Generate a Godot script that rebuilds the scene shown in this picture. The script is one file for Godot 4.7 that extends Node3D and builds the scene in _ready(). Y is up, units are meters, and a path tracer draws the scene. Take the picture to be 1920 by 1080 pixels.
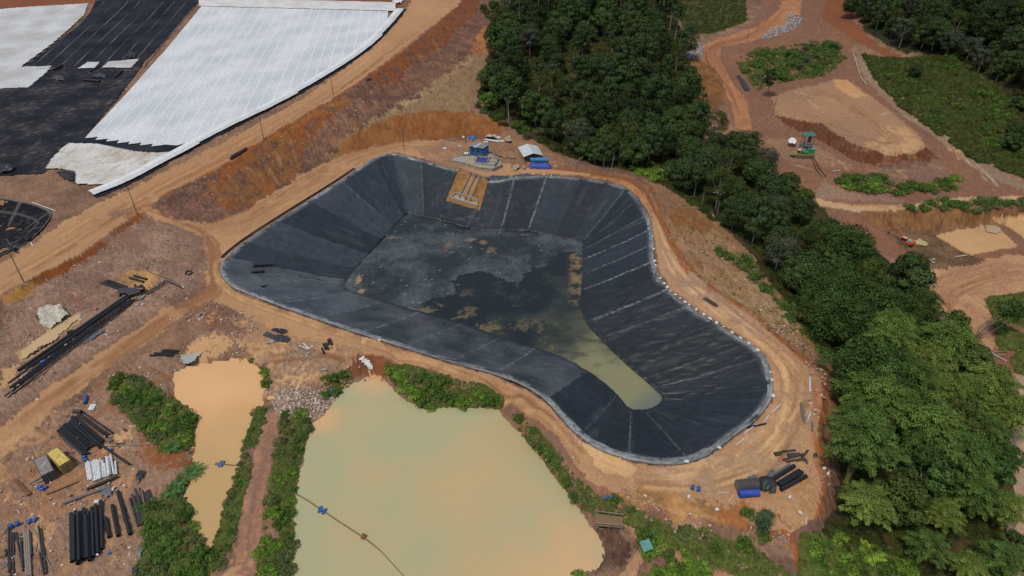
extends Node3D
# Lined storage pond on a muddy earthworks site, seen from the air on an overcast day.
# The site is laid out in metres: x to the right, y up, z towards the viewer, y = 0 at the rim of the pond.

const EYE := Vector3(0, 112, 0)
const PITCH := 35.1
const FOCAL := 1280.0
const GX0 := -430.0
const GZ0 := 10.0
const GW := 861
const GD := 691
const NX := 1040
const NZ := 660
const ZN := 42.0
const ZF := 660.0

var cp := cos(deg_to_rad(PITCH))
var sp := sin(deg_to_rad(PITCH))
var rng := RandomNumberGenerator.new()
var hgrid := PackedFloat32Array()
var taken := {}
var M := {}
var noise_low := FastNoiseLite.new()
var noise_mid := FastNoiseLite.new()
var noise_fine := FastNoiseLite.new()
var noise_ridge := FastNoiseLite.new()
# vertex grid of the ground
var vx := PackedFloat32Array()
var vz := PackedFloat32Array()
var vh := PackedFloat32Array()
var vr := PackedFloat32Array()
var vg := PackedFloat32Array()
var vb := PackedFloat32Array()
var wx := PackedFloat32Array()
var wz := PackedFloat32Array()
var n1 := PackedFloat32Array()
var n2 := PackedFloat32Array()
var n3 := PackedFloat32Array()
var wr := PackedFloat32Array()
var zone := PackedByteArray()
var gravel := PackedFloat32Array()

# ---------------------------------------------------------------- survey
# where the sight line towards a spot of the survey picture meets the level h
func P(px: float, py: float, h := 0.0) -> Vector3:
	var u := (px - 960.0) / FOCAL
	var v := (py - 540.0) / FOCAL
	var t := (EYE.y - h) / (sp + v * cp)
	return Vector3(u * t, h, -(cp - v * sp) * t)

# where that line meets the ground
func G(px: float, py: float) -> Vector3:
	var u := (px - 960.0) / FOCAL
	var v := (py - 540.0) / FOCAL
	var d := Vector3(u, -sp - v * cp, -(cp - v * sp))
	var t0 := (EYE.y - 24.0) / -d.y
	var t1 := (EYE.y + 24.0) / -d.y
	var n := 90
	var last := t0
	for i in n + 1:
		var t: float = lerp(t0, t1, float(i) / n)
		var p := EYE + d * t
		if p.y < H(p.x, p.z):
			var a := last
			var b := t
			for k in 10:
				var m := (a + b) / 2
				p = EYE + d * m
				if p.y < H(p.x, p.z): b = m
				else: a = m
			p.y = H(p.x, p.z)
			return p
		last = t
	return EYE + d * t1

func H(x: float, z: float) -> float:
	var fx := clampf(x - GX0, 0, GW - 1.001)
	var fz := clampf(GZ0 - z, 0, GD - 1.001)
	var ix := int(fx)
	var iz := int(fz)
	fx -= ix
	fz -= iz
	var k := iz * GW + ix
	return (hgrid[k] * (1 - fx) + hgrid[k + 1] * fx) * (1 - fz) + (hgrid[k + GW] * (1 - fx) + hgrid[k + GW + 1] * fx) * fz

# points of a survey line: pairs of picture spots at level h
func line(h: float, a: Array) -> PackedVector3Array:
	var o := PackedVector3Array()
	for i in range(0, a.size(), 2): o.append(P(a[i], a[i + 1], h))
	return o

# the same, three numbers for each spot
func line3(a: Array) -> PackedVector3Array:
	var o := PackedVector3Array()
	for i in range(0, a.size(), 3): o.append(P(a[i], a[i + 1], a[i + 2]))
	return o

func on_ground(a: Array) -> PackedVector3Array:
	var o := PackedVector3Array()
	for i in range(0, a.size(), 2): o.append(G(a[i], a[i + 1]))
	return o

func flat(a: PackedVector3Array) -> PackedVector2Array:
	var o := PackedVector2Array()
	for p in a: o.append(Vector2(p.x, p.z))
	return o

func smooth_line(a: PackedVector3Array, closed: bool, n: int) -> PackedVector3Array:
	var o := PackedVector3Array()
	var c := a.size()
	var last := c if closed else c - 1
	for i in last:
		var p0 := a[(i - 1 + c) % c] if closed or i > 0 else a[0]
		var p3 := a[(i + 2) % c] if closed or i < c - 2 else a[c - 1]
		for k in n:
			o.append(a[i].cubic_interpolate(a[(i + 1) % c], p0, p3, float(k) / n))
	if not closed: o.append(a[c - 1])
	return o

# ---------------------------------------------------------------- things
func numbered(called: String) -> String:
	var k: int = taken.get(called, -1) + 1
	taken[called] = k
	return called if k == 0 else "%s_%03d" % [called, k]

func tag(o: Node3D, label: String, category: String, group := "") -> Node3D:
	o.set_meta("label", label)
	o.set_meta("category", category)
	if group: o.set_meta("group", group)
	return o

func thing(called: String, label: String, category: String, at := Vector3.ZERO, turn := 0.0, group := "") -> Node3D:
	var o := Node3D.new()
	o.name = numbered(called)
	add_child(o)
	o.position = at
	o.rotation.y = turn
	tag(o, label, category, group)
	return o

func part(called: String, m: Mesh, mat: Material, parent: Node) -> MeshInstance3D:
	var o := MeshInstance3D.new()
	o.name = called
	o.mesh = m
	o.material_override = mat
	if parent == self: o.name = numbered(called)
	parent.add_child(o, true)
	return o

func structure(called: String, m: Mesh, mat: Material) -> MeshInstance3D:
	var o := part(called, m, mat, self)
	o.set_meta("kind", "structure")
	return o

func dup(o: Node3D, label: String, at: Vector3, turn: float, group := "", size := 1.0) -> Node3D:
	var c: Node3D = o.duplicate()
	var base := o.name.rstrip("0123456789").trim_suffix("_")
	c.name = numbered(base)
	add_child(c)
	c.position = at
	c.rotation = Vector3(0, turn, 0)
	c.scale = Vector3.ONE * size
	if label: c.set_meta("label", label)
	if group: c.set_meta("group", group)
	return c

# ---------------------------------------------------------------- materials
func lin(r: float, g: float, b: float) -> Color:
	return Color(r, g, b).linear_to_srgb()

func mat(r: float, g: float, b: float, rough := 0.8, metal := 0.0) -> StandardMaterial3D:
	var m := StandardMaterial3D.new()
	m.albedo_color = lin(r, g, b)
	m.roughness = rough
	m.metallic = metal
	return m

func grain(freq: float, lo: float, hi: float, seed_: int, size := 512, octaves := 5) -> NoiseTexture2D:
	var n := FastNoiseLite.new()
	n.seed = seed_
	n.noise_type = FastNoiseLite.TYPE_SIMPLEX_SMOOTH
	n.frequency = freq
	n.fractal_octaves = octaves
	n.fractal_gain = 0.62
	var t := NoiseTexture2D.new()
	t.width = size
	t.height = size
	t.seamless = true
	t.noise = n
	var g := Gradient.new()
	g.set_color(0, Color(lo, lo, lo))
	g.set_color(1, Color(hi, hi, hi))
	t.color_ramp = g
	return t

func bumps(freq: float, strength: float, seed_: int, size := 512) -> NoiseTexture2D:
	var t := grain(freq, 0, 1, seed_, size)
	t.color_ramp = null
	t.as_normal_map = true
	t.bump_strength = strength
	return t

# a material whose grain lies in the world: albedo and fine relief both repeat every `span` metres
func grained(r: float, g: float, b: float, rough: float, span: float, tex: Texture2D, nrm: Texture2D, nscale := 1.0) -> StandardMaterial3D:
	var m := mat(r, g, b, rough)
	m.uv1_triplanar = true
	m.uv1_world_triplanar = true
	m.uv1_scale = Vector3.ONE / span
	m.albedo_texture = tex
	if nrm:
		m.normal_enabled = true
		m.normal_texture = nrm
		m.normal_scale = nscale
	return m

func make_materials() -> void:
	var soil_nrm := bumps(0.09, 8.0, 4, 1024)
	var g := grained(1, 1, 1, 0.92, 29.0, grain(0.10, 0.55, 1.0, 3, 1024, 4), soil_nrm, 0.5)
	g.vertex_color_use_as_albedo = true
	g.metallic_specular = 0.25
	M.soil = g
	var tr := grained(1, 1, 1, 0.9, 37.0, grain(0.05, 0.70, 0.88, 5, 1024, 5), soil_nrm, 0.12)
	tr.vertex_color_use_as_albedo = true
	tr.metallic_specular = 0.3
	M.track = tr
	var cloth := grain(0.02, 0.8, 1.1, 8, 512)
	var l := grained(1, 1, 1, 0.5, 14.0, cloth, bumps(0.02, 8.0, 9, 512), 0.35)
	l.vertex_color_use_as_albedo = true
	l.metallic_specular = 0.5
	M.liner = l
	var lf := grained(1, 1, 1, 0.75, 14.0, cloth, null)
	lf.vertex_color_use_as_albedo = true
	lf.metallic_specular = 0.2
	M.landfill = lf
	var f := grained(1, 1, 1, 0.62, 14.0, cloth, bumps(0.03, 8.0, 10, 512), 0.8)
	f.vertex_color_use_as_albedo = true
	f.metallic_specular = 0.4
	M.liner_floor = f
	var w := grained(1, 1, 1, 0.85, 16.0, grain(0.02, 0.86, 1.05, 11, 512), bumps(0.02, 4.0, 12, 512), 0.4)
	w.vertex_color_use_as_albedo = true
	M.geotextile = w
	var pw := mat(1, 1, 1, 0.12)
	pw.vertex_color_use_as_albedo = true
	pw.metallic_specular = 0.42
	pw.uv1_triplanar = true
	pw.uv1_world_triplanar = true
	pw.uv1_scale = Vector3.ONE / 30.0
	pw.normal_enabled = true
	pw.normal_texture = bumps(0.03, 2.0, 14, 512)
	pw.normal_scale = 0.3
	M.water = pw
	M.leaf = mat(1, 1, 1, 0.75)
	M.leaf.vertex_color_use_as_albedo = true
	M.leaf.metallic_specular = 0.2
	M.leaf.backlight = Color(0.25, 0.25, 0.25)
	M.bark = mat(0.16, 0.13, 0.1, 0.9)
	M.pale_bark = mat(0.34, 0.31, 0.26, 0.9)
	M.hdpe = grained(0.012, 0.013, 0.016, 0.42, 3.0, grain(0.03, 0.7, 1.6, 21, 256), null)
	M.hdpe_dusty = grained(0.045, 0.042, 0.042, 0.6, 3.0, grain(0.03, 0.6, 1.4, 22, 256), null)
	M.hdpe_grey = grained(0.15, 0.135, 0.125, 0.65, 3.0, grain(0.03, 0.6, 1.3, 22, 256), null)
	M.hollow_shade = mat(0.004, 0.004, 0.005, 0.9)  # black standing in for the shade inside hollow ends
	M.white_pvc = grained(0.66, 0.68, 0.68, 0.5, 4.0, grain(0.02, 0.7, 1.1, 23, 256), null)
	M.blue_drum = grained(0.03, 0.10, 0.36, 0.45, 2.0, grain(0.02, 0.7, 1.2, 24, 256), null)
	M.blue_paint = grained(0.02, 0.10, 0.26, 0.55, 3.0, grain(0.02, 0.6, 1.2, 25, 256), null)
	M.blue_tarp = grained(0.025, 0.07, 0.42, 0.5, 4.0, grain(0.02, 0.7, 1.2, 26, 256), bumps(0.03, 8.0, 27, 256))
	M.light_blue_tarp = grained(0.02, 0.19, 0.5, 0.5, 4.0, grain(0.02, 0.7, 1.2, 26, 256), null)
	M.wood = grained(0.24, 0.15, 0.08, 0.85, 1.5, grain(0.03, 0.5, 1.3, 28, 256), null)
	M.grey_wood = grained(0.3, 0.26, 0.21, 0.85, 1.5, grain(0.03, 0.5, 1.3, 28, 256), null)
	M.concrete = grained(0.40, 0.36, 0.29, 0.85, 5.0, grain(0.02, 0.6, 1.15, 29, 256), null)
	M.zinc = grained(0.55, 0.60, 0.62, 0.5, 4.0, grain(0.02, 0.75, 1.1, 30, 256), null)
	M.zinc_old = grained(0.27, 0.29, 0.29, 0.6, 4.0, grain(0.02, 0.5, 1.3, 31, 256), null)
	M.steel = grained(0.12, 0.12, 0.12, 0.5, 3.0, grain(0.02, 0.6, 1.3, 32, 256), null)
	M.rust = grained(0.2, 0.09, 0.04, 0.8, 3.0, grain(0.02, 0.6, 1.3, 33, 256), null)
	M.white_sack = grained(0.7, 0.7, 0.66, 0.8, 2.0, grain(0.03, 0.7, 1.1, 34, 256), null)
	M.stone = grained(0.36, 0.26, 0.2, 0.9, 3.0, grain(0.03, 0.6, 1.3, 35, 256), null)
	M.pale_stone = grained(0.52, 0.45, 0.37, 0.9, 3.0, grain(0.03, 0.6, 1.3, 35, 256), null)
	M.grey_stone = grained(0.3, 0.32, 0.34, 0.9, 3.0, grain(0.03, 0.6, 1.3, 36, 256), null)
	M.blue_tarp_v = mat(1, 1, 1, 0.5)
	M.blue_tarp_v.vertex_color_use_as_albedo = true
	M.soil_plain = grained(1, 1, 1, 0.85, 3.0, grain(0.03, 0.7, 1.2, 37, 256), null)
	M.soil_plain.vertex_color_use_as_albedo = true
	M.chip = mat(1, 1, 1, 0.9)
	M.chip.vertex_color_use_as_albedo = true
	M.pink_stone = grained(0.42, 0.29, 0.25, 0.9, 3.0, grain(0.03, 0.6, 1.3, 35, 256), null)
	M.container_grey = grained(0.25, 0.22, 0.21, 0.6, 4.0, grain(0.02, 0.7, 1.2, 38, 256), null)
	M.container_dark = grained(0.05, 0.055, 0.06, 0.6, 4.0, grain(0.02, 0.7, 1.3, 38, 256), null)
	M.container_yellow = grained(0.62, 0.47, 0.12, 0.6, 4.0, grain(0.02, 0.75, 1.15, 39, 256), null)
	M.container_olive = grained(0.25, 0.2, 0.06, 0.65, 4.0, grain(0.02, 0.6, 1.3, 39, 256), null)
	M.maroon = grained(0.16, 0.04, 0.04, 0.6, 4.0, grain(0.02, 0.7, 1.2, 38, 256), null)
	M.yellow_paint = mat(0.6, 0.42, 0.03, 0.5)
	M.brown_sheet = grained(0.06, 0.05, 0.046, 0.45, 4.0, grain(0.02, 0.7, 1.3, 38, 256), null)
	M.teal = grained(0.11, 0.32, 0.27, 0.55, 4.0, grain(0.02, 0.7, 1.2, 38, 256), null)
	M.teal_dark = grained(0.05, 0.16, 0.13, 0.55, 4.0, grain(0.02, 0.7, 1.2, 38, 256), null)
	M.green_paint = grained(0.02, 0.26, 0.08, 0.5, 4.0, grain(0.02, 0.7, 1.2, 38, 256), null)
	M.glass_dark = mat(0.02, 0.025, 0.03, 0.15)
	M.orange_paint = grained(0.52, 0.10, 0.025, 0.5, 4.0, grain(0.02, 0.7, 1.2, 38, 256), null)
	M.orange_light = mat(0.66, 0.34, 0.2, 0.5)
	M.hood_grey = mat(0.2, 0.25, 0.3, 0.5)
	M.slate = grained(0.05, 0.06, 0.075, 0.5, 4.0, grain(0.02, 0.7, 1.2, 38, 256), null)

func _ready() -> void:
	rng.seed = 20240611
	setup_light()
	setup_noise()
	make_materials()
	survey_heights()
	build_ground()
	build_waters()
	build_pond_liner()
	build_landfill()
	build_plants()
	build_station()
	build_yard()
	build_valley()

func setup_light() -> void:
	var cam := Camera3D.new()
	cam.name = "camera"
	add_child(cam)
	cam.position = EYE
	cam.rotation_degrees = Vector3(-PITCH, 0, 0)
	cam.fov = rad_to_deg(2.0 * atan(540.0 / FOCAL))
	cam.near = 0.5
	cam.far = 9000
	cam.current = true
	var sky := ProceduralSkyMaterial.new()
	sky.sky_top_color = Color(0.76, 0.86, 1.0)
	sky.sky_horizon_color = Color(0.76, 0.82, 0.92)
	sky.sky_curve = 0.2
	sky.ground_bottom_color = Color(0.2, 0.15, 0.12)
	sky.ground_horizon_color = Color(0.6, 0.6, 0.6)
	sky.sky_energy_multiplier = 0.8
	var clouds := FastNoiseLite.new()
	clouds.seed = 5
	clouds.frequency = 0.006
	clouds.fractal_octaves = 5
	var cover := NoiseTexture2D.new()
	cover.width = 1024
	cover.height = 512
	cover.seamless = true
	cover.noise = clouds
	var ramp := Gradient.new()
	ramp.set_color(0, Color(0, 0, 0, 0))
	ramp.set_color(1, Color(0.42, 0.42, 0.42, 1))
	cover.color_ramp = ramp
	sky.sky_cover = cover
	var env := Environment.new()
	env.background_mode = Environment.BG_SKY
	env.sky = Sky.new()
	env.sky.sky_material = sky
	env.tonemap_mode = Environment.TONE_MAPPER_LINEAR
	env.tonemap_exposure = 0.87
	env.sdfgi_enabled = true
	env.ssao_enabled = true
	env.ssil_enabled = true
	var we := WorldEnvironment.new()
	we.name = "environment"
	we.environment = env
	add_child(we)
	var sun := DirectionalLight3D.new()
	sun.name = "sun"
	sun.light_energy = 0.98
	sun.light_angular_distance = 9.0
	sun.light_color = Color(1.0, 0.95, 0.88)
	sun.shadow_enabled = true
	sun.rotation_degrees = Vector3(-62, -35, 0)
	add_child(sun)

func setup_noise() -> void:
	noise_low.seed = 11
	noise_low.frequency = 0.022
	noise_low.fractal_octaves = 3
	noise_mid.seed = 12
	noise_mid.frequency = 0.11
	noise_mid.fractal_octaves = 3
	noise_fine.seed = 13
	noise_fine.frequency = 0.55
	noise_fine.fractal_octaves = 2
	noise_ridge.seed = 14
	noise_ridge.frequency = 0.05
	noise_ridge.fractal_type = FastNoiseLite.FRACTAL_RIDGED
	noise_ridge.fractal_octaves = 3

# ---------------------------------------------------------------- the lie of the land
var rim_px := [735,290, 790,303, 858,322, 915,341, 965,335, 1025,332, 1090,337, 1140,345, 1172,356, 1195,375, 1212,405, 1219,432, 1222,460, 1224,492,
	1232,520, 1250,545, 1290,576, 1350,615, 1400,645, 1430,672, 1443,715, 1440,750, 1410,787, 1370,817, 1330,845, 1290,862, 1240,866, 1180,857, 1130,840,
	1090,815, 1060,785, 1025,748, 985,722, 930,700, 850,678, 760,650, 680,625, 600,598, 520,570, 452,543, 431,530, 420,515, 418,500, 426,485, 460,456,
	520,416, 580,378, 640,340, 700,300]
var floor_px := [765,400, 795,408, 822,413, 889,430, 940,432, 990,434, 1040,445, 1072,451, 1090,456, 1093,461, 1094,468, 1094,487, 1092,515, 1089,545,
	1090,572, 1100,605, 1125,635, 1165,675, 1205,710, 1225,728, 1238,740, 1241,748, 1237,756, 1229,762, 1218,767, 1208,769, 1196,769, 1183,766, 1172,758,
	1158,742, 1135,720, 1100,695, 1060,673, 1005,652, 940,632, 870,607, 790,585, 720,565, 665,548, 650,541, 647,538, 645,535, 646,532, 649,527, 665,505,
	690,478, 715,450, 738,425, 757,406]
const FLOOR := -8.0
var rim := PackedVector3Array()
var foot := PackedVector3Array()
const SUB := 8     # points between two seams

var survey_pts := PackedVector3Array()

func survey(l: PackedVector3Array, closed: bool, step := 7.0) -> void:
	var n := l.size() if closed else l.size() - 1
	for i in n:
		var a := l[i]
		var b := l[(i + 1) % l.size()]
		var k := maxi(1, int(Vector2(a.x - b.x, a.z - b.z).length() / step))
		for j in k: survey_pts.append(a.lerp(b, float(j) / k))
	if not closed: survey_pts.append(l[l.size() - 1])

func survey_heights() -> void:
	rim = smooth_line(line(0, rim_px), true, SUB)
	foot = smooth_line(line(FLOOR, floor_px), true, SUB)
	# the pond: rim, and the excavation under the liner
	var ring := PackedVector3Array()
	var deep := PackedVector3Array()
	for i in range(0, rim.size(), 4):
		ring.append(rim[i])
		var d := rim[i].lerp(foot[i], 0.10)
		d.y = -4.0
		deep.append(d)
	survey(ring, true)
	survey(deep, true)
	var bed := PackedVector3Array()
	for i in range(0, foot.size(), 8):
		var d := foot[i].lerp(rim[i], 0.2)
		d.y = -12
		bed.append(d)
	survey(bed, true)
	# haul road on its bank
	survey(line3([-60,600,2.8, 0,556,2.6, 50,528,2.5, 120,490,2.2, 190,450,2.0, 240,408,2.0, 262,390,2.0, 300,382,2.4, 345,352,3.4, 390,330,4, 430,302,5, 480,270,6.5, 560,222,8.5, 640,178,10.5,
		690,140,11.8, 760,92,13.2, 810,50,14, 850,20,14.5, 880,-15,15, 920,-60,16]), false)
	survey(line3([-60,530,2.8, 0,498,2.6, 60,460,2.4, 120,418,2.2, 190,378,2.2, 250,352,2.8, 330,312,4.2, 420,266,6, 500,223,8, 570,183,9.5, 640,133,11.3, 700,88,12.8, 745,40,14, 775,-5,14.8, 800,-60,15.5]), false)
	survey(line3([0,575,0.6, 55,546,0.4, 120,512,0.3, 190,470,0.2, 250,428,0.2]), false)
	survey(line3([285,396,1.5, 330,410,0.6, 400,412,0.3, 450,395,0.2, 520,352,0.1, 580,318,0.1, 640,292,0.1, 700,273,0.1, 757,264,0.1, 830,258,0.3, 918,256,0.5, 985,262,0.5, 1040,290,0.2]), false)
	survey(line3([660,247,5.4, 740,217,6.6, 820,206,7, 880,212,5.6, 948,232,3.4]), false)
	survey(line3([925,35,12.5, 905,90,10, 860,140,8.6, 800,178,7.8, 720,222,6.3]), false)
	survey(line3([1000,258,0.6, 1080,290,-1, 1000,150,6, 1100,200,2, 1100,100,6, 1000,40,10, 1200,100,3, 1250,200,-3, 1250,40,3, 1200,290,-4, 930,200,6]), false, 60)
	# berm outside the perimeter track
	survey(line(0.2, [960,308, 1060,313, 1120,323, 1185,333, 1215,358, 1240,410, 1258,452, 1290,500, 1330,540, 1400,582, 1450,627, 1500,670, 1538,702, 1545,740, 1532,800, 1545,900,
		1535,965, 1480,1000, 1400,985, 1330,975, 1240,955, 1150,928, 1110,905, 1080,872, 1045,822, 1005,784, 960,756, 900,730, 800,688, 720,668, 680,662, 640,640]), false)
	survey(line3([1230,345,-2.5, 1330,425,-3, 1400,475,-4, 1440,535,-5, 1490,592,-5, 1540,652,-6, 1568,702,-5, 1575,800,-4.5, 1575,900,-4, 1550,995,-3]), false)
	survey(line3([1330,330,-7, 1400,385,-9, 1450,470,-9, 1550,560,-11, 1650,650,-12, 1700,750,-12, 1700,850,-11, 1680,950,-9, 1600,1040,-5, 1750,1050,-10, 1850,900,-15, 1880,1060,-14]), false, 60)
	survey(line3([1250,310,-5, 1300,270,-6, 1350,250,-7, 1480,390,-11.5, 1550,450,-13, 1600,520,-15]), false, 60)
	survey(line3([1150,962,-2, 1250,990,-2.4, 1350,1015,-2.4, 1430,1035,-1.5, 1500,1040,-1.2]), false)
	survey(line3([1170,1050,-3.6, 1300,1085,-3.5, 1400,1100,-3, 1480,1095,-2.5, 1560,1130,-4]), false)
	# settling ponds and the yard
	survey(line(-4, big_shore), true)
	survey(line(-6, [700,770, 900,830, 1030,960, 1060,1040, 600,1060, 600,900, 625,810]), true, 12)
	survey(line(-3.2, orange_shore), true)
	survey(line(-6.5, [350,722, 390,708, 455,702, 478,715, 475,745, 440,775, 448,800, 432,840, 412,880, 396,930, 390,985, 393,1010]), false, 4.0)
	survey(line(-6.5, [390,730, 430,740, 400,780, 395,830, 388,880, 388,930]), false, 4.0)
	survey(line3([503,772,-2.0, 492,850,-2.3, 472,930,-2.5, 455,1080,-2.8, 450,1140,-3]), false)
	survey(line3([525,776,-2.0, 512,850,-2.3, 497,930,-2.5, 484,1080,-2.8, 480,1140,-3]), false)
	survey(line3([0,600,0.3, 100,590,0.2, 200,560,0.1, 330,560,0, 380,500,0, 300,640,-0.3, 200,690,-0.5, 100,750,-0.8, 0,820,-1, 150,830,-1.2, 250,850,-1.5, 250,950,-1.6, 100,960,-1.5, 0,1000,-1.5]), false, 60)
	survey(line3([150,1110,-1.8, 270,1090,-2, 300,750,-1.5, 450,620,-0.1, 560,650,-0.5, 600,700,-1, 560,735,-1.6, 300,460,0.1, 400,560,0.05]), false, 60)
	survey(line3([320,800,-1.6, 340,880,-1.7, 330,980,-1.8, 340,1060,-2]), false)
	# small lined pit beside the road
	survey(line3([-30,380,1.9, 40,378,1.9, 96,398,1.9, 86,425,1.9, 60,452,1.9, 30,472,1.9, -30,482,1.9]), false)
	survey(line3([-30,420,-3, 30,420,-3, 50,432,-3, 20,448,-3, -30,450,-3]), false)
	survey(line3([0,345,1.9, 120,350,2, 170,372,2.1]), false)
	# landfill cell
	survey(line3([0,330,1.6, 95,325,1.6, 0,250,1.5, 70,250,1.4, 150,252,1.5, 200,180,1.7, 270,110,3.2, 330,45,5.8, 370,5,8.2]), false, 30)
	survey(line3([-40,167,2.5, 100,128,3, -40,20,7, 180,3,8.8, 370,-20,10, -60,-30,11, 500,4,10.6, 640,9,12.4, 755,13,14.2]), false, 60)
	# valley to the right
	survey(line3([1490,-40,4, 1480,0,3, 1440,50,1.5, 1390,85,0, 1340,92,-1, 1345,130,-2, 1375,165,-4, 1390,210,-6, 1410,250,-7]), false)
	survey(line3([1300,40,1, 1270,15,3, 1350,20,2, 1420,120,-3, 1470,110,-4, 1540,90,-3, 1560,20,1]), false, 60)
	survey(line3([1440,270,-8, 1500,300,-8.5, 1560,300,-8.5, 1480,330,-9, 1600,335,-9.5]), false)
	survey(line3([1440,190,-5, 1560,150,-4.5, 1640,190,-5.5, 1700,240,-6, 1732,272,-6.2, 1715,285,-6.3, 1660,290,-6.2, 1590,265,-6, 1540,230,-5.5, 1470,215,-5.3]), true)
	survey(line3([1765,300,-10, 1720,318,-10.3, 1670,322,-10, 1600,302,-9, 1545,264,-8.2, 1480,237,-8]), false)
	survey(line3([1600,110,-3.5, 1640,160,-6, 1700,215,-7.5, 1760,260,-9, 1800,300,-10, 1850,330,-11.5, 1920,345,-12, 1990,360,-12]), false)
	survey(line3([1650,110,-3, 1750,130,-2, 1850,150,0, 1960,230,-2, 1850,250,-6, 1920,300,-9, 1750,40,6, 1900,60,12]), false, 60)
	survey(line3([1540,377,-12, 1640,388,-12.5, 1750,380,-13, 1850,372,-13, 1980,370,-13]), false)
	survey(line3([1600,400,-13, 1680,396,-13.2, 1760,396,-13, 1850,392,-13.5, 1980,386,-14]), false)
	survey(line3([1650,428,-17, 1740,432,-17.5, 1800,424,-17.5, 1900,410,-17.5, 1990,400,-17]), false)
	survey(line(-18, [1752,440, 1840,424, 1875,430, 1910,462, 1820,478, 1800,470]), true)
	survey(line3([1690,460,-17, 1720,500,-17, 1800,540,-17.5, 1900,500,-17, 1800,600,-17, 1960,560,-17, 1900,620,-15, 1860,700,-17, 1900,800,-17, 1900,1000,-17]), false, 60)
	# the country round about
	for e in [[-430, 10, 0], [-200, 10, -1], [0, 10, -3], [200, 10, -8], [430, 10, -12], [430, -100, -14], [430, -250, -8], [430, -400, 10], [430, -680, 34], [200, -680, 20],
			[0, -680, 16], [-200, -680, 20], [-430, -680, 24], [-430, -400, 12], [-430, -250, 4], [-430, -100, 1], [-250, -120, 1], [260, -150, -15]]:
		survey_pts.append(Vector3(e[0], e[2], e[1]))
	raster(survey_pts)

func raster(pts: PackedVector3Array) -> void:
	hgrid.resize(GW * GD)
	hgrid.fill(0)
	var p2 := PackedVector2Array()
	for p in pts: p2.append(Vector2(p.x, p.z) + Vector2(rng.randf_range(-0.02, 0.02), rng.randf_range(-0.02, 0.02)))
	var tri := Geometry2D.triangulate_delaunay(p2)
	for t in range(0, tri.size(), 3):
		var a := p2[tri[t]] - Vector2(GX0, 0)
		var b := p2[tri[t + 1]] - Vector2(GX0, 0)
		var c := p2[tri[t + 2]] - Vector2(GX0, 0)
		a.y = GZ0 - a.y
		b.y = GZ0 - b.y
		c.y = GZ0 - c.y
		var ha := pts[tri[t]].y
		var hb := pts[tri[t + 1]].y
		var hc := pts[tri[t + 2]].y
		var det := (b.x - a.x) * (c.y - a.y) - (c.x - a.x) * (b.y - a.y)
		if absf(det) < 1e-6: continue
		for iz in range(maxi(0, int(ceil(minf(a.y, minf(b.y, c.y))))), mini(GD - 1, int(maxf(a.y, maxf(b.y, c.y)))) + 1):
			for ix in range(maxi(0, int(ceil(minf(a.x, minf(b.x, c.x))))), mini(GW - 1, int(maxf(a.x, maxf(b.x, c.x)))) + 1):
				var u := ((ix - a.x) * (c.y - a.y) - (c.x - a.x) * (iz - a.y)) / det
				var v := ((b.x - a.x) * (iz - a.y) - (ix - a.x) * (b.y - a.y)) / det
				if u >= -0.001 and v >= -0.001 and u + v <= 1.001:
					hgrid[iz * GW + ix] = ha + (hb - ha) * u + (hc - ha) * v
	# soften the breaks a little
	for pass_ in 2:
		var src := hgrid.duplicate()
		for iz in range(1, GD - 1):
			var k := iz * GW + 1
			for ix in range(1, GW - 1):
				hgrid[k] = src[k] * 0.4 + (src[k - 1] + src[k + 1] + src[k - GW] + src[k + GW]) * 0.15
				k += 1

var big_shore := [655,715, 690,700, 725,712, 745,738, 770,755, 800,763, 850,755, 900,758, 940,765, 962,790, 985,812, 1012,850, 1040,890, 1068,925, 1090,958, 1112,985, 1132,1030, 1125,1056,
	1090,1085, 1050,1130, 540,1130, 545,1000, 545,920, 568,870, 580,800, 590,785, 610,775, 625,745, 640,725]
var orange_shore := [330,712, 350,700, 400,690, 440,684, 475,688, 490,703, 493,735, 502,745, 517,745, 515,752, 482,770, 470,800, 455,840, 440,880, 425,930, 410,980, 400,1030, 386,1035, 376,1000,
	371,950, 376,900, 370,850, 364,810, 376,785, 352,770, 326,740]

# ---------------------------------------------------------------- ground
func build_ground() -> void:
	var n := NX * NZ
	vx.resize(n); vz.resize(n); vh.resize(n); vr.resize(n); vg.resize(n); vb.resize(n)
	wx.resize(n); wz.resize(n); n1.resize(n); n2.resize(n); n3.resize(n); wr.resize(n); gravel.resize(n)
	zone.resize(n)
	var k := 0
	for i in NZ:
		var z := ZN * pow(ZF / ZN, float(i) / (NZ - 1))
		var half := 0.64 * z + 62.0
		for j in NX:
			var x := half * (2.0 * j / (NX - 1) - 1.0)
			vx[k] = x
			vz[k] = -z
			var low := noise_low.get_noise_2d(x, z)
			var mid := noise_mid.get_noise_2d(x, z)
			var fine := noise_fine.get_noise_2d(x, z)
			n1[k] = low
			n2[k] = mid
			n3[k] = fine
			var r := fposmod(sin(x * 127.1 + z * 311.7) * 43758.5453, 1.0)
			wr[k] = r
			wx[k] = mid * 1.6 + fine * 0.9
			wz[k] = noise_mid.get_noise_2d(x + 500, z) * 1.6 + noise_fine.get_noise_2d(x + 300, z) * 0.9
			vh[k] = H(x, -z) + mid * 0.18 + fine * 0.10
			# mauve gravel of the site
			var t := clampf(0.5 + low * 0.9 + mid * 0.5, 0, 1)
			vr[k] = lerpf(0.17, 0.27, t)
			vg[k] = lerpf(0.103, 0.157, t)
			vb[k] = lerpf(0.078, 0.108, t)
			gravel[k] = 1.0
			k += 1
	paint_ground()
	finish_ground()

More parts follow.
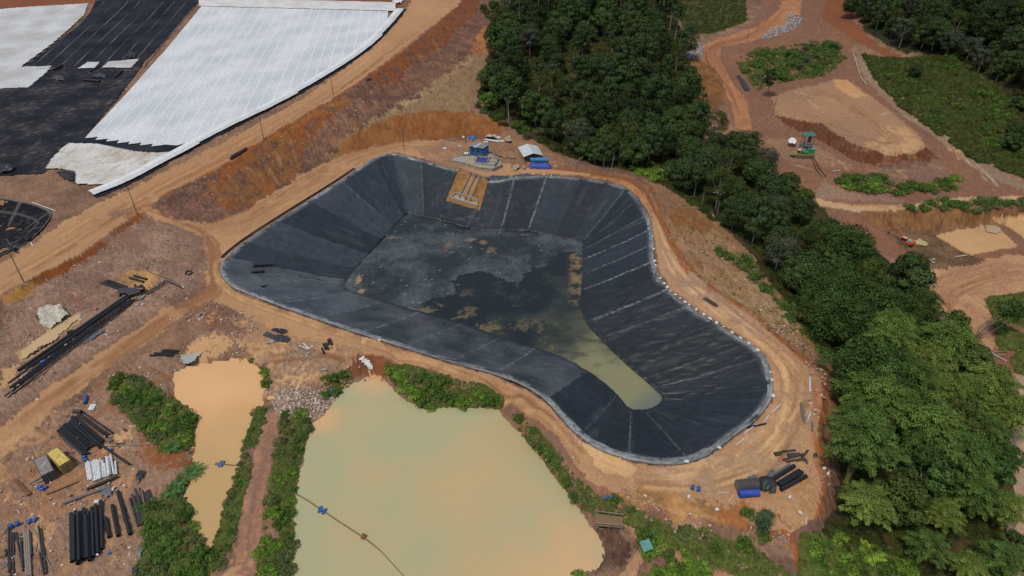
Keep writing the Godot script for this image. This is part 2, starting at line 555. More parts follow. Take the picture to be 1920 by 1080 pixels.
# colour a region whose outline was surveyed; noise roughens its edge
func paint(outline: Array, ca: Array, cb: Array, alpha := 1.0, stony := 0.3, ragged := 1.0, patchy := -9.0, into := 0, level := -99.0) -> void:
	var w := on_ground(outline) if level < -90 else line(level, outline)
	paint_world(flat(w), ca, cb, alpha, stony, ragged, patchy, into)

func paint_world(poly: PackedVector2Array, ca: Array, cb: Array, alpha: float, stony: float, ragged: float, patchy: float, into: int) -> void:
	var lo := poly[0]
	var hi := poly[0]
	for p in poly:
		lo = lo.min(p)
		hi = hi.max(p)
	var i0 := clampi(int(log(maxf(1, -hi.y - 3) / ZN) / log(ZF / ZN) * (NZ - 1)), 0, NZ - 1)
	var i1 := clampi(int(log(maxf(1, -lo.y + 3) / ZN) / log(ZF / ZN) * (NZ - 1)) + 1, 0, NZ - 1)
	for i in range(i0, i1 + 1):
		var z := ZN * pow(ZF / ZN, float(i) / (NZ - 1))
		var half := 0.64 * z + 62.0
		var j0 := clampi(int(((lo.x - 3) / half + 1) / 2 * (NX - 1)), 0, NX - 1)
		var j1 := clampi(int(((hi.x + 3) / half + 1) / 2 * (NX - 1)) + 1, 0, NX - 1)
		var k := i * NX + j0
		for j in range(j0, j1 + 1):
			if Geometry2D.is_point_in_polygon(Vector2(vx[k] + wx[k] * ragged, vz[k] + wz[k] * ragged), poly):
				if into: zone[k] = into
				var m := n2[k] * 1.1 + n3[k] * 0.7
				if m > patchy:
					var t := clampf(0.5 + n1[k] * 0.7 + n2[k] * 0.7 + n3[k] * 0.4, 0, 1)
					var a := alpha if patchy < -5 else alpha * clampf((m - patchy) * 4.0, 0, 1)
					vr[k] = lerpf(vr[k], lerpf(ca[0], cb[0], t), a)
					vg[k] = lerpf(vg[k], lerpf(ca[1], cb[1], t), a)
					vb[k] = lerpf(vb[k], lerpf(ca[2], cb[2], t), a)
					gravel[k] = lerpf(gravel[k], stony, a)
			k += 1

# a rut, rill or spoil line: colour and relief along a path on the ground
func rut(path: PackedVector3Array, width: float, c: Array, alpha: float, rise: float) -> void:
	for s in path.size() - 1:
		var a := path[s]
		var b := path[s + 1]
		var n := maxi(1, int(a.distance_to(b) / 0.35))
		for q in n:
			var p := a.lerp(b, float(q) / n)
			var z := -p.z
			if z < ZN or z > ZF: continue
			var wob := noise_mid.get_noise_2d(p.x * 2, p.z * 2) * 0.5
			var fi := log(z / ZN) / log(ZF / ZN) * (NZ - 1)
			var half := 0.64 * z + 62.0
			var fj := ((p.x + wob) / half + 1) / 2 * (NX - 1)
			var dz := z * log(ZF / ZN) / (NZ - 1)
			var dx := 2 * half / (NX - 1)
			var ri := maxi(1, int(ceil(width / dz)))
			var rj := maxi(1, int(ceil(width / dx)))
			for i in range(maxi(0, int(fi) - ri), mini(NZ - 1, int(fi) + ri + 1) + 1):
				for j in range(maxi(0, int(fj) - rj), mini(NX - 1, int(fj) + rj + 1) + 1):
					var ex := (j - fj) * dx
					var ez := (i - fi) * dz
					var d := sqrt(ex * ex + ez * ez) / width
					if d >= 1: continue
					var k := i * NX + j
					var f := (1 - d) * 0.5
					var w := f * alpha * clampf(0.75 + n2[k] * 1.6, 0, 1)
					vr[k] = lerpf(vr[k], c[0], w)
					vg[k] = lerpf(vg[k], c[1], w)
					vb[k] = lerpf(vb[k], c[2], w)
					gravel[k] *= 1 - w
					vh[k] = lerpf(vh[k], H(p.x, p.z) + rise, f * 0.5)

func path_on(a: Array, n := 5) -> PackedVector3Array:
	return smooth_line(on_ground(a), false, n)

# wheel tracks running between two edges of a road
func wheel_tracks(ea: Array, eb: Array, count: int, c: Array, alpha := 0.5) -> void:
	var a := path_on(ea)
	var b := path_on(eb)
	var na := PackedFloat32Array()
	for q in count:
		var f := rng.randf_range(0.08, 0.92)
		var l := PackedVector3Array()
		var m := mini(a.size(), b.size())
		var i0 := rng.randi_range(0, m / 3)
		var i1 := rng.randi_range(m * 2 / 3, m)
		for i in range(i0, i1):
			l.append(a[i].lerp(b[i], clampf(f + 0.06 * sin(i * 0.3 + q), 0.03, 0.97)))
		if l.size() > 1: rut(l, rng.randf_range(0.45, 1.0), c, minf(1.0, alpha * 1.6) * rng.randf_range(0.4, 1.0), -0.10)

const TAN := [0.44, 0.258, 0.146]
const TAN2 := [0.37, 0.205, 0.112]
const MUD := [0.60, 0.385, 0.215]
const MUD2 := [0.49, 0.295, 0.16]
const CLAY := [0.25, 0.098, 0.036]
const CLAY2 := [0.27, 0.085, 0.026]
const OCHRE := [0.25, 0.128, 0.052]
const MAUVE := [0.235, 0.145, 0.118]
const MAUVE2 := [0.165, 0.098, 0.082]
const DARK := [0.12, 0.055, 0.033]
const DARK2 := [0.17, 0.075, 0.042]
const PALE := [0.46, 0.34, 0.21]
const PALE2 := [0.34, 0.23, 0.13]

func paint_ground() -> void:
	# left: haul road, cut slopes
	paint([285,392, 330,350, 390,328, 480,268, 560,220, 640,176, 700,140, 760,92, 850,18, 880,-20, 960,-20, 930,60, 900,120, 830,180, 740,215, 650,262, 560,335, 480,385, 400,414, 330,412], [0.15, 0.085, 0.07], [0.24, 0.125, 0.09], 1, 1, 1, -9, 5)
	paint([390,328, 480,268, 560,220, 640,178, 665,190, 600,240, 570,285, 560,330, 480,388, 440,398, 400,370, 385,345], OCHRE, CLAY2, 0.9, 0.2, 2.0, -0.5, 5)
	paint([400,352, 470,300, 540,250, 560,275, 520,330, 450,392], [0.2, 0.085, 0.035], [0.27, 0.125, 0.05], 0.8, 0.2, 2.0, -0.25, 5)
	paint([690,142, 760,95, 850,22, 880,-20, 905,-20, 890,30, 830,90, 770,125, 745,160, 700,160], CLAY2, [0.2, 0.07, 0.03], 0.9, 0.3, 1.5, -0.45, 5)
	paint([625,285, 660,255, 740,217, 820,206, 880,210, 948,232, 950,246, 918,256, 757,264, 700,273, 640,294], CLAY, [0.30, 0.135, 0.055], 1, 0.15, 1.2, -9, 5)
	paint([600,300, 640,268, 720,215, 800,175, 860,130, 900,90, 925,40, 945,70, 920,130, 880,210, 820,206, 740,217, 660,255, 625,290], PALE2, [0.27, 0.17, 0.1], 0.85, 0.8, 1.5, -9, 5)
	paint([620,280, 660,245, 730,205, 800,165, 850,130, 880,100, 890,112, 850,150, 790,185, 720,222, 650,262], PALE, PALE2, 0.8, 0.8, 1.5, -0.2, 5)
	paint([880,95, 905,50, 935,42, 930,90, 895,105], [0.36, 0.15, 0.065], [0.42, 0.19, 0.09], 1, 0.1, 0.6, -9, 5)
	paint([480,268, 640,180, 655,190, 560,238, 495,280], OCHRE, [0.38, 0.15, 0.04], 0.7, 0.2, 1.2, -0.3)
	paint([-40,-40, 180,-40, 370,-40, 700,-40, 760,-40, 756,14, 640,9, 500,2, 370,3, 180,4, -40,22], [0.26, 0.10, 0.055], [0.2, 0.075, 0.04], 1, 0.4)
	paint([-60,530, 0,495, 60,458, 120,416, 190,378, 250,352, 330,312, 420,266, 500,223, 570,183, 640,133, 700,88, 745,40, 775,-5, 800,-60, 920,-60, 880,-15, 850,18, 810,48, 760,90, 690,140, 640,176, 560,220, 480,268,
		430,302, 390,328, 330,352, 290,375, 275,388, 300,400, 340,414, 400,418, 460,396, 520,355, 580,320, 640,294, 700,275, 757,266, 830,262, 880,275, 850,300, 800,300, 740,285, 700,296, 640,336, 560,385, 460,450, 420,490, 415,520, 440,548, 520,578, 680,632, 720,648, 700,668, 640,650,
		520,625, 450,590, 405,566, 360,575, 300,625, 200,690, 100,770, 0,860, -40,880, -40,830, 0,800, 100,720, 200,655, 300,585, 380,545, 392,500, 380,450, 340,425, 262,398, 235,412, 190,450, 120,490, 50,527, 0,556, -60,600], TAN, TAN2, 1, 0.12, 0.8, -9, 1)
	# mauve platform between the roads, red bank below the haul road
	paint([262,400, 240,412, 190,452, 120,492, 50,530, 62,545, 130,508, 190,466, 250,422, 268,410], CLAY2, [0.22, 0.08, 0.035], 1, 0.2, 0.7, -9, 5)
	paint([0,575, 60,550, 130,510, 190,470, 260,415, 330,425, 385,470, 385,530, 330,560, 270,600, 180,660, 90,720, 0,790], MAUVE, [0.29, 0.19, 0.15], 0.8, 1.2, 1.5)
	paint([0,572, 40,536, 65,530, 60,550, 20,568], OCHRE, [0.5, 0.25, 0.07], 1, 0.1, 0.6)
	paint([205,412, 235,405, 262,392, 255,378, 225,388, 200,400], MAUVE, MAUVE2, 0.9, 1.2, 0.8)
	paint([190,455, 240,425, 265,440, 270,470, 235,470], [0.25, 0.09, 0.05], MAUVE, 0.8, 0.4, 2, -0.3)
	paint([330,420, 395,445, 390,520, 340,560, 310,540, 320,480], [0.2, 0.115, 0.09], [0.25, 0.16, 0.13], 0.8, 0.6, 1.5)
	paint([300,560, 360,545, 395,535, 385,560, 330,575], DARK2, MAUVE2, 0.8, 0.6, 1.5)
	paint([215,520, 260,505, 300,510, 290,555, 250,560, 225,535], OCHRE, [0.46, 0.27, 0.12], 0.9, 0.2, 1.5, -0.35)
	paint([105,560, 150,545, 165,560, 115,575], CLAY2, MAUVE2, 0.8, 0.4, 2, -0.2)
	paint([30,660, 60,640, 110,605, 150,585, 155,600, 120,625, 70,665, 40,678], [0.5, 0.33, 0.17], MUD2, 1, 0, 0.5)
	paint([0,690, 40,680, 20,720, 0,735], MUD, MUD2, 0.9, 0, 1)
	paint([390,575, 470,600, 540,650, 520,680, 430,640, 380,620, 360,600], MAUVE2, [0.25, 0.15, 0.11], 0.75, 1.2, 1.5)
	paint([385,585, 430,590, 440,625, 395,620], DARK2, [0.2, 0.09, 0.06], 0.8, 0.6, 1.5, -0.3)
	paint([350,640, 400,625, 440,640, 400,675, 360,690, 340,670], MUD, MUD2, 1, 0.05, 1.2)
	paint([430,600, 520,610, 620,650, 700,665, 690,700, 640,690, 560,700, 500,690, 470,650], TAN, [0.36, 0.21, 0.13], 0.8, 0.8, 2)
	paint([480,640, 560,640, 640,680, 640,720, 580,735, 540,760, 500,740, 495,690], [0.30, 0.2, 0.15], [0.38, 0.23, 0.14], 0.85, 1.4, 1.5)
	paint([490,640, 640,640, 640,710, 530,740, 490,700], MUD, MUD2, 0.9, 0, 1.5, 0.32)
	paint([380,560, 520,600, 520,680, 420,650], MUD2, TAN, 0.9, 0, 1.5, 0.4)
	paint([648,626, 680,630, 715,642, 705,650, 660,640, 645,632], MUD, [0.56, 0.33, 0.16], 1, 0, 0.4)
	# lower left yard
	paint([-40,890, 0,862, 100,775, 160,740, 220,700, 300,640, 340,690, 320,740, 340,790, 350,850, 340,950, 300,1100, -60,1120], [0.32, 0.198, 0.142], [0.265, 0.168, 0.128], 0.9, 1.3, 1.5)
	paint([-40,910, 60,850, 150,800, 230,830, 250,900, 120,960, 40,960, -40,960], TAN, [0.32, 0.16, 0.09], 0.75, 0.4, 2.5, -0.2)
	paint([-40,880, 60,800, 120,770, 100,830, 20,900, -40,930], MUD2, TAN, 0.8, 0.1, 2, -0.1)
	paint([0,960, 100,960, 130,1080, 0,1080], TAN, MAUVE, 0.8, 0.5, 2, -0.2)
	paint([200,820, 250,805, 240,850, 200,850], MUD, MUD2, 0.9, 0, 2, -0.1)
	paint([0,890, 30,900, 80,930, 60,950, 0,930], MUD, MUD2, 0.9, 0, 1.5, 0.0)
	paint([90,960, 110,980, 90,1040, 60,1020], MUD2, TAN, 0.9, 0, 1.5, -0.1)
	paint([215,1000, 240,985, 235,1060, 205,1060], OCHRE, MUD2, 0.8, 0, 1, 0)
	paint([270,790, 300,800, 290,830, 330,850, 380,855, 370,890, 300,880, 260,850], CLAY2, CLAY, 0.9, 0.3, 1.5, -0.35)
	paint([200,745, 260,740, 270,790, 230,790], CLAY2, MAUVE, 0.8, 0.5, 1.5, -0.2)
	# causeway and banks of the settling ponds
	paint([500,768, 528,775, 517,830, 506,880, 492,960, 484,1150, 425,1150, 447,990, 466,900, 482,830], [0.27, 0.15, 0.11], [0.33, 0.175, 0.115], 1, 0.4, 0.5, -9, 4)
	paint([440,1010, 470,1000, 475,1090, 430,1090], MUD2, TAN, 0.8, 0.2, 1.2, -0.1, 4)
	paint([520,745, 600,735, 640,745, 610,780, 560,800, 525,775], [0.3, 0.21, 0.16], [0.22, 0.13, 0.1], 0.9, 1.0, 1)
	paint([640,690, 680,660, 740,672, 760,690, 720,710, 700,700, 690,705, 650,715], DARK2, [0.22, 0.075, 0.04], 1, 0.3, 1)
	paint([690,700, 715,705, 735,735, 690,715], MUD, MUD2, 1, 0, 0.8)
	paint([690,660, 800,688, 900,730, 960,756, 1010,790, 1045,830, 1080,880, 1110,910, 1110,960, 1040,890, 960,790, 900,755, 760,690], [0.25, 0.15, 0.115], [0.2, 0.11, 0.08], 0.9, 1, 0.8)
	# perimeter track: tan, with pale mud
	paint([700,648, 760,658, 850,686, 930,708, 985,730, 1022,757, 1056,793, 1088,824, 1130,849, 1180,866, 1240,875, 1292,871, 1335,853, 1375,824, 1416,793, 1448,754, 1450,715, 1436,668, 1404,638, 1354,608, 1294,569, 1256,540, 1240,516,
		1231,490, 1229,460, 1226,430, 1218,402, 1200,370, 1175,350, 1142,338, 1090,330, 1025,325, 965,328, 915,333, 858,314, 870,285, 960,305, 1060,313, 1120,323, 1185,333, 1215,358, 1240,410, 1258,452, 1290,500, 1330,540, 1400,582, 1450,627, 1500,670, 1538,702, 1545,740, 1532,800, 1545,900,
		1535,965, 1480,1000, 1400,985, 1330,975, 1240,955, 1150,928, 1110,905, 1080,872, 1045,822, 1005,784, 960,756, 900,730, 800,688, 720,668, 690,662], TAN, [0.36, 0.20, 0.125], 1, 0.35, 0.4, -9, 2)
	paint([1240,430, 1262,452, 1295,505, 1340,548, 1405,590, 1440,640, 1400,625, 1340,585, 1280,545, 1245,505], [0.33, 0.215, 0.16], [0.38, 0.24, 0.17], 0.9, 0.4, 0.8)
	paint([1090,330, 1140,336, 1180,350, 1205,375, 1222,410, 1215,360, 1185,333, 1120,323], CLAY, [0.42, 0.19, 0.08], 0.8, 0.1, 0.8)
	paint([960,308, 1060,313, 1120,323, 1185,333, 1215,358, 1240,410, 1262,456, 1294,506, 1290,515, 1256,462, 1232,412, 1208,362, 1180,340, 1120,329, 1060,319, 960,314], CLAY, CLAY2, 0.95, 0.2, 0.4)
	paint([1330,545, 1400,586, 1450,630, 1500,674, 1535,706, 1541,745, 1530,800, 1541,900, 1530,965, 1545,968, 1555,900, 1545,800, 1553,740, 1545,698, 1505,664, 1455,620, 1405,576, 1335,535], CLAY2, [0.34, 0.15, 0.06], 0.85, 0.2, 0.8, -0.5)
	paint([1240,410, 1300,380, 1360,400, 1400,460, 1440,530, 1500,590, 1550,660, 1570,760, 1560,850, 1545,800, 1545,740, 1538,700, 1500,668, 1450,625, 1400,580, 1330,540, 1290,500, 1258,450], [0.36, 0.22, 0.12], [0.29, 0.14, 0.08], 1, 0.9, 1.2, -9, 5)
	paint([1260,450, 1330,430, 1400,480, 1440,540, 1500,600, 1550,670, 1540,690, 1450,615, 1380,565, 1300,500], [0.44, 0.32, 0.19], [0.33, 0.2, 0.11], 0.85, 0.9, 1.8, -0.1, 5)
	paint([1250,400, 1310,385, 1345,415, 1330,440, 1270,430], OCHRE, CLAY, 0.8, 0.2, 1.5, -0.4, 5)
	paint([1200,335, 1240,345, 1290,380, 1250,405, 1225,360], [0.36, 0.22, 0.14], [0.25, 0.13, 0.08], 0.9, 0.8, 1.5, -9, 5)
	paint([1395,470, 1430,520, 1465,570, 1500,600, 1480,580, 1420,530], CLAY2, CLAY, 0.8, 0.3, 1.5, -0.3, 5)
	paint([1090,825, 1140,850, 1190,872, 1180,895, 1130,890, 1105,860], MUD, [0.58, 0.33, 0.16], 1, 0, 1.0)
	paint([1000,750, 1030,762, 1060,800, 1090,835, 1110,870, 1090,865, 1050,815, 1015,775], MUD2, TAN, 0.9, 0, 0.8)
	paint([900,715, 960,735, 1000,755, 990,765, 940,745, 895,725], MUD, MUD2, 0.9, 0, 0.8, -0.1)
	paint([780,670, 830,682, 860,695, 840,697, 790,682], MUD, MUD2, 0.9, 0, 0.6, -0.2)
	paint([1260,875, 1330,858, 1325,872, 1280,882], MUD, MUD2, 1, 0, 0.6)
	paint([1370,850, 1420,840, 1425,880, 1380,870], MUD, MUD2, 0.95, 0, 1.2)
	paint([1180,880, 1290,885, 1380,850, 1430,800, 1480,830, 1470,900, 1380,925, 1280,915], [0.36, 0.245, 0.17], [0.42, 0.275, 0.175], 0.8, 0.4, 2.0)
	paint([1440,850, 1450,760, 1500,700, 1530,760, 1500,850], [0.38, 0.25, 0.16], TAN, 0.7, 0.6, 2)
	paint([1440,690, 1470,690, 1500,720, 1480,760, 1455,740], MUD2, TAN, 0.85, 0.1, 1.5, 0.0)
	paint([1200,900, 1380,950, 1400,985, 1330,975, 1240,955, 1150,928], OCHRE, [0.44, 0.24, 0.1], 0.85, 0.2, 1.5)
	paint([1060,850, 1110,905, 1150,930, 1240,958, 1330,978, 1330,1000, 1230,980, 1140,948, 1090,910], [0.24, 0.105, 0.06], [0.3, 0.17, 0.12], 0.8, 0.8, 1.3, -0.4)
	paint([1330,950, 1400,940, 1420,960, 1470,960, 1500,1000, 1460,1020, 1400,1000], CLAY2, [0.32, 0.13, 0.05], 0.9, 0.2, 1.8, -0.2)
	paint([1485,905, 1535,900, 1530,965, 1490,960], OCHRE, TAN, 0.7, 0.4, 1.5, -0.2)
	paint([1440,1000, 1500,1000, 1500,1050, 1440,1060], CLAY2, [0.28, 0.11, 0.05], 0.8, 0.4, 1.5, -0.2)
	paint([1480,1040, 1530,1030, 1560,1090, 1500,1100], CLAY2, [0.36, 0.14, 0.06], 1, 0.3, 1)
	paint([1400,1000, 1480,1010, 1500,1060, 1420,1050], [0.24, 0.15, 0.12], [0.33, 0.21, 0.13], 0.8, 0.8, 1.5)
	paint([1165,985, 1190,985, 1300,1045, 1400,1090, 1340,1100, 1250,1040], [0.4, 0.23, 0.15], [0.34, 0.18, 0.11], 1, 0.8, 0.8)
	paint([1190,1025, 1205,1035, 1190,1090, 1150,1100, 1175,1055], [0.42, 0.24, 0.15], TAN, 1, 0.3, 0.6)
	paint([1115,985, 1160,985, 1180,1020, 1165,1060, 1120,1080, 1135,1030], [0.09, 0.05, 0.04], [0.16, 0.09, 0.07], 1, 0.6, 1)
	# platform of the pumping station
	paint([770,275, 850,262, 930,262, 1000,262, 1060,300, 1060,312, 960,306, 900,300, 860,312, 800,300], [0.27, 0.155, 0.105], [0.33, 0.18, 0.11], 0.9, 0.7, 1)
	# forest floor and the valley on the right
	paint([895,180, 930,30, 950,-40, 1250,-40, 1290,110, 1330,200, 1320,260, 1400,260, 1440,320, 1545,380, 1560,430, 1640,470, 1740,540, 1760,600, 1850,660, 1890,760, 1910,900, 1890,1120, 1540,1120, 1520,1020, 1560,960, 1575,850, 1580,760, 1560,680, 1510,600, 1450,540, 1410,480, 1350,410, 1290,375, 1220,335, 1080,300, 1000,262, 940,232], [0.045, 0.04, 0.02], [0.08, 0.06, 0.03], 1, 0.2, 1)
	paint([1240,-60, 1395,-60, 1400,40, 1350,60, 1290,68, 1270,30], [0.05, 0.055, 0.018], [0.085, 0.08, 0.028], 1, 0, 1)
	paint([1290,85, 1330,80, 1400,60, 1440,0, 1400,-60, 1620,-60, 1560,20, 1600,90, 1640,150, 1700,215, 1800,300, 1920,345, 1990,370, 1990,660, 1860,720, 1800,640, 1740,500, 1640,470, 1560,400, 1440,320, 1390,260, 1350,180], [0.25, 0.125, 0.08], [0.2, 0.105, 0.075], 1, 0.8, 1.5)
	paint([1480,-60, 1510,-60, 1500,30, 1460,60, 1400,80, 1352,88, 1348,110, 1370,150, 1400,190, 1412,250, 1380,240, 1370,190, 1345,150, 1312,110, 1310,88, 1350,72, 1420,50, 1460,20], [0.32, 0.145, 0.075], [0.37, 0.175, 0.095], 1, 0.1, 0.5, -9, 3)
	paint([1560,-40, 1620,-40, 1600,40, 1640,80, 1700,110, 1690,118, 1600,75, 1540,30], [0.25, 0.09, 0.045], [0.2, 0.08, 0.045], 1, 0.3, 1.5)
	paint([1290,100, 1340,130, 1360,170, 1350,200, 1320,215, 1310,160], [0.2, 0.09, 0.045], [0.3, 0.15, 0.06], 1, 0.3, 1, -9, 5)
	paint([1450,180, 1560,150, 1590,150, 1660,200, 1720,250, 1735,275, 1710,288, 1660,292, 1590,266, 1540,232, 1450,215], [0.36, 0.21, 0.125], [0.27, 0.155, 0.1], 1, 0.3, 1.2, -9, 6)
	paint([1560,150, 1590,150, 1625,180, 1600,185, 1570,165], MUD2, [0.5, 0.25, 0.1], 0.9, 0, 0.8, -9, 6)
	paint([1650,230, 1700,240, 1735,272, 1710,288, 1660,290, 1620,270, 1660,255], MUD2, [0.42, 0.25, 0.14], 0.85, 0, 1.5, -0.3, 6)
	paint([1540,232, 1590,266, 1660,292, 1710,288, 1735,275, 1765,298, 1720,316, 1670,320, 1600,302, 1545,266, 1480,238, 1450,215], [0.16, 0.055, 0.03], [0.14, 0.065, 0.045], 1, 0.5, 0.6, -9, 5)
	paint([1650,315, 1760,300, 1780,330, 1720,345, 1650,340], MAUVE, MAUVE2, 0.8, 1, 1.2)
	paint([1430,262, 1500,258, 1560,290, 1600,320, 1540,310, 1470,300], [0.33, 0.2, 0.13], [0.25, 0.15, 0.105], 0.8, 0.6, 1.5)
	paint([1520,285, 1600,310, 1590,320, 1530,300], PALE, [0.35, 0.22, 0.14], 0.8, 0.2, 1, -0.1)
	paint([1600,112, 1625,150, 1690,215, 1760,262, 1830,320, 1920,360, 1920,345, 1840,300, 1770,250, 1700,200, 1640,140, 1615,105], [0.32, 0.23, 0.17], [0.22, 0.15, 0.115], 0.9, 1, 1.2)
	paint([1615,100, 1700,108, 1800,95, 1870,160, 1930,260, 1930,320, 1830,300, 1760,250, 1690,200, 1640,150], [0.06, 0.068, 0.02], [0.10, 0.10, 0.035], 1, 0, 1.2)
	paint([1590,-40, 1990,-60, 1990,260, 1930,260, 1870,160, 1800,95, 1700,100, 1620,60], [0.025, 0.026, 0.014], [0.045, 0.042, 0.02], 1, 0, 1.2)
	paint([1770,265, 1830,262, 1850,290, 1800,300], [0.3, 0.15, 0.09], TAN, 0.9, 0.3, 1.5)
	paint([1530,372, 1600,386, 1700,384, 1800,370, 1990,362, 1990,374, 1800,382, 1700,394, 1600,396, 1530,385], [0.48, 0.33, 0.2], [0.42, 0.26, 0.15], 1, 0.2, 0.6, -9, 3)
	paint([1540,340, 1600,362, 1700,372, 1690,378, 1600,378, 1530,370], [0.3, 0.2, 0.15], MAUVE, 0.9, 1, 1)
	paint([1600,400, 1680,396, 1800,394, 1990,388, 1990,402, 1900,412, 1800,426, 1740,434, 1690,425, 1650,430], [0.2, 0.095, 0.05], [0.28, 0.15, 0.065], 1, 0.4, 1.5, -9, 5)
	paint([1670,420, 1760,440, 1820,478, 1850,490, 1800,510, 1740,500, 1690,470], [0.12, 0.075, 0.045], [0.2, 0.12, 0.075], 0.95, 0.7, 1.8, -9)
	paint([1752,440, 1840,424, 1875,430, 1910,462, 1820,478, 1800,470], [0.5, 0.31, 0.17], [0.44, 0.26, 0.14], 1, 0, 0.4, -9, 6)
	paint([1860,408, 1990,395, 1990,450, 1930,455, 1890,425], [0.52, 0.32, 0.17], [0.46, 0.27, 0.14], 1, 0, 0.4, -9, 6)
	paint([1720,510, 1800,500, 1880,480, 1990,470, 1990,550, 1900,560, 1850,600, 1860,660, 1800,640, 1760,580, 1730,540], [0.37, 0.2, 0.12], [0.42, 0.24, 0.145], 1, 0.3, 1.2, -9, 3)
	paint([1850,560, 1990,540, 1990,720, 1900,690, 1870,640], [0.08, 0.075, 0.025], [0.12, 0.1, 0.03], 0.9, 0.2, 1.5, 0.0)
	paint([1885,700, 1990,690, 1990,1130, 1885,1130, 1900,900], [0.5, 0.36, 0.26], [0.34, 0.23, 0.18], 1, 0.4, 1)
	# wheel tracks
	var dk := [0.24, 0.115, 0.06]
	var lt := [0.46, 0.26, 0.14]
	var up := [0,502, 120,422, 250,354, 420,268, 570,186, 700,92, 775,0]
	var lo := [0,552, 120,486, 262,388, 430,300, 560,220, 690,138, 850,15]
	wheel_tracks(up, lo, 26, dk, 0.55)
	wheel_tracks(up, lo, 12, lt, 0.5)
	wheel_tracks(lo, [0,556, 120,490, 265,392, 432,303, 562,223, 692,141, 852,20], 3, CLAY2, 0.8)
	wheel_tracks([270,385, 340,408, 400,414, 470,388, 560,330, 640,292, 757,262, 870,262], [265,398, 330,425, 390,440, 460,440, 560,380, 640,332, 740,282, 850,290], 22, dk, 0.6)
	wheel_tracks([270,385, 340,408, 400,414, 470,388, 560,330, 640,292, 757,262, 870,262], [265,398, 330,425, 390,440, 460,440, 560,380, 640,332, 740,282, 850,290], 8, lt, 0.5)
	wheel_tracks([300,400, 375,440, 390,500, 380,545, 300,590, 200,658, 100,725, 0,802], [340,415, 410,450, 415,520, 410,560, 310,620, 205,688, 105,765, 0,850], 22, dk, 0.55)
	wheel_tracks([400,440, 400,520, 440,560, 560,605, 680,645, 800,684, 900,726, 1000,780, 1050,825, 1110,900], [410,480, 416,520, 450,552, 560,590, 690,636, 810,672, 910,704, 1010,752, 1065,805, 1130,860], 22, dk, 0.5)
	wheel_tracks([1110,900, 1200,925, 1330,930, 1450,900, 1500,820, 1535,740, 1500,680, 1400,590, 1290,505, 1235,410], [1130,862, 1220,885, 1320,870, 1410,815, 1455,755, 1450,690, 1400,632, 1290,562, 1240,500, 1228,430], 22, dk, 0.4)
	wheel_tracks([1110,900, 1200,925, 1330,930, 1450,900, 1500,820, 1535,740, 1500,680, 1400,590, 1290,505, 1235,410], [1130,862, 1220,885, 1320,870, 1410,815, 1455,755, 1450,690, 1400,632, 1290,562, 1240,500, 1228,430], 8, MUD, 0.5)
	wheel_tracks([400,440, 400,520, 440,560, 560,605, 680,645, 800,684, 900,726, 1000,780, 1050,825, 1110,900], [410,480, 416,520, 450,552, 560,590, 690,636, 810,672, 910,704, 1010,752, 1065,805, 1130,860], 8, MUD2, 0.5)
	wheel_tracks([0,860, 100,775, 220,690, 300,700, 330,790, 250,850], [60,900, 150,820, 250,740, 340,720, 300,830, 200,900], 12, dk, 0.4)
	wheel_tracks([1225,410, 1210,370, 1180,345, 1120,328, 1000,315, 900,305], [1232,410, 1215,362, 1185,335, 1120,324, 1000,309, 900,290], 8, DARK2, 0.6)
	wheel_tracks([0,870, 60,830, 120,790, 150,800, 60,880, 0,930], [0,930, 100,880, 200,820, 240,860, 140,940, 0,980], 14, dk, 0.5)
	wheel_tracks([100,1080, 150,960, 230,850, 280,780], [210,1080, 230,980, 260,900, 320,840], 10, lt, 0.4)
	wheel_tracks([1460,0, 1410,58, 1340,80, 1316,110, 1360,170, 1385,240], [1495,0, 1440,62, 1356,90, 1350,108, 1388,165, 1408,245], 14, DARK2, 0.5)
	wheel_tracks([1470,190, 1560,160, 1640,210, 1700,260, 1620,260, 1540,220], [1480,210, 1540,180, 1600,220, 1660,270, 1600,250, 1500,205], 10, dk, 0.5)
	wheel_tracks([1480,265, 1540,285, 1600,320, 1560,330], [1460,290, 1500,315, 1560,320, 1590,340], 8, dk, 0.5)
	wheel_tracks([1990,470, 1880,480, 1780,505, 1740,530, 1800,600, 1850,660], [1990,540, 1900,540, 1830,560, 1800,590, 1820,620, 1860,640], 16, dk, 0.55)
	wheel_tracks([1540,376, 1700,386, 1900,366], [1540,383, 1700,392, 1900,373], 4, dk, 0.4)
	wheel_tracks([470,640, 540,640, 640,690], [500,690, 580,680, 690,660], 10, dk, 0.5)
	wheel_tracks([505,780, 490,860, 470,940, 450,1080], [520,780, 508,860, 490,940, 475,1080], 5, [0.2, 0.11, 0.085], 0.4)
	# pale rills and vehicle traces on the valley floor
	for q in 26:
		var x0 := rng.randf_range(1430, 1760)
		var y0 := rng.randf_range(165, 330)
		rut(path_on([x0, y0, x0 + rng.randf_range(15, 40), y0 + rng.randf_range(-6, 14), x0 + rng.randf_range(45, 90), y0 + rng.randf_range(0, 34)], 4), rng.randf_range(0.6, 1.3), [PALE, DARK, MUD2][q % 3], 0.5, -0.12)
	for q in 18:
		var f := q / 18.0
		var s := Vector2(1605, 108).lerp(Vector2(1860, 340), f) + Vector2(rng.randf_range(-8, 8), rng.randf_range(-6, 6))
		rut(path_on([s.x, s.y, s.x + 22, s.y + 18, s.x + 40, s.y + 40], 3), rng.randf_range(0.6, 1.2), [PALE, [0.5, 0.42, 0.34], MAUVE2][q % 3], 0.6, -0.15)
	for q in 20:
		var x0 := rng.randf_range(1470, 1760)
		rut(path_on([x0, 245 + (x0 - 1470) * 0.2, x0 - 4, 258 + (x0 - 1470) * 0.2], 2), 0.8, DARK if q % 2 else CLAY, 0.6, -0.15)
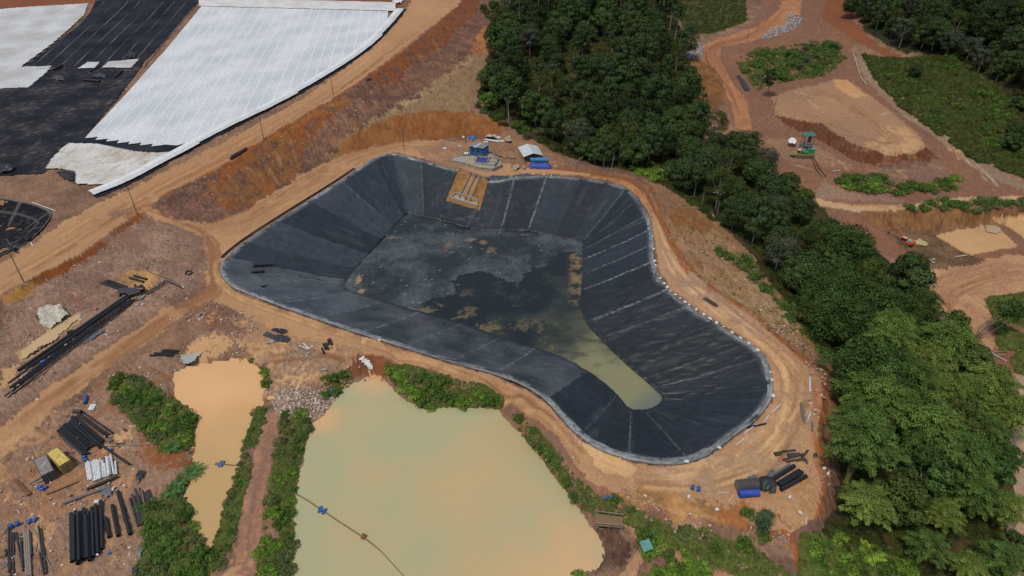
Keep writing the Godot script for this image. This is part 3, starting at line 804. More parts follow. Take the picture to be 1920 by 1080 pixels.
	# ditch beside the outer berm, rills down the cut slopes
	rut(path_on([1205,335, 1225,358, 1245,410, 1262,450, 1295,500, 1345,545, 1420,590, 1470,640, 1520,680, 1545,720, 1548,780, 1550,850, 1555,900]), 1.0, CLAY2, 0.9, -0.35)
	rut(path_on([1450,628, 1480,650, 1520,690, 1530,740, 1528,800, 1535,880]), 0.9, CLAY2, 0.7, -0.25)
	rut(path_on([700,668, 800,692, 900,735, 960,762, 1005,790, 1045,828, 1080,878]), 0.8, DARK2, 0.5, -0.2)
	for q in 46:
		var f := q / 46.0
		var top := Vector2(390, 334).lerp(Vector2(840, 30), f) + Vector2(0, -22 * sin(f * PI) * -1)
		var run := Vector2(rng.randf_range(20, 45), rng.randf_range(30, 62))
		rut(path_on([top.x + 8, top.y + 10, top.x + run.x * 0.6, top.y + run.y * 0.5, top.x + run.x, top.y + run.y], 3), rng.randf_range(0.5, 1.1), DARK if q % 3 else PALE2, 0.5, -0.15)
	for q in 30:
		var x0 := rng.randf_range(650, 930)
		rut(path_on([x0, 215 + rng.randf_range(0, 12), x0 + 4, 235, x0 + rng.randf_range(-6, 10), 252], 2), 0.7, CLAY2 if q % 2 else OCHRE, 0.6, -0.15)
	for q in 22:
		var x0 := rng.randf_range(1660, 1900)
		rut(path_on([x0, 400, x0 - 6, 412, x0 + rng.randf_range(-10, 4), 424], 2), 0.9, DARK if q % 2 else OCHRE, 0.5, -0.2)

func finish_ground() -> void:
	# stones and lumps of the gravel
	for k in NX * NZ:
		var g := gravel[k]
		var r := wr[k]
		if r < 0.012 * g:
			var t := r / 0.012
			vr[k] = lerpf(vr[k], 0.55, 0.3 + 0.6 * t)
			vg[k] = lerpf(vg[k], 0.46, 0.3 + 0.6 * t)
			vb[k] = lerpf(vb[k], 0.40, 0.3 + 0.6 * t)
			vh[k] += 0.1
		else:
			var m := 1.0 + (fposmod(r * 37.0, 1.0) - 0.5) * (0.05 + 0.24 * g) + n3[k] * (0.08 + 0.16 * g) + n2[k] * 0.18
			vr[k] *= m * 1.64
			vg[k] *= m * 1.60
			vb[k] *= m * 1.44
			vh[k] += (fposmod(r * 91.0, 1.0) - 0.5) * 0.10 * g
		if zone[k] == 5:
			var gully := absf(noise_mid.get_noise_2d(vx[k] * 1.3 + vz[k] * 0.5, vz[k] * 0.5 - vx[k] * 0.3))
			vh[k] += noise_ridge.get_noise_2d(vx[k] * 1.6, vz[k] * 1.6) * 0.4 + n3[k] * 0.05 - maxf(0, 0.16 - gully) * 2.2
			var gully_tone := 0.88 - maxf(0, 0.12 - gully) * 2.0  # whole bank darker, gullies darker still
			vr[k] *= gully_tone
			vg[k] *= gully_tone
			vb[k] *= gully_tone
		elif zone[k] == 0: vh[k] += n3[k] * 0.12 * gravel[k] + maxf(0, n2[k] - 0.15) * 0.2 * gravel[k]
	var nrm := PackedVector3Array()
	nrm.resize(NX * NZ)
	for i in NZ:
		for j in NX:
			var k := i * NX + j
			var l := k - 1 if j > 0 else k
			var r := k + 1 if j < NX - 1 else k
			var u := k - NX if i > 0 else k
			var d := k + NX if i < NZ - 1 else k
			var gx := (vh[r] - vh[l]) / (vx[r] - vx[l])
			var ux := vx[d] - vx[u]
			var gz := (vh[d] - vh[u] - gx * ux) / (vz[d] - vz[u])
			nrm[k] = Vector3(-gx, 1, -gz).normalized()
	var names := ["ground", "haul_road", "perimeter_track", "valley_road", "causeway_path", "embankment", "terrace"]
	for zn in names.size():
		var remap := PackedInt32Array()
		remap.resize(NX * NZ)
		remap.fill(-1)
		var pos := PackedVector3Array()
		var nor := PackedVector3Array()
		var col := PackedColorArray()
		var idx := PackedInt32Array()
		var c4 := PackedInt32Array([0, 0, 0, 0])
		for i in NZ - 1:
			for j in NX - 1:
				var k := i * NX + j
				if zone[k] != zn: continue
				c4[0] = k; c4[1] = k + 1; c4[2] = k + NX; c4[3] = k + NX + 1
				for q in 4:
					var s := c4[q]
					if remap[s] < 0:
						remap[s] = pos.size()
						pos.append(Vector3(vx[s], vh[s], vz[s]))
						nor.append(nrm[s])
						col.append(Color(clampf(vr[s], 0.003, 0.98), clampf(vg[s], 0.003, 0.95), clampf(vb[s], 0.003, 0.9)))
				idx.append(remap[k]); idx.append(remap[k + NX]); idx.append(remap[k + 1])
				idx.append(remap[k + 1]); idx.append(remap[k + NX]); idx.append(remap[k + NX + 1])
		if zn == 0: skirt(pos, nor, col, idx, remap)
		var am := ArrayMesh.new()
		var arr := []
		arr.resize(Mesh.ARRAY_MAX)
		arr[Mesh.ARRAY_VERTEX] = pos
		arr[Mesh.ARRAY_NORMAL] = nor
		arr[Mesh.ARRAY_COLOR] = col
		arr[Mesh.ARRAY_INDEX] = idx
		am.add_surface_from_arrays(Mesh.PRIMITIVE_TRIANGLES, arr)
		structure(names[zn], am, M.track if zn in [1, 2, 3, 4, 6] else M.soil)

# carry the ground on to the horizon from the edge of the surveyed part
func skirt(pos: PackedVector3Array, nor: PackedVector3Array, col: PackedColorArray, idx: PackedInt32Array, _remap: PackedInt32Array) -> void:
	var border := PackedInt32Array()
	for j in range(0, NX, 8): border.append((NZ - 1) * NX + j)
	border.append(NZ * NX - 1)
	for i in range(NZ - 1, -1, -8): border.append(i * NX + NX - 1)
	border.append(NX - 1)
	for j in range(NX - 1, -1, -8): border.append(j)
	border.append(0)
	for i in range(0, NZ, 8): border.append(i * NX)
	border.append((NZ - 1) * NX)
	var first := pos.size()
	var rings := [0.0, 30.0, 150.0, 700.0, 3500.0]
	for k in border:
		var p := Vector3(vx[k], vh[k], vz[k])
		var out := Vector3(p.x, 0, p.z + 300).normalized()
		for r in rings:
			var q: Vector3 = p + out * r
			q.y = p.y - 0.05 + (noise_low.get_noise_2d(q.x * 0.2, q.z * 0.2) * minf(r * 0.03, 18) if r > 0 else 0.0)
			pos.append(q)
			nor.append(Vector3.UP)
			col.append(Color(0.05, 0.055, 0.022) if r > 100 or p.z < -500 else Color(0.16, 0.1, 0.06))
	var m := rings.size()
	for b in border.size() - 1:
		for r in m - 1:
			var a := first + b * m + r
			idx.append_array(PackedInt32Array([a, a + 1, a + m, a + 1, a + m + 1, a + m]))

# ---------------------------------------------------------------- sheets and water
# a sheet that fills an outline on a grid of `step` metres; height and colour come from functions of the place
func sheet(poly: PackedVector2Array, step: float, height: Callable, tint: Callable, uneven := 0.0) -> ArrayMesh:
	var lo := poly[0]
	var hi := poly[0]
	for p in poly:
		lo = lo.min(p)
		hi = hi.max(p)
	var nx := int((hi.x - lo.x) / step) + 2
	var nz := int((hi.y - lo.y) / step) + 2
	var at := PackedInt32Array()
	at.resize(nx * nz)
	at.fill(-1)
	var st := SurfaceTool.new()
	st.begin(Mesh.PRIMITIVE_TRIANGLES)
	st.set_smooth_group(0)
	var inside := PackedByteArray()
	inside.resize((nx - 1) * (nz - 1))
	for j in nz - 1:
		for i in nx - 1:
			var c := lo + Vector2(i + 0.5, j + 0.5) * step
			if uneven > 0: c += Vector2(noise_mid.get_noise_2d(c.x * 2, c.y * 2), noise_mid.get_noise_2d(c.y * 2, c.x * 2 + 90)) * uneven
			inside[j * (nx - 1) + i] = 1 if Geometry2D.is_point_in_polygon(c, poly) else 0
	var count := 0
	for j in nz - 1:
		for i in nx - 1:
			if not inside[j * (nx - 1) + i]: continue
			for q in [[0, 0], [1, 0], [0, 1], [1, 1]]:
				var k: int = (j + q[1]) * nx + i + q[0]
				if at[k] < 0:
					at[k] = count
					count += 1
					var x: float = lo.x + (i + q[0]) * step
					var z: float = lo.y + (j + q[1]) * step
					st.set_color(tint.call(x, z))
					st.add_vertex(Vector3(x, height.call(x, z), z))
			var a := at[j * nx + i]
			var b := at[j * nx + i + 1]
			var c := at[(j + 1) * nx + i]
			var d := at[(j + 1) * nx + i + 1]
			for q in [a, b, c, b, d, c]: st.add_index(q)
	st.generate_normals()
	return st.commit()

func grown(poly: PackedVector2Array, by: float) -> PackedVector2Array:
	var r := Geometry2D.offset_polygon(poly, by, Geometry2D.JOIN_ROUND)
	var best := poly
	var most := 0.0
	for p in r:
		if p.size() > most:
			most = p.size()
			best = p
	return best

func mix3(a: Array, b: Array, t: float) -> Color:
	t = clampf(t, 0, 1)
	return Color(lerpf(a[0], b[0], t), lerpf(a[1], b[1], t), lerpf(a[2], b[2], t))

func build_waters() -> void:
	var mid := P(860, 900, -4)
	var pale := P(1040, 800, -4)
	var silt := [[P(1090, 1075, -4), 13.0], [P(1125, 1000, -4), 5.0], [P(700, 712, -4), 6.0], [P(600, 790, -4), 4.0]]
	var m := sheet(grown(flat(line(-4, big_shore)), 3.0), 1.5, func(_x, _z): return -4.0, func(x, z):
		var d := Vector2(x - mid.x, z - mid.z).length() / 45.0
		var n := noise_low.get_noise_2d(x * 1.2 + 40, z * 1.2) * 0.9 + noise_mid.get_noise_2d(x * 0.4, z * 0.4) * 0.35
		var c := mix3([0.465, 0.342, 0.172], [0.362, 0.355, 0.2], d * 1.25 + n * 1.0)
		var e := Vector2(x - pale.x, z - pale.z).length() / 18.0
		var g := mix3([0.30, 0.27, 0.10], [0.3, 0.27, 0.1], 0)
		c = c.lerp(g, clampf(1 - e, 0, 1) * 0.4)
		for s in silt:
			var f: float = Vector2(x - s[0].x, z - s[0].z).length() / s[1] + n * 0.7
			c = c.lerp(Color(0.60, 0.36, 0.18), clampf(1.15 - f, 0, 1) * 0.85)
		return c)
	structure("settling_pond_water", m, M.water)
	m = sheet(grown(flat(line(-3.2, orange_shore)), 2.5), 1.0, func(_x, _z): return -3.2, func(x, z):
		var n := noise_low.get_noise_2d(x * 1.5, z * 1.5) + noise_mid.get_noise_2d(x * 0.5, z * 0.5) * 0.5
		var c := mix3([0.66, 0.385, 0.18], [0.58, 0.33, 0.145], 0.5 + n)
		var south := clampf((z + 118.0) / 22.0, 0, 1)
		return c.lerp(Color(0.42, 0.29, 0.12), south * 0.8))
	structure("muddy_pond_water", m, M.water)
	for w in [["rain_puddle", [338,664, 352,656, 372,655, 378,664, 372,682, 352,688, 340,678], [0.27, 0.33, 0.32], [0.36, 0.35, 0.29]],
			["trench_puddle", [36,662, 70,640, 110,607, 148,588, 152,598, 118,626, 66,664, 40,674], [0.46, 0.33, 0.18], [0.5, 0.33, 0.17]],
			["pit_puddle", [1712,452, 1725,449, 1738,456, 1736,462, 1718,459], [0.4, 0.33, 0.13], [0.36, 0.28, 0.12]],
			["basin_puddle", [1846,425, 1868,423, 1876,434, 1868,440, 1850,436], [0.38, 0.28, 0.19], [0.4, 0.28, 0.17]]]:
		var o := on_ground(w[1])
		var low := 0.0
		for p in o: low += p.y / o.size()
		var level := low + 0.3
		var ca: Array = w[2]
		var cb: Array = w[3]
		structure(w[0], sheet(flat(o), 0.5, func(_x, _z): return level, func(x, z): return mix3(ca, cb, 0.5 + noise_mid.get_noise_2d(x, z)), 1.0), M.water)

# ---------------------------------------------------------------- the lined pond
func build_pond_liner() -> void:
	var root := thing("pond_liner", "black plastic sheet lining of the large storage pond with dusty seams", "pond liner")
	var pairs := rim_px.size() / 2
	var nv := 40
	# seams with a line of pale dust, and how strong it is
	var dusty := {1: 0.3, 4: 0.8, 5: 0.9, 8: 0.5, 9: 0.3, 10: 0.45, 11: 0.9, 12: 0.8, 13: 1.0, 15: 0.9, 16: 0.3, 19: 0.25, 25: 0.4, 27: 0.5, 29: 0.3, 31: 0.5, 33: 0.8, 34: 0.6, 35: 0.5, 36: 0.7, 37: 0.6, 38: 0.7, 39: 0.6, 47: 0.3}
	var tone := PackedFloat32Array()
	for s in pairs + 1: tone.append(rng.randf())
	var run := 0.0
	for s in pairs:
		var bright := tone[s]
		var base := Color(0.0115, 0.0155, 0.0205).lerp(Color(0.021, 0.0285, 0.0365), bright * bright)
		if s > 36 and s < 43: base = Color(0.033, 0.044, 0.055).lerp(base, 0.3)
		if s in [44, 46, 0]: base = Color(0.03, 0.039, 0.048)  # alternate left panels paler: sky sheen put into the sheet colour
		if s > 12 and s < 20: base = base.lerp(Color(0.012, 0.015, 0.018), 0.6)
		var st := SurfaceTool.new()
		st.begin(Mesh.PRIMITIVE_TRIANGLES)
		st.set_smooth_group(0)
		var nu := SUB * 3
		var v0 := 0.60 if s == 2 else 0.0
		var along: float = rim[s * SUB].distance_to(rim[(s + 1) * SUB % rim.size()])
		# slack folds: where across the panel, how they wander, where they begin and end, how high
		var folds := []
		for q in 1 + int(along / 3.2):
			folds.append([rng.randf(), rng.randf_range(-0.9, 0.9), rng.randf_range(0, 0.6), rng.randf_range(0.5, 1.0), rng.randf_range(0.08, 0.24), rng.randf() * 9.0])
		for v in nv + 1:
			for u in nu + 1:
				var f := s * SUB + float(u) / 3.0
				var i := int(f) % rim.size()
				var i2 := (i + 1) % rim.size()
				var fr := f - floorf(f)
				var a := rim[i].lerp(rim[i2], fr)
				var b := foot[i].lerp(foot[i2], fr)
				var t := v0 + (1.0 - v0) * v / nv
				var p := a.lerp(b, t)
				var width := a.distance_to(b)
				var sx := run + along * u / nu
				var sv := t * width
				var edge := minf(u, nu - u) / float(nu)
				# sag over the run of the slope, folds that run down it, fine crumples
				p.y += 0.28 * (1 - t) - 0.5 * sin(t * PI) * (0.5 + 0.5 * noise_low.get_noise_2d(sx, sv))
				var fold := 1.0 - absf(noise_mid.get_noise_2d(p.x * 0.8 + sv * 0.15, p.z * 0.8 - sv * 0.1)) * 3.5
				p.y += maxf(0, fold) * 0.24 + noise_fine.get_noise_2d(p.x * 0.7, p.z * 0.7) * 0.04 + maxf(0, 1.0 - absf(noise_mid.get_noise_2d(sx * 1.5 + 50, sv * 0.9)) * 6.0) * 0.13
				p.y += 0.14 * maxf(0, 1 - edge * 9.0)
				for w in folds:
					if t < w[2] or t > w[3]: continue
					var du: float = absf(float(u) / nu - w[0] - w[1] * (t - w[2]) - 0.05 * sin(t * 14.0 + w[5])) * along
					p.y += w[4] * maxf(0, 1.0 - du / 0.42) * sin(PI * (t - w[2]) / (w[3] - w[2]))
				if t > 0.95: p.y += 0.28 * sin((t - 0.95) / 0.05 * PI)
				var c := base * (1.0 + 0.35 * noise_mid.get_noise_2d(p.x * 0.5, p.z * 0.5) + 0.2 * noise_fine.get_noise_2d(p.x * 0.6, p.z * 0.6))
				# dust: at the rim, on seams, and fanned down the slope
				var d := 0.0
				var side := s if u < nu / 2 else s + 1
				if dusty.has(side % pairs):
					var ragged := clampf(0.55 + noise_fine.get_noise_2d(p.x * 1.6, p.z * 1.6) * 1.4, 0, 1)
					d = dusty[side % pairs] * clampf(1.0 - edge * along / 0.55, 0, 1) * ragged
				d = maxf(d, 0.75 * clampf(1.0 - sv / 1.6, 0, 1) * clampf(0.7 + noise_mid.get_noise_2d(p.x, p.z) * 1.5, 0, 1))
				d = maxf(d, 0.08 * clampf(noise_fine.get_noise_2d(sx * 0.35, sv * 0.08) * 2.6 - 0.8, 0, 1))
				if s > 30 and s < 43: d = maxf(d, 0.16 + 0.2 * noise_mid.get_noise_2d(p.x * 0.7, p.z * 0.7))
				if t > 0.94: d *= 0.15
				c = c.lerp(Color(0.25, 0.27, 0.28), clampf(d, 0, 1))
				c.a = 1
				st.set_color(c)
				st.add_vertex(p)
		for v in nv:
			for u in nu:
				var k := v * (nu + 1) + u
				for q in [k, k + nu + 1, k + 1, k + 1, k + nu + 1, k + nu + 2]: st.add_index(q)
		st.generate_normals()
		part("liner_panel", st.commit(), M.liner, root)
		run += along
	# the rolled edge in its anchor trench
	var rope := SurfaceTool.new()
	rope.begin(Mesh.PRIMITIVE_TRIANGLES)
	rope.set_smooth_group(0)
	var nr := rim.size()
	var centre := Vector3.ZERO
	for p in rim: centre += p / nr
	for i in nr + 1:
		var p := rim[i % nr]
		var t := (rim[(i + 1) % nr] - rim[(i - 1 + nr) % nr]).normalized()
		var out := Vector3(-t.z, 0, t.x)
		if out.dot(p - centre) < 0: out = -out
		var big := 0.42 + 0.12 * noise_mid.get_noise_2d(p.x * 2, p.z * 2)
		if i > 24 * SUB and i < 30 * SUB: big *= 1.35
		for q in 9:
			var an := PI * q / 8.0
			var w := p + out * (cos(an) * big * 1.7) + Vector3.UP * (sin(an) * big * 0.75 + 0.02)
			w += Vector3.UP * noise_fine.get_noise_3d(w.x, w.y * 3, w.z) * 0.12
			var dust := clampf(0.55 + noise_fine.get_noise_2d(w.x * 2.5, w.z * 2.5) * 0.5 + noise_low.get_noise_2d(w.x, w.z) * 0.6, 0, 1)
			if q < 2: dust *= 0.15
			rope.set_color(Color(0.04, 0.046, 0.052).lerp(Color(0.33, 0.345, 0.34), dust))
			rope.add_vertex(w)
	for i in nr:
		if i >= 2 * SUB and i < 3 * SUB: continue
		for q in 8:
			var k := i * 9 + q
			for e in [k, k + 9, k + 1, k + 1, k + 9, k + 10]: rope.add_index(e)
	rope.generate_normals()
	part("edge_roll", rope.commit(), M.liner, root)
	# the floor
	var fp := flat(foot)
	var dry := flat(line(FLOOR, [640,530, 690,478, 765,395, 837,412, 895,425, 990,430, 1096,452, 1098,470, 1082,478, 1060,468, 1040,482, 1020,500, 1000,502, 985,520, 965,535, 950,520, 920,515, 885,508, 862,512, 850,525, 856,545, 840,552, 815,560, 790,575, 780,588, 720,570, 650,545]))
	var stains := []
	for s in [[882,450,14,4,0.6], [905,455,8,5,0.5], [672,525,6,9,0.9], [680,545,8,5,0.9], [668,552,6,4,0.8], [735,445,16,3,0.3], [840,462,9,16,0.3], [920,470,12,8,0.3], [985,440,16,3,0.4], [760,580,20,4,0.5]]:
		var w := P(s[0], s[1], FLOOR)
		stains.append([w.x, w.z, s[2] * 0.16, s[3] * 0.26, s[4]])
	var fm := sheet(grown(fp, 0.7), 0.5, func(x, z):
		var q := Vector2(x + noise_mid.get_noise_2d(x * 1.4, z * 1.4) * 2.5 + noise_fine.get_noise_2d(x, z) * 0.9, z + noise_mid.get_noise_2d(z, x) * 2.5)
		var h := 0.0 if Geometry2D.is_point_in_polygon(q, dry) else -0.45
		return FLOOR + h + noise_mid.get_noise_2d(x, z) * 0.05 + maxf(0, 1.0 - absf(noise_mid.get_noise_2d(x * 0.9 + 70, z * 0.9)) * 5) * 0.07, func(x, z):
		var n := noise_mid.get_noise_2d(x * 0.35, z * 0.35) + noise_mid.get_noise_2d(x * 2 + 9, z * 2) * 0.4 + noise_fine.get_noise_2d(x * 1.2, z * 1.2) * 0.3
		var c := Color(0.022, 0.030, 0.036).lerp(Color(0.082, 0.098, 0.108), clampf(0.35 + n * 1.1 + noise_low.get_noise_2d(x * 2, z * 2) * 0.5, 0, 1))
		if fposmod(sin(floorf(x * 2) * 12.9 + floorf(z * 2) * 78.2) * 43758.5, 1.0) < 0.004: c = Color(0.26, 0.26, 0.25)
		for s in stains:
			var d := Vector2((x - s[0]) / s[2], (z - s[1]) / s[3]).length() + noise_fine.get_noise_2d(x, z) * 0.8 + noise_mid.get_noise_2d(x * 2, z * 2) * 0.5
			if d < 1: c = c.lerp(Color(0.36, 0.22, 0.11), s[4] * clampf((1 - d) * 3, 0, 1))
		return c)
	part("floor_sheet", fm, M.liner_floor, root)
	# leachate standing on the lower part
	var tail := P(1210, 750, FLOOR)
	var turn := P(1120, 640, FLOOR)
	var head := P(900, 540, FLOOR)
	var right_a := P(1084, 480, FLOOR)
	var right_b := P(1082, 562, FLOOR)
	var low_a := P(800, 583, FLOOR)
	var low_b := P(1010, 650, FLOOR)
	var wm := sheet(grown(fp, 0.9), 0.6, func(_x, _z): return FLOOR - 0.16, func(x, z):
		var p := Vector2(x, z)
		var axis := Vector2(tail.x - head.x, tail.z - head.z)
		var t := (p - Vector2(head.x, head.z)).dot(axis) / axis.length_squared()
		var n := noise_mid.get_noise_2d(x * 0.5, z * 0.5)
		var c := Color(0.010, 0.014, 0.015).lerp(Color(0.05, 0.055, 0.035), smoothstep(0.25, 0.62, t + n * 0.25))
		c = c.lerp(Color(0.21, 0.20, 0.105), smoothstep(0.52, 0.80, t + n * 0.12))
		c = c.lerp(Color(0.13, 0.145, 0.12), smoothstep(0.93, 1.04, t))
		# drowned silt: streaks along the toe and blots
		var streak := maxf(0, 1.0 - absf(noise_mid.get_noise_2d(x * 0.35 + z * 0.2 + 200, z * 1.2)) * 6.0)
		var near_low := clampf(1.0 - Geometry2D.get_closest_point_to_segment(p, Vector2(low_a.x, low_a.z), Vector2(low_b.x, low_b.z)).distance_to(p) / 16.0, 0, 1)
		var near_right := clampf(1.0 - Geometry2D.get_closest_point_to_segment(p, Vector2(right_a.x, right_a.z), Vector2(right_b.x, right_b.z)).distance_to(p) / 3.4, 0, 1)
		var blot := clampf(noise_mid.get_noise_2d(x * 0.9, z * 0.9) * 3.0 + noise_fine.get_noise_2d(x, z) * 1.6 - 0.75, 0, 1)
		c = c.lerp(Color(0.17, 0.13, 0.06), clampf(blot * (0.15 + near_low) * 0.8, 0, 0.7))
		c = c.lerp(Color(0.24, 0.165, 0.07), clampf(near_right * 1.6, 0, 1) * clampf(0.45 + noise_mid.get_noise_2d(x * 1.6, z * 1.6) * 1.6 + noise_fine.get_noise_2d(x, z) * 0.8, 0, 1) * 0.75)
		c = c.lerp(Color(0.012, 0.02, 0.02), streak * 0.6 * smoothstep(0.2, 0.5, t) * (1 - smoothstep(0.7, 0.85, t)))
		return c)
	structure("leachate_water", wm, M.water)
	# clay ramp let into the slope between panels
	var rs := SurfaceTool.new()
	rs.begin(Mesh.PRIMITIVE_TRIANGLES)
	rs.set_smooth_group(0)
	for v in 47:
		for u in 31:
			var f := 2 * SUB + u / 30.0 * SUB
			var i := int(f)
			var a := rim[i].lerp(rim[i + 1], f - i)
			var b := foot[i].lerp(foot[i + 1], f - i)
			var tt := -0.14 + 0.76 * v / 46.0
			var p := a.lerp(b, tt)
			if tt < 0: p.y = 0.12
			var e := minf(u, 30 - u) / 30.0
			p.y += 0.12 - 0.35 * smoothstep(0.0, 0.12, e) + noise_mid.get_noise_2d(p.x * 2, p.z * 2) * 0.16 + noise_fine.get_noise_2d(p.x, p.z) * 0.08
			var n := noise_mid.get_noise_2d(p.x * 1.5, p.z * 1.5) + 0.6 * noise_fine.get_noise_2d(p.x, p.z)
			var c := mix3([0.34, 0.17, 0.055], [0.56, 0.30, 0.12], 0.5 + n)
			if e > 0.3 and v < 30: c = c.lerp(Color(0.56, 0.36, 0.21), 0.6)
			if v > 32: c = c.lerp(Color(0.55, 0.26, 0.07), 0.6)
			rs.set_color(c)
			rs.add_vertex(p)
	for v in 46:
		for u in 30:
			var k := v * 31 + u
			for q in [k, k + 1, k + 31, k + 1, k + 32, k + 31]: rs.add_index(q)
	rs.generate_normals()
	structure("clay_ramp", rs.commit(), M.soil)
	# second, smaller lined pit at the left edge
	var small := thing("lined_pit", "small black lined pit beside the haul road at the left edge", "pond liner")
	var outer := smooth_line(line3([-30,379,2.0, 40,379,2.0, 94,399,2.0, 84,425,2.0, 60,450,2.0, 28,470,2.0, -30,480,2.0]), true, 6)
	var inner := smooth_line(line3([-30,425,-2, 15,425,-2, 45,432,-2, 38,438,-2, 25,444,-2, 12,448,-2, -30,450,-2]), true, 6)
	for s in 7:
		var st := SurfaceTool.new()
		st.begin(Mesh.PRIMITIVE_TRIANGLES)
		st.set_smooth_group(0)
		for v in 15:
			for u in 13:
				var f := s * 6 + u * 0.5
				var i := int(f) % outer.size()
				var i2 := (i + 1) % outer.size()
				var p := outer[i].lerp(outer[i2], f - floorf(f)).lerp(inner[i].lerp(inner[i2], f - floorf(f)), v / 14.0)
				p.y += 0.35 * (1 - v / 14.0) + maxf(0, 1 - absf(noise_mid.get_noise_2d(p.x, p.z)) * 4) * 0.25
				var d := clampf(noise_fine.get_noise_2d(p.x * 0.7, p.z * 0.7) * 1.5 - 0.3, 0, 1) * 0.25
				if u == 0 or u == 12: d = 0.35
				if v == 0: d = 0.6
				if v == 7: d = maxf(d, 0.3)
				st.set_color(Color(0.012, 0.014, 0.018).lerp(Color(0.26, 0.25, 0.23), d))
				st.add_vertex(p)
		for v in 14:
			for u in 12:
				var k := v * 13 + u
				for q in [k, k + 13, k + 1, k + 1, k + 13, k + 14]: st.add_index(q)
		st.generate_normals()
		part("liner_panel", st.commit(), M.landfill, small)
	part("floor_sheet", sheet(grown(flat(inner), 0.5), 0.8, func(x, z): return -1.95 + noise_mid.get_noise_2d(x, z) * 0.1, func(x, z):
		return Color(0.02, 0.022, 0.026).lerp(Color(0.45, 0.26, 0.12), clampf(noise_mid.get_noise_2d(x * 2, z * 2) * 4 - 1.1, 0, 1))), M.landfill, small)

# a spot on the clay ramp: f across it, t down the slope from the rim
func ramp_at(f: float, t: float) -> Vector3:
	var q := (2 + f) * SUB
	var i := int(q)
	var p := rim[i].lerp(rim[i + 1], q - i).lerp(foot[i].lerp(foot[i + 1], q - i), t)
	if t < 0: p.y = 0.12
	return p + Vector3.DOWN * 0.2

# ---------------------------------------------------------------- landfill cell
func drape(poly: PackedVector2Array, step: float, lift: float, tint: Callable) -> ArrayMesh:
	return sheet(poly, step, func(x, z): return H(x, z) + lift + noise_mid.get_noise_2d(x, z) * 0.10 + noise_fine.get_noise_2d(x * 0.5, z * 0.5) * 0.04, tint)

# a strip of cloth between two lines, laid on the ground
func strip(la: PackedVector3Array, lb: PackedVector3Array, nu: int, lift: float, tint: Callable, sag := 0.0) -> ArrayMesh:
	var st := SurfaceTool.new()
	st.begin(Mesh.PRIMITIVE_TRIANGLES)
	st.set_smooth_group(0)
	for v in la.size():
		for u in nu + 1:
			var p := la[v].lerp(lb[v], float(u) / nu)
			p.y = H(p.x, p.z) + lift + noise_mid.get_noise_2d(p.x, p.z) * 0.10 - sag * sin(PI * u / nu)
			st.set_color(tint.call(p.x, p.z, float(u) / nu))
			st.add_vertex(p)
	for v in la.size() - 1:
		for u in nu:
			var k := v * (nu + 1) + u
			for q in [k, k + 1, k + nu + 1, k + 1, k + nu + 2, k + nu + 1]: st.add_index(q)
	st.generate_normals()
	return st.commit()

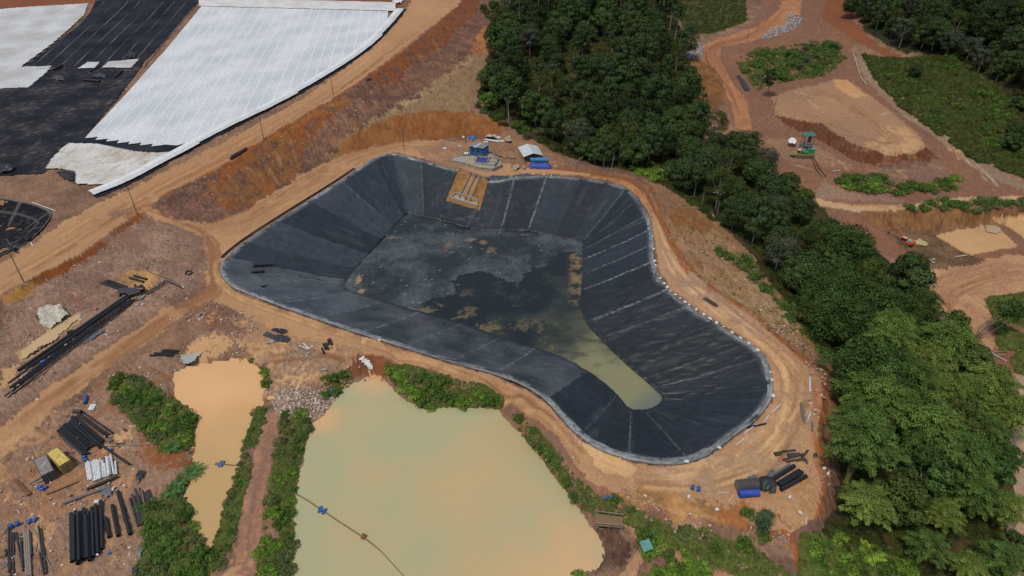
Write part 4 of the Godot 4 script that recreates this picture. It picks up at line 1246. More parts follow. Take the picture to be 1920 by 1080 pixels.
func build_landfill() -> void:
	var black := thing("landfill_liner", "dusty black liner sheets on the landfill floor left of the white cloth", "landfill liner")
	var dark := func(x, z):
		var n := noise_mid.get_noise_2d(x * 0.5, z * 0.5)
		var d := clampf(noise_fine.get_noise_2d(x * 0.5 + z * 0.5, z * 0.4 - x * 0.4) * 1.5 + n - 0.35, 0, 1)
		return Color(0.016, 0.018, 0.024).lerp(Color(0.034, 0.034, 0.042), 0.5 + n).lerp(Color(0.26, 0.2, 0.16), d * 0.4)
	var cleaner := func(x, z):
		var n := noise_mid.get_noise_2d(x * 0.5, z * 0.5)
		return Color(0.014, 0.016, 0.022).lerp(Color(0.03, 0.032, 0.042), 0.5 + n)
	var b := 0.0
	for o in [[180,2, 260,-6, 372,-8, 369,8, 336,45, 308,78, 275,112, 258,120, 150,125, 40,130, 100,85, 150,45, 168,26], [-60,168, 55,165, 100,129, 180,124, 262,117, 273,112, 256,138, 217,190, 166,249, 128,280, 100,312, 78,327, 0,330, -60,330], [-40,60, -40,34, 22,20, 14,40, 0,56], [146,251, 200,263, 250,270, 333,275, 316,290, 245,290, 180,278, 125,276], [104,324, 148,320, 143,346, 120,336]]:
		part("liner_sheet", drape(flat(on_ground(o)), 0.9, 0.34 + b, cleaner if o[0] == 180 or o[0] == 146 else dark), M.landfill, black)
		b += 0.05
	# seams welded on the upper sheets
	for s in 9:
		var x0 := 60 + s * 26
		var y0 := 127.0
		var x1 := 196 + s * 22
		part("seam", strip(path_on([x0, y0, (x0 + x1) / 2.0, 66, x1, 4], 6), path_on([x0 + 1.6, y0, (x0 + x1) / 2.0 + 1.4, 66, x1 + 1.2, 4], 6), 2, 0.46, func(x, z, _u): return Color(0.05, 0.053, 0.06).lerp(Color(0.3, 0.28, 0.25), 0.3 + noise_fine.get_noise_2d(x, z))), M.landfill, black)
	var pale := thing("geotextile_patch", "pale worn geotextile sheet at the far left top corner of the landfill", "geotextile")
	var worn := func(x, z):
		return Color(0.56, 0.58, 0.60).lerp(Color(0.44, 0.43, 0.42), clampf(0.5 + noise_mid.get_noise_2d(x * 0.4, z * 0.4) * 1.2, 0, 1))
	part("cloth_sheet", drape(flat(on_ground([-50,22, 60,14, 166,8, 158,30, 100,82, 40,127, 98,127, 85,140, 54,166, 0,168, -50,168])), 0.9, 0.62, worn), M.geotextile, pale)
	var dirty := thing("geotextile_patch", "dirty white geotextile sheet with brown streaks at the foot of the black stepped strip", "geotextile")
	part("cloth_sheet", drape(flat(on_ground([118,280, 130,271, 182,272, 246,285, 282,289, 320,288, 240,332, 200,346, 190,349, 143,347, 143,324, 110,319, 87,318, 100,298])), 0.7, 0.66, func(x, z):
		var c := Color(0.60, 0.60, 0.58).lerp(Color(0.5, 0.47, 0.42), clampf(0.5 + noise_mid.get_noise_2d(x * 0.5, z * 0.5) * 1.5, 0, 1))
		return c.lerp(Color(0.36, 0.22, 0.11), clampf(1 - absf(noise_mid.get_noise_2d(x * 0.9 + 30, z * 0.4)) * 9, 0, 1) * 0.6)), M.geotextile, dirty)
	for s in [["white geotextile scrap on the black floor under the seam, right of the gap", [192,129, 205,118, 262,113, 246,130]], ["small white geotextile scrap left of the larger one on the black floor", [148,131, 165,119, 188,119, 178,130]], ["narrow white geotextile scrap left of the other two on the black floor", [70,128, 98,126, 92,131, 72,132]]]:
		var o := thing("geotextile_scrap", s[0], "geotextile")
		part("cloth_sheet", drape(flat(on_ground(s[1])), 0.5, 0.8, worn), M.geotextile, o)
	# the big white cover: strips laid side by side, from the stepped lower edge to the far berm
	var cover := thing("geotextile_cover", "large white geotextile cover of long parallel strips beside the haul road", "geotextile")
	var crease_a := G(148, 252)
	var crease_b := G(368, 9)
	var along := Vector2(crease_b.x - crease_a.x, crease_b.z - crease_a.z).normalized()
	var across := Vector2(-along.y, along.x)
	if across.x < 0: across = -across
	var outline := flat(on_ground([148,252, 200,262, 250,269, 333,276, 365,266, 405,245, 445,225, 500,198, 560,166, 610,136, 650,110, 690,80, 722,48, 742,22, 700,14, 640,9, 570,6, 500,3, 430,4, 372,6]))
	var org := Vector2(crease_a.x, crease_a.z)
	var w := 5.2
	var white := func(x, z, u):
		var n := noise_mid.get_noise_2d(x * 0.3, z * 0.3) + 0.6 * noise_low.get_noise_2d(x * 2, z * 2)
		var c := Color(0.50, 0.54, 0.575).lerp(Color(0.63, 0.66, 0.68), clampf(0.45 + n, 0, 1))
		var e: float = minf(u, 1 - u)
		if e < 0.05: c = Color(0.70, 0.72, 0.735)
		return c
	for s in 34:
		var lines := []
		for e in 2:
			var o := org + across * (s + e) * w
			var hits := []
			for i in outline.size():
				var h = Geometry2D.segment_intersects_segment(o - along * 40, o + along * 420, outline[i], outline[(i + 1) % outline.size()])
				if h != null: hits.append((h - o).dot(along))
			hits.sort()
			lines.append(hits)
		if lines[0].size() < 2 or lines[1].size() < 2: continue
		var start: float = minf(lines[0][0], lines[1][0]) if s < 8 else -1.0
		var la := PackedVector3Array()
		var lb := PackedVector3Array()
		var e0: float = lines[0][lines[0].size() - 1]
		var e1: float = lines[1][lines[1].size() - 1]
		if mini(int(e0), int(e1)) - maxf(lines[0][0], lines[1][0]) < 4: continue
		var nseg := maxi(6, int((e0 - lines[0][0]) / 2.5))
		for v in nseg + 1:
			var f := float(v) / nseg
			var a := org + across * s * w + along * lerpf(start if s < 8 else lines[0][0], e0, f)
			var c := org + across * (s * w + w * 1.012) + along * lerpf(start if s < 8 else lines[1][0], e1, f)
			la.append(Vector3(a.x, 0, a.y))
			lb.append(Vector3(c.x, 0, c.y))
		part("cloth_strip", strip(la, lb, 10, 0.72 + 0.012 * (s % 2), white, 0.07), M.geotextile, cover)
	# edge band folded over the berm by the road, with stepped ends and the black liner showing below
	var band := smooth_line(on_ground([172,366, 240,337, 305,302, 365,270, 430,236, 500,202, 570,164, 640,121, 690,84, 728,46, 750,18]), false, 10)
	var under := thing("edge_liner", "black liner strip showing under the white edge band along the haul road", "landfill liner")
	var la := PackedVector3Array()
	var lb := PackedVector3Array()
	for i in band.size():
		var t := (band[mini(i + 1, band.size() - 1)] - band[maxi(i - 1, 0)]).normalized()
		var side := Vector3(-t.z, 0, t.x)
		la.append(band[i] + side * 1.0)
		lb.append(band[i] + side * (3.9 + 0.7 * noise_mid.get_noise_2d(i * 2, 3)))
	part("liner_sheet", strip(la, lb, 4, 0.30, func(x, z, _u): return cleaner.call(x, z)), M.landfill, under)
	for i in range(0, band.size() - 3, 3):
		var a := PackedVector3Array()
		var c := PackedVector3Array()
		var reach := 2.3 + 1.1 * fposmod(i * 0.37, 1.0)
		for k in 4:
			var j := mini(i + k, band.size() - 1)
			var t := (band[mini(j + 1, band.size() - 1)] - band[maxi(j - 1, 0)]).normalized()
			var side := Vector3(-t.z, 0, t.x)
			a.append(band[j] - side * 2.4)
			c.append(band[j] + side * reach)
		part("edge_cloth", strip(a, c, 8, 0.95 + 0.03 * ((i / 3) % 2), func(x, z, u):
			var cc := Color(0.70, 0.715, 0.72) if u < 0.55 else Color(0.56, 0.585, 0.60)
			return cc.lerp(Color(0.5, 0.48, 0.46), clampf(noise_mid.get_noise_2d(x, z), 0, 0.4)), -0.3), M.geotextile, cover)
	# cloth folded over the far berm
	for s in 8:
		var x0 := 374 + s * 46
		var y0 := 4.0 + s * 1.2
		var l1 := on_ground([x0, y0 + 10, x0 + 16, y0 + 10, x0 + 32, y0 + 11, x0 + 46, y0 + 11])
		var l2 := on_ground([x0, y0 - 6, x0 + 16, y0 - 6, x0 + 32, y0 - 5, x0 + 46, y0 - 5])
		part("berm_cloth", strip(l1, l2, 6, 1.0 + 0.02 * (s % 2), func(x, z, _u): return Color(0.62, 0.635, 0.645).lerp(Color(0.5, 0.42, 0.36), clampf(noise_mid.get_noise_2d(x, z) * 2, 0, 0.5)), -0.5), M.geotextile, cover)

# ---------------------------------------------------------------- plants
var leaf_pos := PackedVector3Array()
var leaf_nor := PackedVector3Array()
var leaf_col := PackedColorArray()
var leaf_idx := PackedInt32Array()

func leaf_begin() -> void:
	leaf_pos = PackedVector3Array()
	leaf_nor = PackedVector3Array()
	leaf_col = PackedColorArray()
	leaf_idx = PackedInt32Array()

func leaf_mesh() -> ArrayMesh:
	var arr := []
	arr.resize(Mesh.ARRAY_MAX)
	arr[Mesh.ARRAY_VERTEX] = leaf_pos
	arr[Mesh.ARRAY_NORMAL] = leaf_nor
	arr[Mesh.ARRAY_COLOR] = leaf_col
	arr[Mesh.ARRAY_INDEX] = leaf_idx
	var m := ArrayMesh.new()
	m.add_surface_from_arrays(Mesh.PRIMITIVE_TRIANGLES, arr)
	return m

# one leaf spray: a folded lozenge at p, lying across n, its tip towards t
func spray(p: Vector3, n: Vector3, t: Vector3, long: float, wide: float, c: Color, soft: Vector3) -> void:
	var s := n.cross(t)
	if s.length_squared() < 1e-4: s = n.cross(Vector3(0.31, 0.9, 0.2))
	s = s.normalized()
	t = s.cross(n).normalized()
	var k := leaf_pos.size()
	leaf_pos.append(p - t * long * 0.5)
	leaf_pos.append(p + s * wide * 0.5 - n * wide * 0.16)
	leaf_pos.append(p + t * long * 0.5 - n * long * 0.16)
	leaf_pos.append(p - s * wide * 0.5 - n * wide * 0.16)
	var q := (n * 0.55 + soft * 0.65).normalized()
	for i in 4:
		leaf_nor.append(q)
		leaf_col.append(c)
	for i in [0, 1, 2, 0, 2, 3]: leaf_idx.append(k + i)

func ball() -> Vector3:
	var v := Vector3(rng.randfn(), rng.randfn(), rng.randfn())
	return v.normalized()

# leaves over the outside of a lobe; more on its upper side
func lobe(c: Vector3, r: Vector3, count: int, size: float, narrow: float, a: Color, b: Color, droop: float) -> void:
	var tone := rng.randf_range(0.72, 1.3)
	for i in count:
		var d := ball()
		if d.y < -0.35: d.y = -d.y * 0.7
		d = d.normalized()
		var f := 1.0 - 0.38 * rng.randf() * rng.randf() + 0.12 * rng.randf() * rng.randf()
		var p := c + d * r * (f + 0.45 * noise_mid.get_noise_3dv((c + d * r) * 6.0))
		var n := (d + ball() * 0.65 + Vector3.UP * 0.25).normalized()
		var t := (d * 0.5 + ball() * 0.7 + Vector3.DOWN * droop).normalized()
		var col := a.lerp(b, rng.randf()) * (tone * rng.randf_range(0.75, 1.25))
		col.a = 1
		spray(p, n, t, size * rng.randf_range(0.7, 1.35), size * narrow * rng.randf_range(0.7, 1.3), col, d)

func tube(st: SurfaceTool, pts: PackedVector3Array, r0: float, r1: float, sides := 6, cap := false) -> void:
	var n := pts.size()
	var base := -1
	st.set_smooth_group(0)
	for i in n:
		var t := (pts[mini(i + 1, n - 1)] - pts[maxi(i - 1, 0)]).normalized()
		var u := t.cross(Vector3.UP if absf(t.y) < 0.95 else Vector3.RIGHT).normalized()
		var v := u.cross(t).normalized()
		var r := lerpf(r0, r1, float(i) / maxf(1, n - 1))
		if i > 0:
			var t0 := (pts[i] - pts[maxi(i - 2, 0)]).normalized()
			var u0 := t0.cross(Vector3.UP if absf(t0.y) < 0.95 else Vector3.RIGHT).normalized()
			var v0 := u0.cross(t0).normalized()
			var rr := lerpf(r0, r1, float(i - 1) / maxf(1, n - 1))
			for q in sides:
				var a0 := TAU * q / sides
				var a1 := TAU * (q + 1) / sides
				var p00 := pts[i - 1] + (u0 * cos(a0) + v0 * sin(a0)) * rr
				var p01 := pts[i - 1] + (u0 * cos(a1) + v0 * sin(a1)) * rr
				var p10 := pts[i] + (u * cos(a0) + v * sin(a0)) * r
				var p11 := pts[i] + (u * cos(a1) + v * sin(a1)) * r
				for p in [p00, p01, p10, p01, p11, p10]: st.add_vertex(p)
	if cap:
		for e in 2:
			var i: int = 0 if e == 0 else n - 1
			var t := (pts[1] - pts[0]).normalized() if e == 0 else (pts[n - 1] - pts[n - 2]).normalized()
			var u := t.cross(Vector3.UP if absf(t.y) < 0.95 else Vector3.RIGHT).normalized()
			var v := u.cross(t).normalized()
			var r := r0 if e == 0 else r1
			st.set_smooth_group(-1)
			for q in sides:
				var a0 := TAU * q / sides
				var a1 := TAU * (q + 1) / sides
				var tri := [pts[i], pts[i] + (u * cos(a0) + v * sin(a0)) * r, pts[i] + (u * cos(a1) + v * sin(a1)) * r]
				if e == 1: tri.reverse()
				for p in tri: st.add_vertex(p)

func trunk_mesh(h: float, r: float, lean: Vector3, limbs: Array) -> ArrayMesh:
	var st := SurfaceTool.new()
	st.begin(Mesh.PRIMITIVE_TRIANGLES)
	var pts := PackedVector3Array([Vector3.DOWN * 0.8, Vector3(0, h * 0.3, 0) + lean * 0.2, Vector3(0, h * 0.65, 0) + lean * 0.55, Vector3(0, h, 0) + lean])
	tube(st, pts, r, r * 0.35, 7)
	for l in limbs:
		var a: Vector3 = Vector3(0, h * rng.randf_range(0.45, 0.75), 0) + lean * 0.5
		tube(st, PackedVector3Array([a, a.lerp(l, 0.5) + Vector3.DOWN * 0.3, l]), r * 0.45, r * 0.12, 5)
	st.generate_normals()
	return st.commit()

# full crown of many lobes on a trunk: r wide, deep enough to hide most of the trunk
func crown_tree(called: String, label: String, h: float, r: float, lobes: int, leaves: int, size: float, a: Color, b: Color, deep: float, bark: Material, droop := 0.3, narrow := 0.62) -> Node3D:
	var t := thing(called, label, "tree")
	leaf_begin()
	var limbs := []
	var ry := r * deep
	var mid := Vector3(0, h - ry, 0)
	for i in lobes:
		var y := 1.0 - 1.7 * (i + 0.5) / lobes
		var an := i * 2.39996 + rng.randf_range(-0.4, 0.4)
		var q := sqrt(maxf(0.02, 1 - y * y)) * (1.0 if y > -0.3 else 0.85)
		var far := rng.randf_range(0.56, 0.80)
		var c := mid + Vector3(cos(an) * q * r * far, y * ry * rng.randf_range(0.62, 0.86), sin(an) * q * r * far)
		var lr := r * rng.randf_range(0.24, 0.44)
		lobe(c, Vector3(lr, lr * rng.randf_range(0.65, 0.9), lr), leaves / lobes, size, narrow, a, b, droop)
		if i % 4 == 0: limbs.append(c + Vector3.DOWN * lr * 0.3)
	part("trunk", trunk_mesh(h - ry * 0.6, 0.035 * r + 0.1, Vector3(rng.randf_range(-0.6, 0.6), 0, rng.randf_range(-0.6, 0.6)), limbs), bark, t)
	part("crown", leaf_mesh(), M.leaf, t)
	return t

# clump of arching canes with feathery plumes
func bamboo(called: String, label: String, h: float, r: float, canes: int, leaves: int, a: Color, b: Color) -> Node3D:
	var t := thing(called, label, "bamboo")
	leaf_begin()
	var st := SurfaceTool.new()
	st.begin(Mesh.PRIMITIVE_TRIANGLES)
	for i in canes:
		var an := i * 2.39996 + rng.randf_range(-0.3, 0.3)
		var f := sqrt((i + 0.5) / canes)
		var out := Vector3(cos(an), 0, sin(an))
		var top := h * (1.05 - 0.42 * f * f) * rng.randf_range(0.88, 1.08)
		var reach := r * f * rng.randf_range(0.8, 1.1)
		var pts := PackedVector3Array()
		for k in 9:
			var s := k / 8.0
			pts.append(out * (0.3 + reach * s * s) + Vector3.UP * (top * sin(s * 1.9) / sin(1.57) - 0.4))
		tube(st, pts, 0.07, 0.02, 4)
		var tone := rng.randf_range(0.7, 1.3)
		for q in leaves / canes:
			var s := 1.0 - 0.66 * pow(rng.randf(), 1.4)
			var k := int(s * 7.999)
			var p := pts[k].lerp(pts[k + 1], s * 8 - k)
			var spread := (0.4 + 1.15 * sin(s * PI)) * (0.6 + r * 0.13)
			var d := ball()
			if d.y < -0.2: d.y *= -0.6
			p += d * Vector3(spread, spread * 0.7, spread) * (0.45 + 0.55 * rng.randf())
			var n := (d * 0.7 + Vector3.UP * 0.7 + ball() * 0.5).normalized()
			var col := a.lerp(b, rng.randf() * 0.7 + 0.3 * s) * (tone * rng.randf_range(0.75, 1.25))
			col.a = 1
			spray(p, n, (out * 0.8 + Vector3.DOWN * 0.7 + ball() * 0.6).normalized(), rng.randf_range(0.34, 0.66), rng.randf_range(0.12, 0.24), col, (d + Vector3.UP * 0.4).normalized())
	st.generate_normals()
	part("canes", st.commit(), M.cane, t)
	part("crown", leaf_mesh(), M.leaf, t)
	return t

func shrub(called: String, label: String, r: float, h: float, leaves: int, size: float, a: Color, b: Color, narrow := 0.5) -> Node3D:
	var t := thing(called, label, "shrub")
	leaf_begin()
	for i in 9:
		var an := i * 2.4 + rng.randf()
		var f := 0.0 if i == 0 else rng.randf_range(0.3, 0.85)
		var lr := r * (0.6 if i == 0 else rng.randf_range(0.24, 0.46))
		var lh := h * (0.5 if i == 0 else rng.randf_range(0.22, 0.46))
		lobe(Vector3(cos(an) * r * f, lh * 0.8, sin(an) * r * f), Vector3(lr, lh, lr), leaves / 9, size, narrow, a, b, -0.2)
	var st := SurfaceTool.new()
	st.begin(Mesh.PRIMITIVE_TRIANGLES)
	for i in 4:
		var an := i * 1.6
		tube(st, PackedVector3Array([Vector3.DOWN * 0.2, Vector3(cos(an) * r * 0.3, h * 0.35, sin(an) * r * 0.3), Vector3(cos(an) * r * 0.5, h * 0.6, sin(an) * r * 0.5)]), 0.05, 0.02, 4)
	st.generate_normals()
	part("stems", st.commit(), M.bark, t)
	part("foliage", leaf_mesh(), M.leaf, t)
	return t

# rosette of arching fronds with leaflets: palm, tree fern, cycad
func frond_mesh(long: float, lift: float, sag: float, leaflets: int, wide: float, a: Color, b: Color) -> ArrayMesh:
	leaf_begin()
	var tone := rng.randf_range(0.8, 1.2)
	for k in leaflets:
		var s := (k + 0.5) / leaflets
		var p := Vector3(long * s, lift * sin(s * 1.9) - sag * s * s, 0)
		var w := wide * sin(PI * pow(s, 0.7) * 0.94 + 0.12)
		var col := a.lerp(b, rng.randf()) * tone
		col.a = 1
		spray(p, Vector3.UP, Vector3(1, -0.2, 0).normalized(), long / leaflets * 1.5, 0.16, col, Vector3.UP)
		for side in [-1.0, 1.0]:
			spray(p + Vector3(0.1 * w, -0.12 * w, side * w * 0.5), (Vector3.UP + Vector3(0, 0, side * 0.35)).normalized(), Vector3(0.35, -0.25, side).normalized(), w, long / leaflets * 0.95, col, Vector3.UP)
	return leaf_mesh()

func palm(called: String, label: String, category: String, h: float, long: float, fronds: int, a: Color, b: Color, lift := 0.9, sag := 1.3, wide := 0.9) -> Node3D:
	var t := thing(called, label, category)
	if h > 0.5: part("trunk", trunk_mesh(h, 0.14, Vector3(0.2, 0, 0.1), []), M.bark, t)
	for i in fronds:
		var f := part("frond", frond_mesh(long * rng.randf_range(0.85, 1.1), lift * long * 0.3 * rng.randf_range(0.5, 1.6), sag * long * 0.3, 9, wide, a, b), M.leaf, t)
		f.position = Vector3(0.2 * h / 4, h, 0.1 * h / 4)
		f.rotation.y = TAU * i / fronds + rng.randf_range(-0.25, 0.25)
	return t

# spots spread over an outline, no two nearer than `gap`
func spread(outline: Array, gap: float, most := 400) -> PackedVector3Array:
	var poly := flat(on_ground(outline))
	var lo := poly[0]
	var hi := poly[0]
	for p in poly:
		lo = lo.min(p)
		hi = hi.max(p)
	var o := PackedVector3Array()
	var tries := int((hi.x - lo.x) * (hi.y - lo.y) / (gap * gap) * 9) + 30
	for i in tries:
		var c := Vector2(rng.randf_range(lo.x, hi.x), rng.randf_range(lo.y, hi.y))
		if not Geometry2D.is_point_in_polygon(c, poly): continue
		var ok := true
		for q in o:
			if Vector2(q.x - c.x, q.z - c.y).length_squared() < gap * gap:
				ok = false
				break
		if ok: o.append(Vector3(c.x, H(c.x, c.y) - 0.1, c.y))
		if o.size() >= most: break
	return o

var first_use := {}

# the first time the model itself is put in place, then copies of it
func plant(model: Node3D, at: Vector3, size: float, label := "", group := "") -> Node3D:
	var o: Node3D
	if not first_use.has(model):
		first_use[model] = true
		o = model
		o.position = at
		o.rotation.y = rng.randf_range(0, TAU)
		o.scale = Vector3.ONE * size
		if label: o.set_meta("label", label)
		if group: o.set_meta("group", group)
	else:
		o = dup(model, label, at, rng.randf_range(0, TAU), group, size)
	o.scale.y = size * rng.randf_range(0.88, 1.14)
	return o

const NTH := ["first", "second", "third", "fourth", "fifth", "sixth", "seventh", "eighth", "ninth", "tenth", "eleventh", "twelfth", "thirteenth", "fourteenth", "fifteenth", "sixteenth", "seventeenth", "eighteenth", "nineteenth", "twentieth"]

# order spots in rows from the viewer backwards, each row from the left; [spot, row, place in row]
func rows(spots: PackedVector3Array, per_row: int) -> Array:
	var l := Array(spots)
	l.sort_custom(func(p, q): return p.z > q.z)
	var o := []
	var r := 0
	for i in range(0, l.size(), per_row):
		var row := l.slice(i, i + per_row)
		row.sort_custom(func(p, q): return p.x < q.x)
		for k in row.size(): o.append([row[k], NTH[mini(r, 19)], NTH[mini(k, 19)]])
		r += 1
	return o

# trees over an outline; `where` names the wood in few words
func wood(outline: Array, gap: float, kinds: Array, where: String, group: String, lo := 0.75, hi := 1.2) -> void:
	for e in rows(spread(outline, gap), 13):
		var k: Array = kinds[rng.randi() % kinds.size()]
		plant(k[0], e[0], rng.randf_range(lo, hi), "%s, %s from left in %s row of %s" % [k[1], e[2], e[1], where], group)

func green(r: float, g: float, b: float) -> Color:
	return Color(r, g, b)

func build_plants() -> void:
	M.cane = mat(0.2, 0.2, 0.08, 0.7)
	var cloud_dark0 := green(0.026, 0.044, 0.018)  # cloud shade over the forest is put into these dark leaf colours
	var cloud_dark1 := green(0.048, 0.078, 0.026)
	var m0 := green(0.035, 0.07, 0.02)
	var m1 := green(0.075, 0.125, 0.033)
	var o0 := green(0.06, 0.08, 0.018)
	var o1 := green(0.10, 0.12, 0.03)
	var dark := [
		[crown_tree("rainforest_tree", "", 15, 6.2, 28, 6000, 0.62, cloud_dark0, cloud_dark1, 1.15, M.bark), "dense dark tree"],
		[crown_tree("rainforest_tree", "", 18, 6.6, 32, 7000, 0.6, cloud_dark0 * 0.8, cloud_dark1 * 0.72, 1.3, M.bark), "tall blackish tree"],
		[crown_tree("rainforest_tree", "", 12, 5.8, 22, 5400, 0.72, cloud_dark0 * 1.2, m1 * 0.8, 0.95, M.pale_bark), "round leafy tree"],
		[crown_tree("rainforest_tree", "", 17, 4.8, 26, 5200, 0.55, cloud_dark0 * 1.15, cloud_dark1 * 1.25, 1.75, M.pale_bark), "narrow upright tree"]]
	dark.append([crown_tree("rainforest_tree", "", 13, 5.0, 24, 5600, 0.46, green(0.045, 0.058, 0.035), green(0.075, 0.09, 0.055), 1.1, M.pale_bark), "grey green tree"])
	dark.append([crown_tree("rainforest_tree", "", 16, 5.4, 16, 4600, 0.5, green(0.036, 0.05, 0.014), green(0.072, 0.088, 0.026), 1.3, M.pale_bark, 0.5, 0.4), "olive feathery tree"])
	dark.append([crown_tree("rainforest_tree", "", 21, 4.2, 12, 3400, 0.6, cloud_dark0, cloud_dark1 * 1.2, 1.2, M.pale_bark), "emergent tree on a bare trunk"])
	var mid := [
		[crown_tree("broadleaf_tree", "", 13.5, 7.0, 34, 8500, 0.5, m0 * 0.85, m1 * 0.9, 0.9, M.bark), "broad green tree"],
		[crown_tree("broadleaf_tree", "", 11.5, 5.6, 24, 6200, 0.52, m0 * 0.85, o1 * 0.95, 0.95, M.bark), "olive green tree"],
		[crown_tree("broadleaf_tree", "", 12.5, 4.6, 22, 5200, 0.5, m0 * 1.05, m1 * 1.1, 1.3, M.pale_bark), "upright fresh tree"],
		[crown_tree("broadleaf_tree", "", 10.5, 6.0, 26, 6400, 0.62, cloud_dark0 * 1.3, m1 * 0.85, 0.8, M.bark), "spreading dark tree"]]
	var bam := [
		[bamboo("bamboo_clump", "", 14, 8.0, 64, 15000, green(0.06, 0.11, 0.023), green(0.125, 0.19, 0.042)), "feathery bright bamboo"],
		[bamboo("bamboo_clump", "", 15, 7.0, 56, 13000, green(0.05, 0.098, 0.022), green(0.105, 0.168, 0.04)), "arching green bamboo"],
		[bamboo("bamboo_clump", "", 12, 6.5, 50, 12000, green(0.085, 0.13, 0.025), green(0.17, 0.22, 0.05)), "yellow green bamboo"]]
	# forest block behind the pumping station: large crowns, smaller trees between and along the edge
	wood([902,205, 905,150, 935,105, 960,60, 960,-30, 1235,-30, 1270,70, 1290,130, 1320,200, 1310,250, 1280,285, 1220,318, 1120,312, 1075,292, 1010,254, 950,236], 11.0, dark + [dark[0], dark[2]], "the forest block", "trees of the forest block", 0.65, 1.5)
	wood([1085,296, 1130,312, 1220,318, 1280,285, 1310,245, 1300,225, 1200,290, 1120,292], 7.5, [mid[2], mid[1], mid[3], dark[3]], "the forest's near edge", "trees along the near edge of the forest", 0.75, 1.1)
	# belt of trees running down to the right
	wood([1232,332, 1290,295, 1345,262, 1400,295, 1440,340, 1500,380, 1545,425, 1540,480, 1480,530, 1420,485, 1350,420, 1290,372, 1245,346], 8.6, [dark[0], dark[2], dark[3], dark[4], dark[5], mid[3], mid[1]], "the upper belt", "trees of the upper belt", 0.7, 1.15)
	wood([1465,535, 1540,490, 1600,510, 1670,530, 1725,565, 1715,640, 1660,660, 1600,650, 1545,655, 1500,600], 7.6, [mid[0], mid[1], mid[0], mid[3], dark[2], mid[2], dark[5]], "the middle belt", "trees of the middle belt", 0.75, 1.2)
	wood([1565,690, 1620,665, 1720,660, 1790,690, 1865,770, 1885,860, 1880,930, 1800,920, 1720,940, 1650,1010, 1600,1000, 1585,900, 1590,800, 1580,740], 6.6, [bam[0], bam[1], bam[2], mid[0], mid[2], bam[0], bam[1], mid[1]], "the lower belt", "bamboo and trees of the lower belt", 0.8, 1.3)
	wood([1720,960, 1800,930, 1875,950, 1890,1090, 1780,1110, 1700,1080], 7.0, [bam[1], bam[2], mid[2], bam[0]], "the bottom corner", "bamboo and trees of the bottom corner", 0.5, 0.9)
	# wooded hill at the top right
	wood([1578,-40, 1990,-50, 1990,190, 1930,215, 1880,165, 1800,122, 1740,112, 1690,94, 1636,68, 1588,34], 8.4, dark.slice(0, 6), "the far hill", "trees of the far hill", 0.65, 1.5)
	wood([1870,190, 1990,210, 1990,340, 1930,330, 1890,290], 10.5, [dark[2], mid[3], dark[0]], "the right edge", "trees at the right edge", 0.5, 0.85)
	wood([905,35, 935,35, 950,60, 925,70, 905,20, 1000,-10, 1020,20], 7.0, [mid[1], mid[3]], "the forest's top end", "small trees at the top of the forest", 0.4, 0.65)
	build_single_trees(dark, mid, bam)
	build_undergrowth()

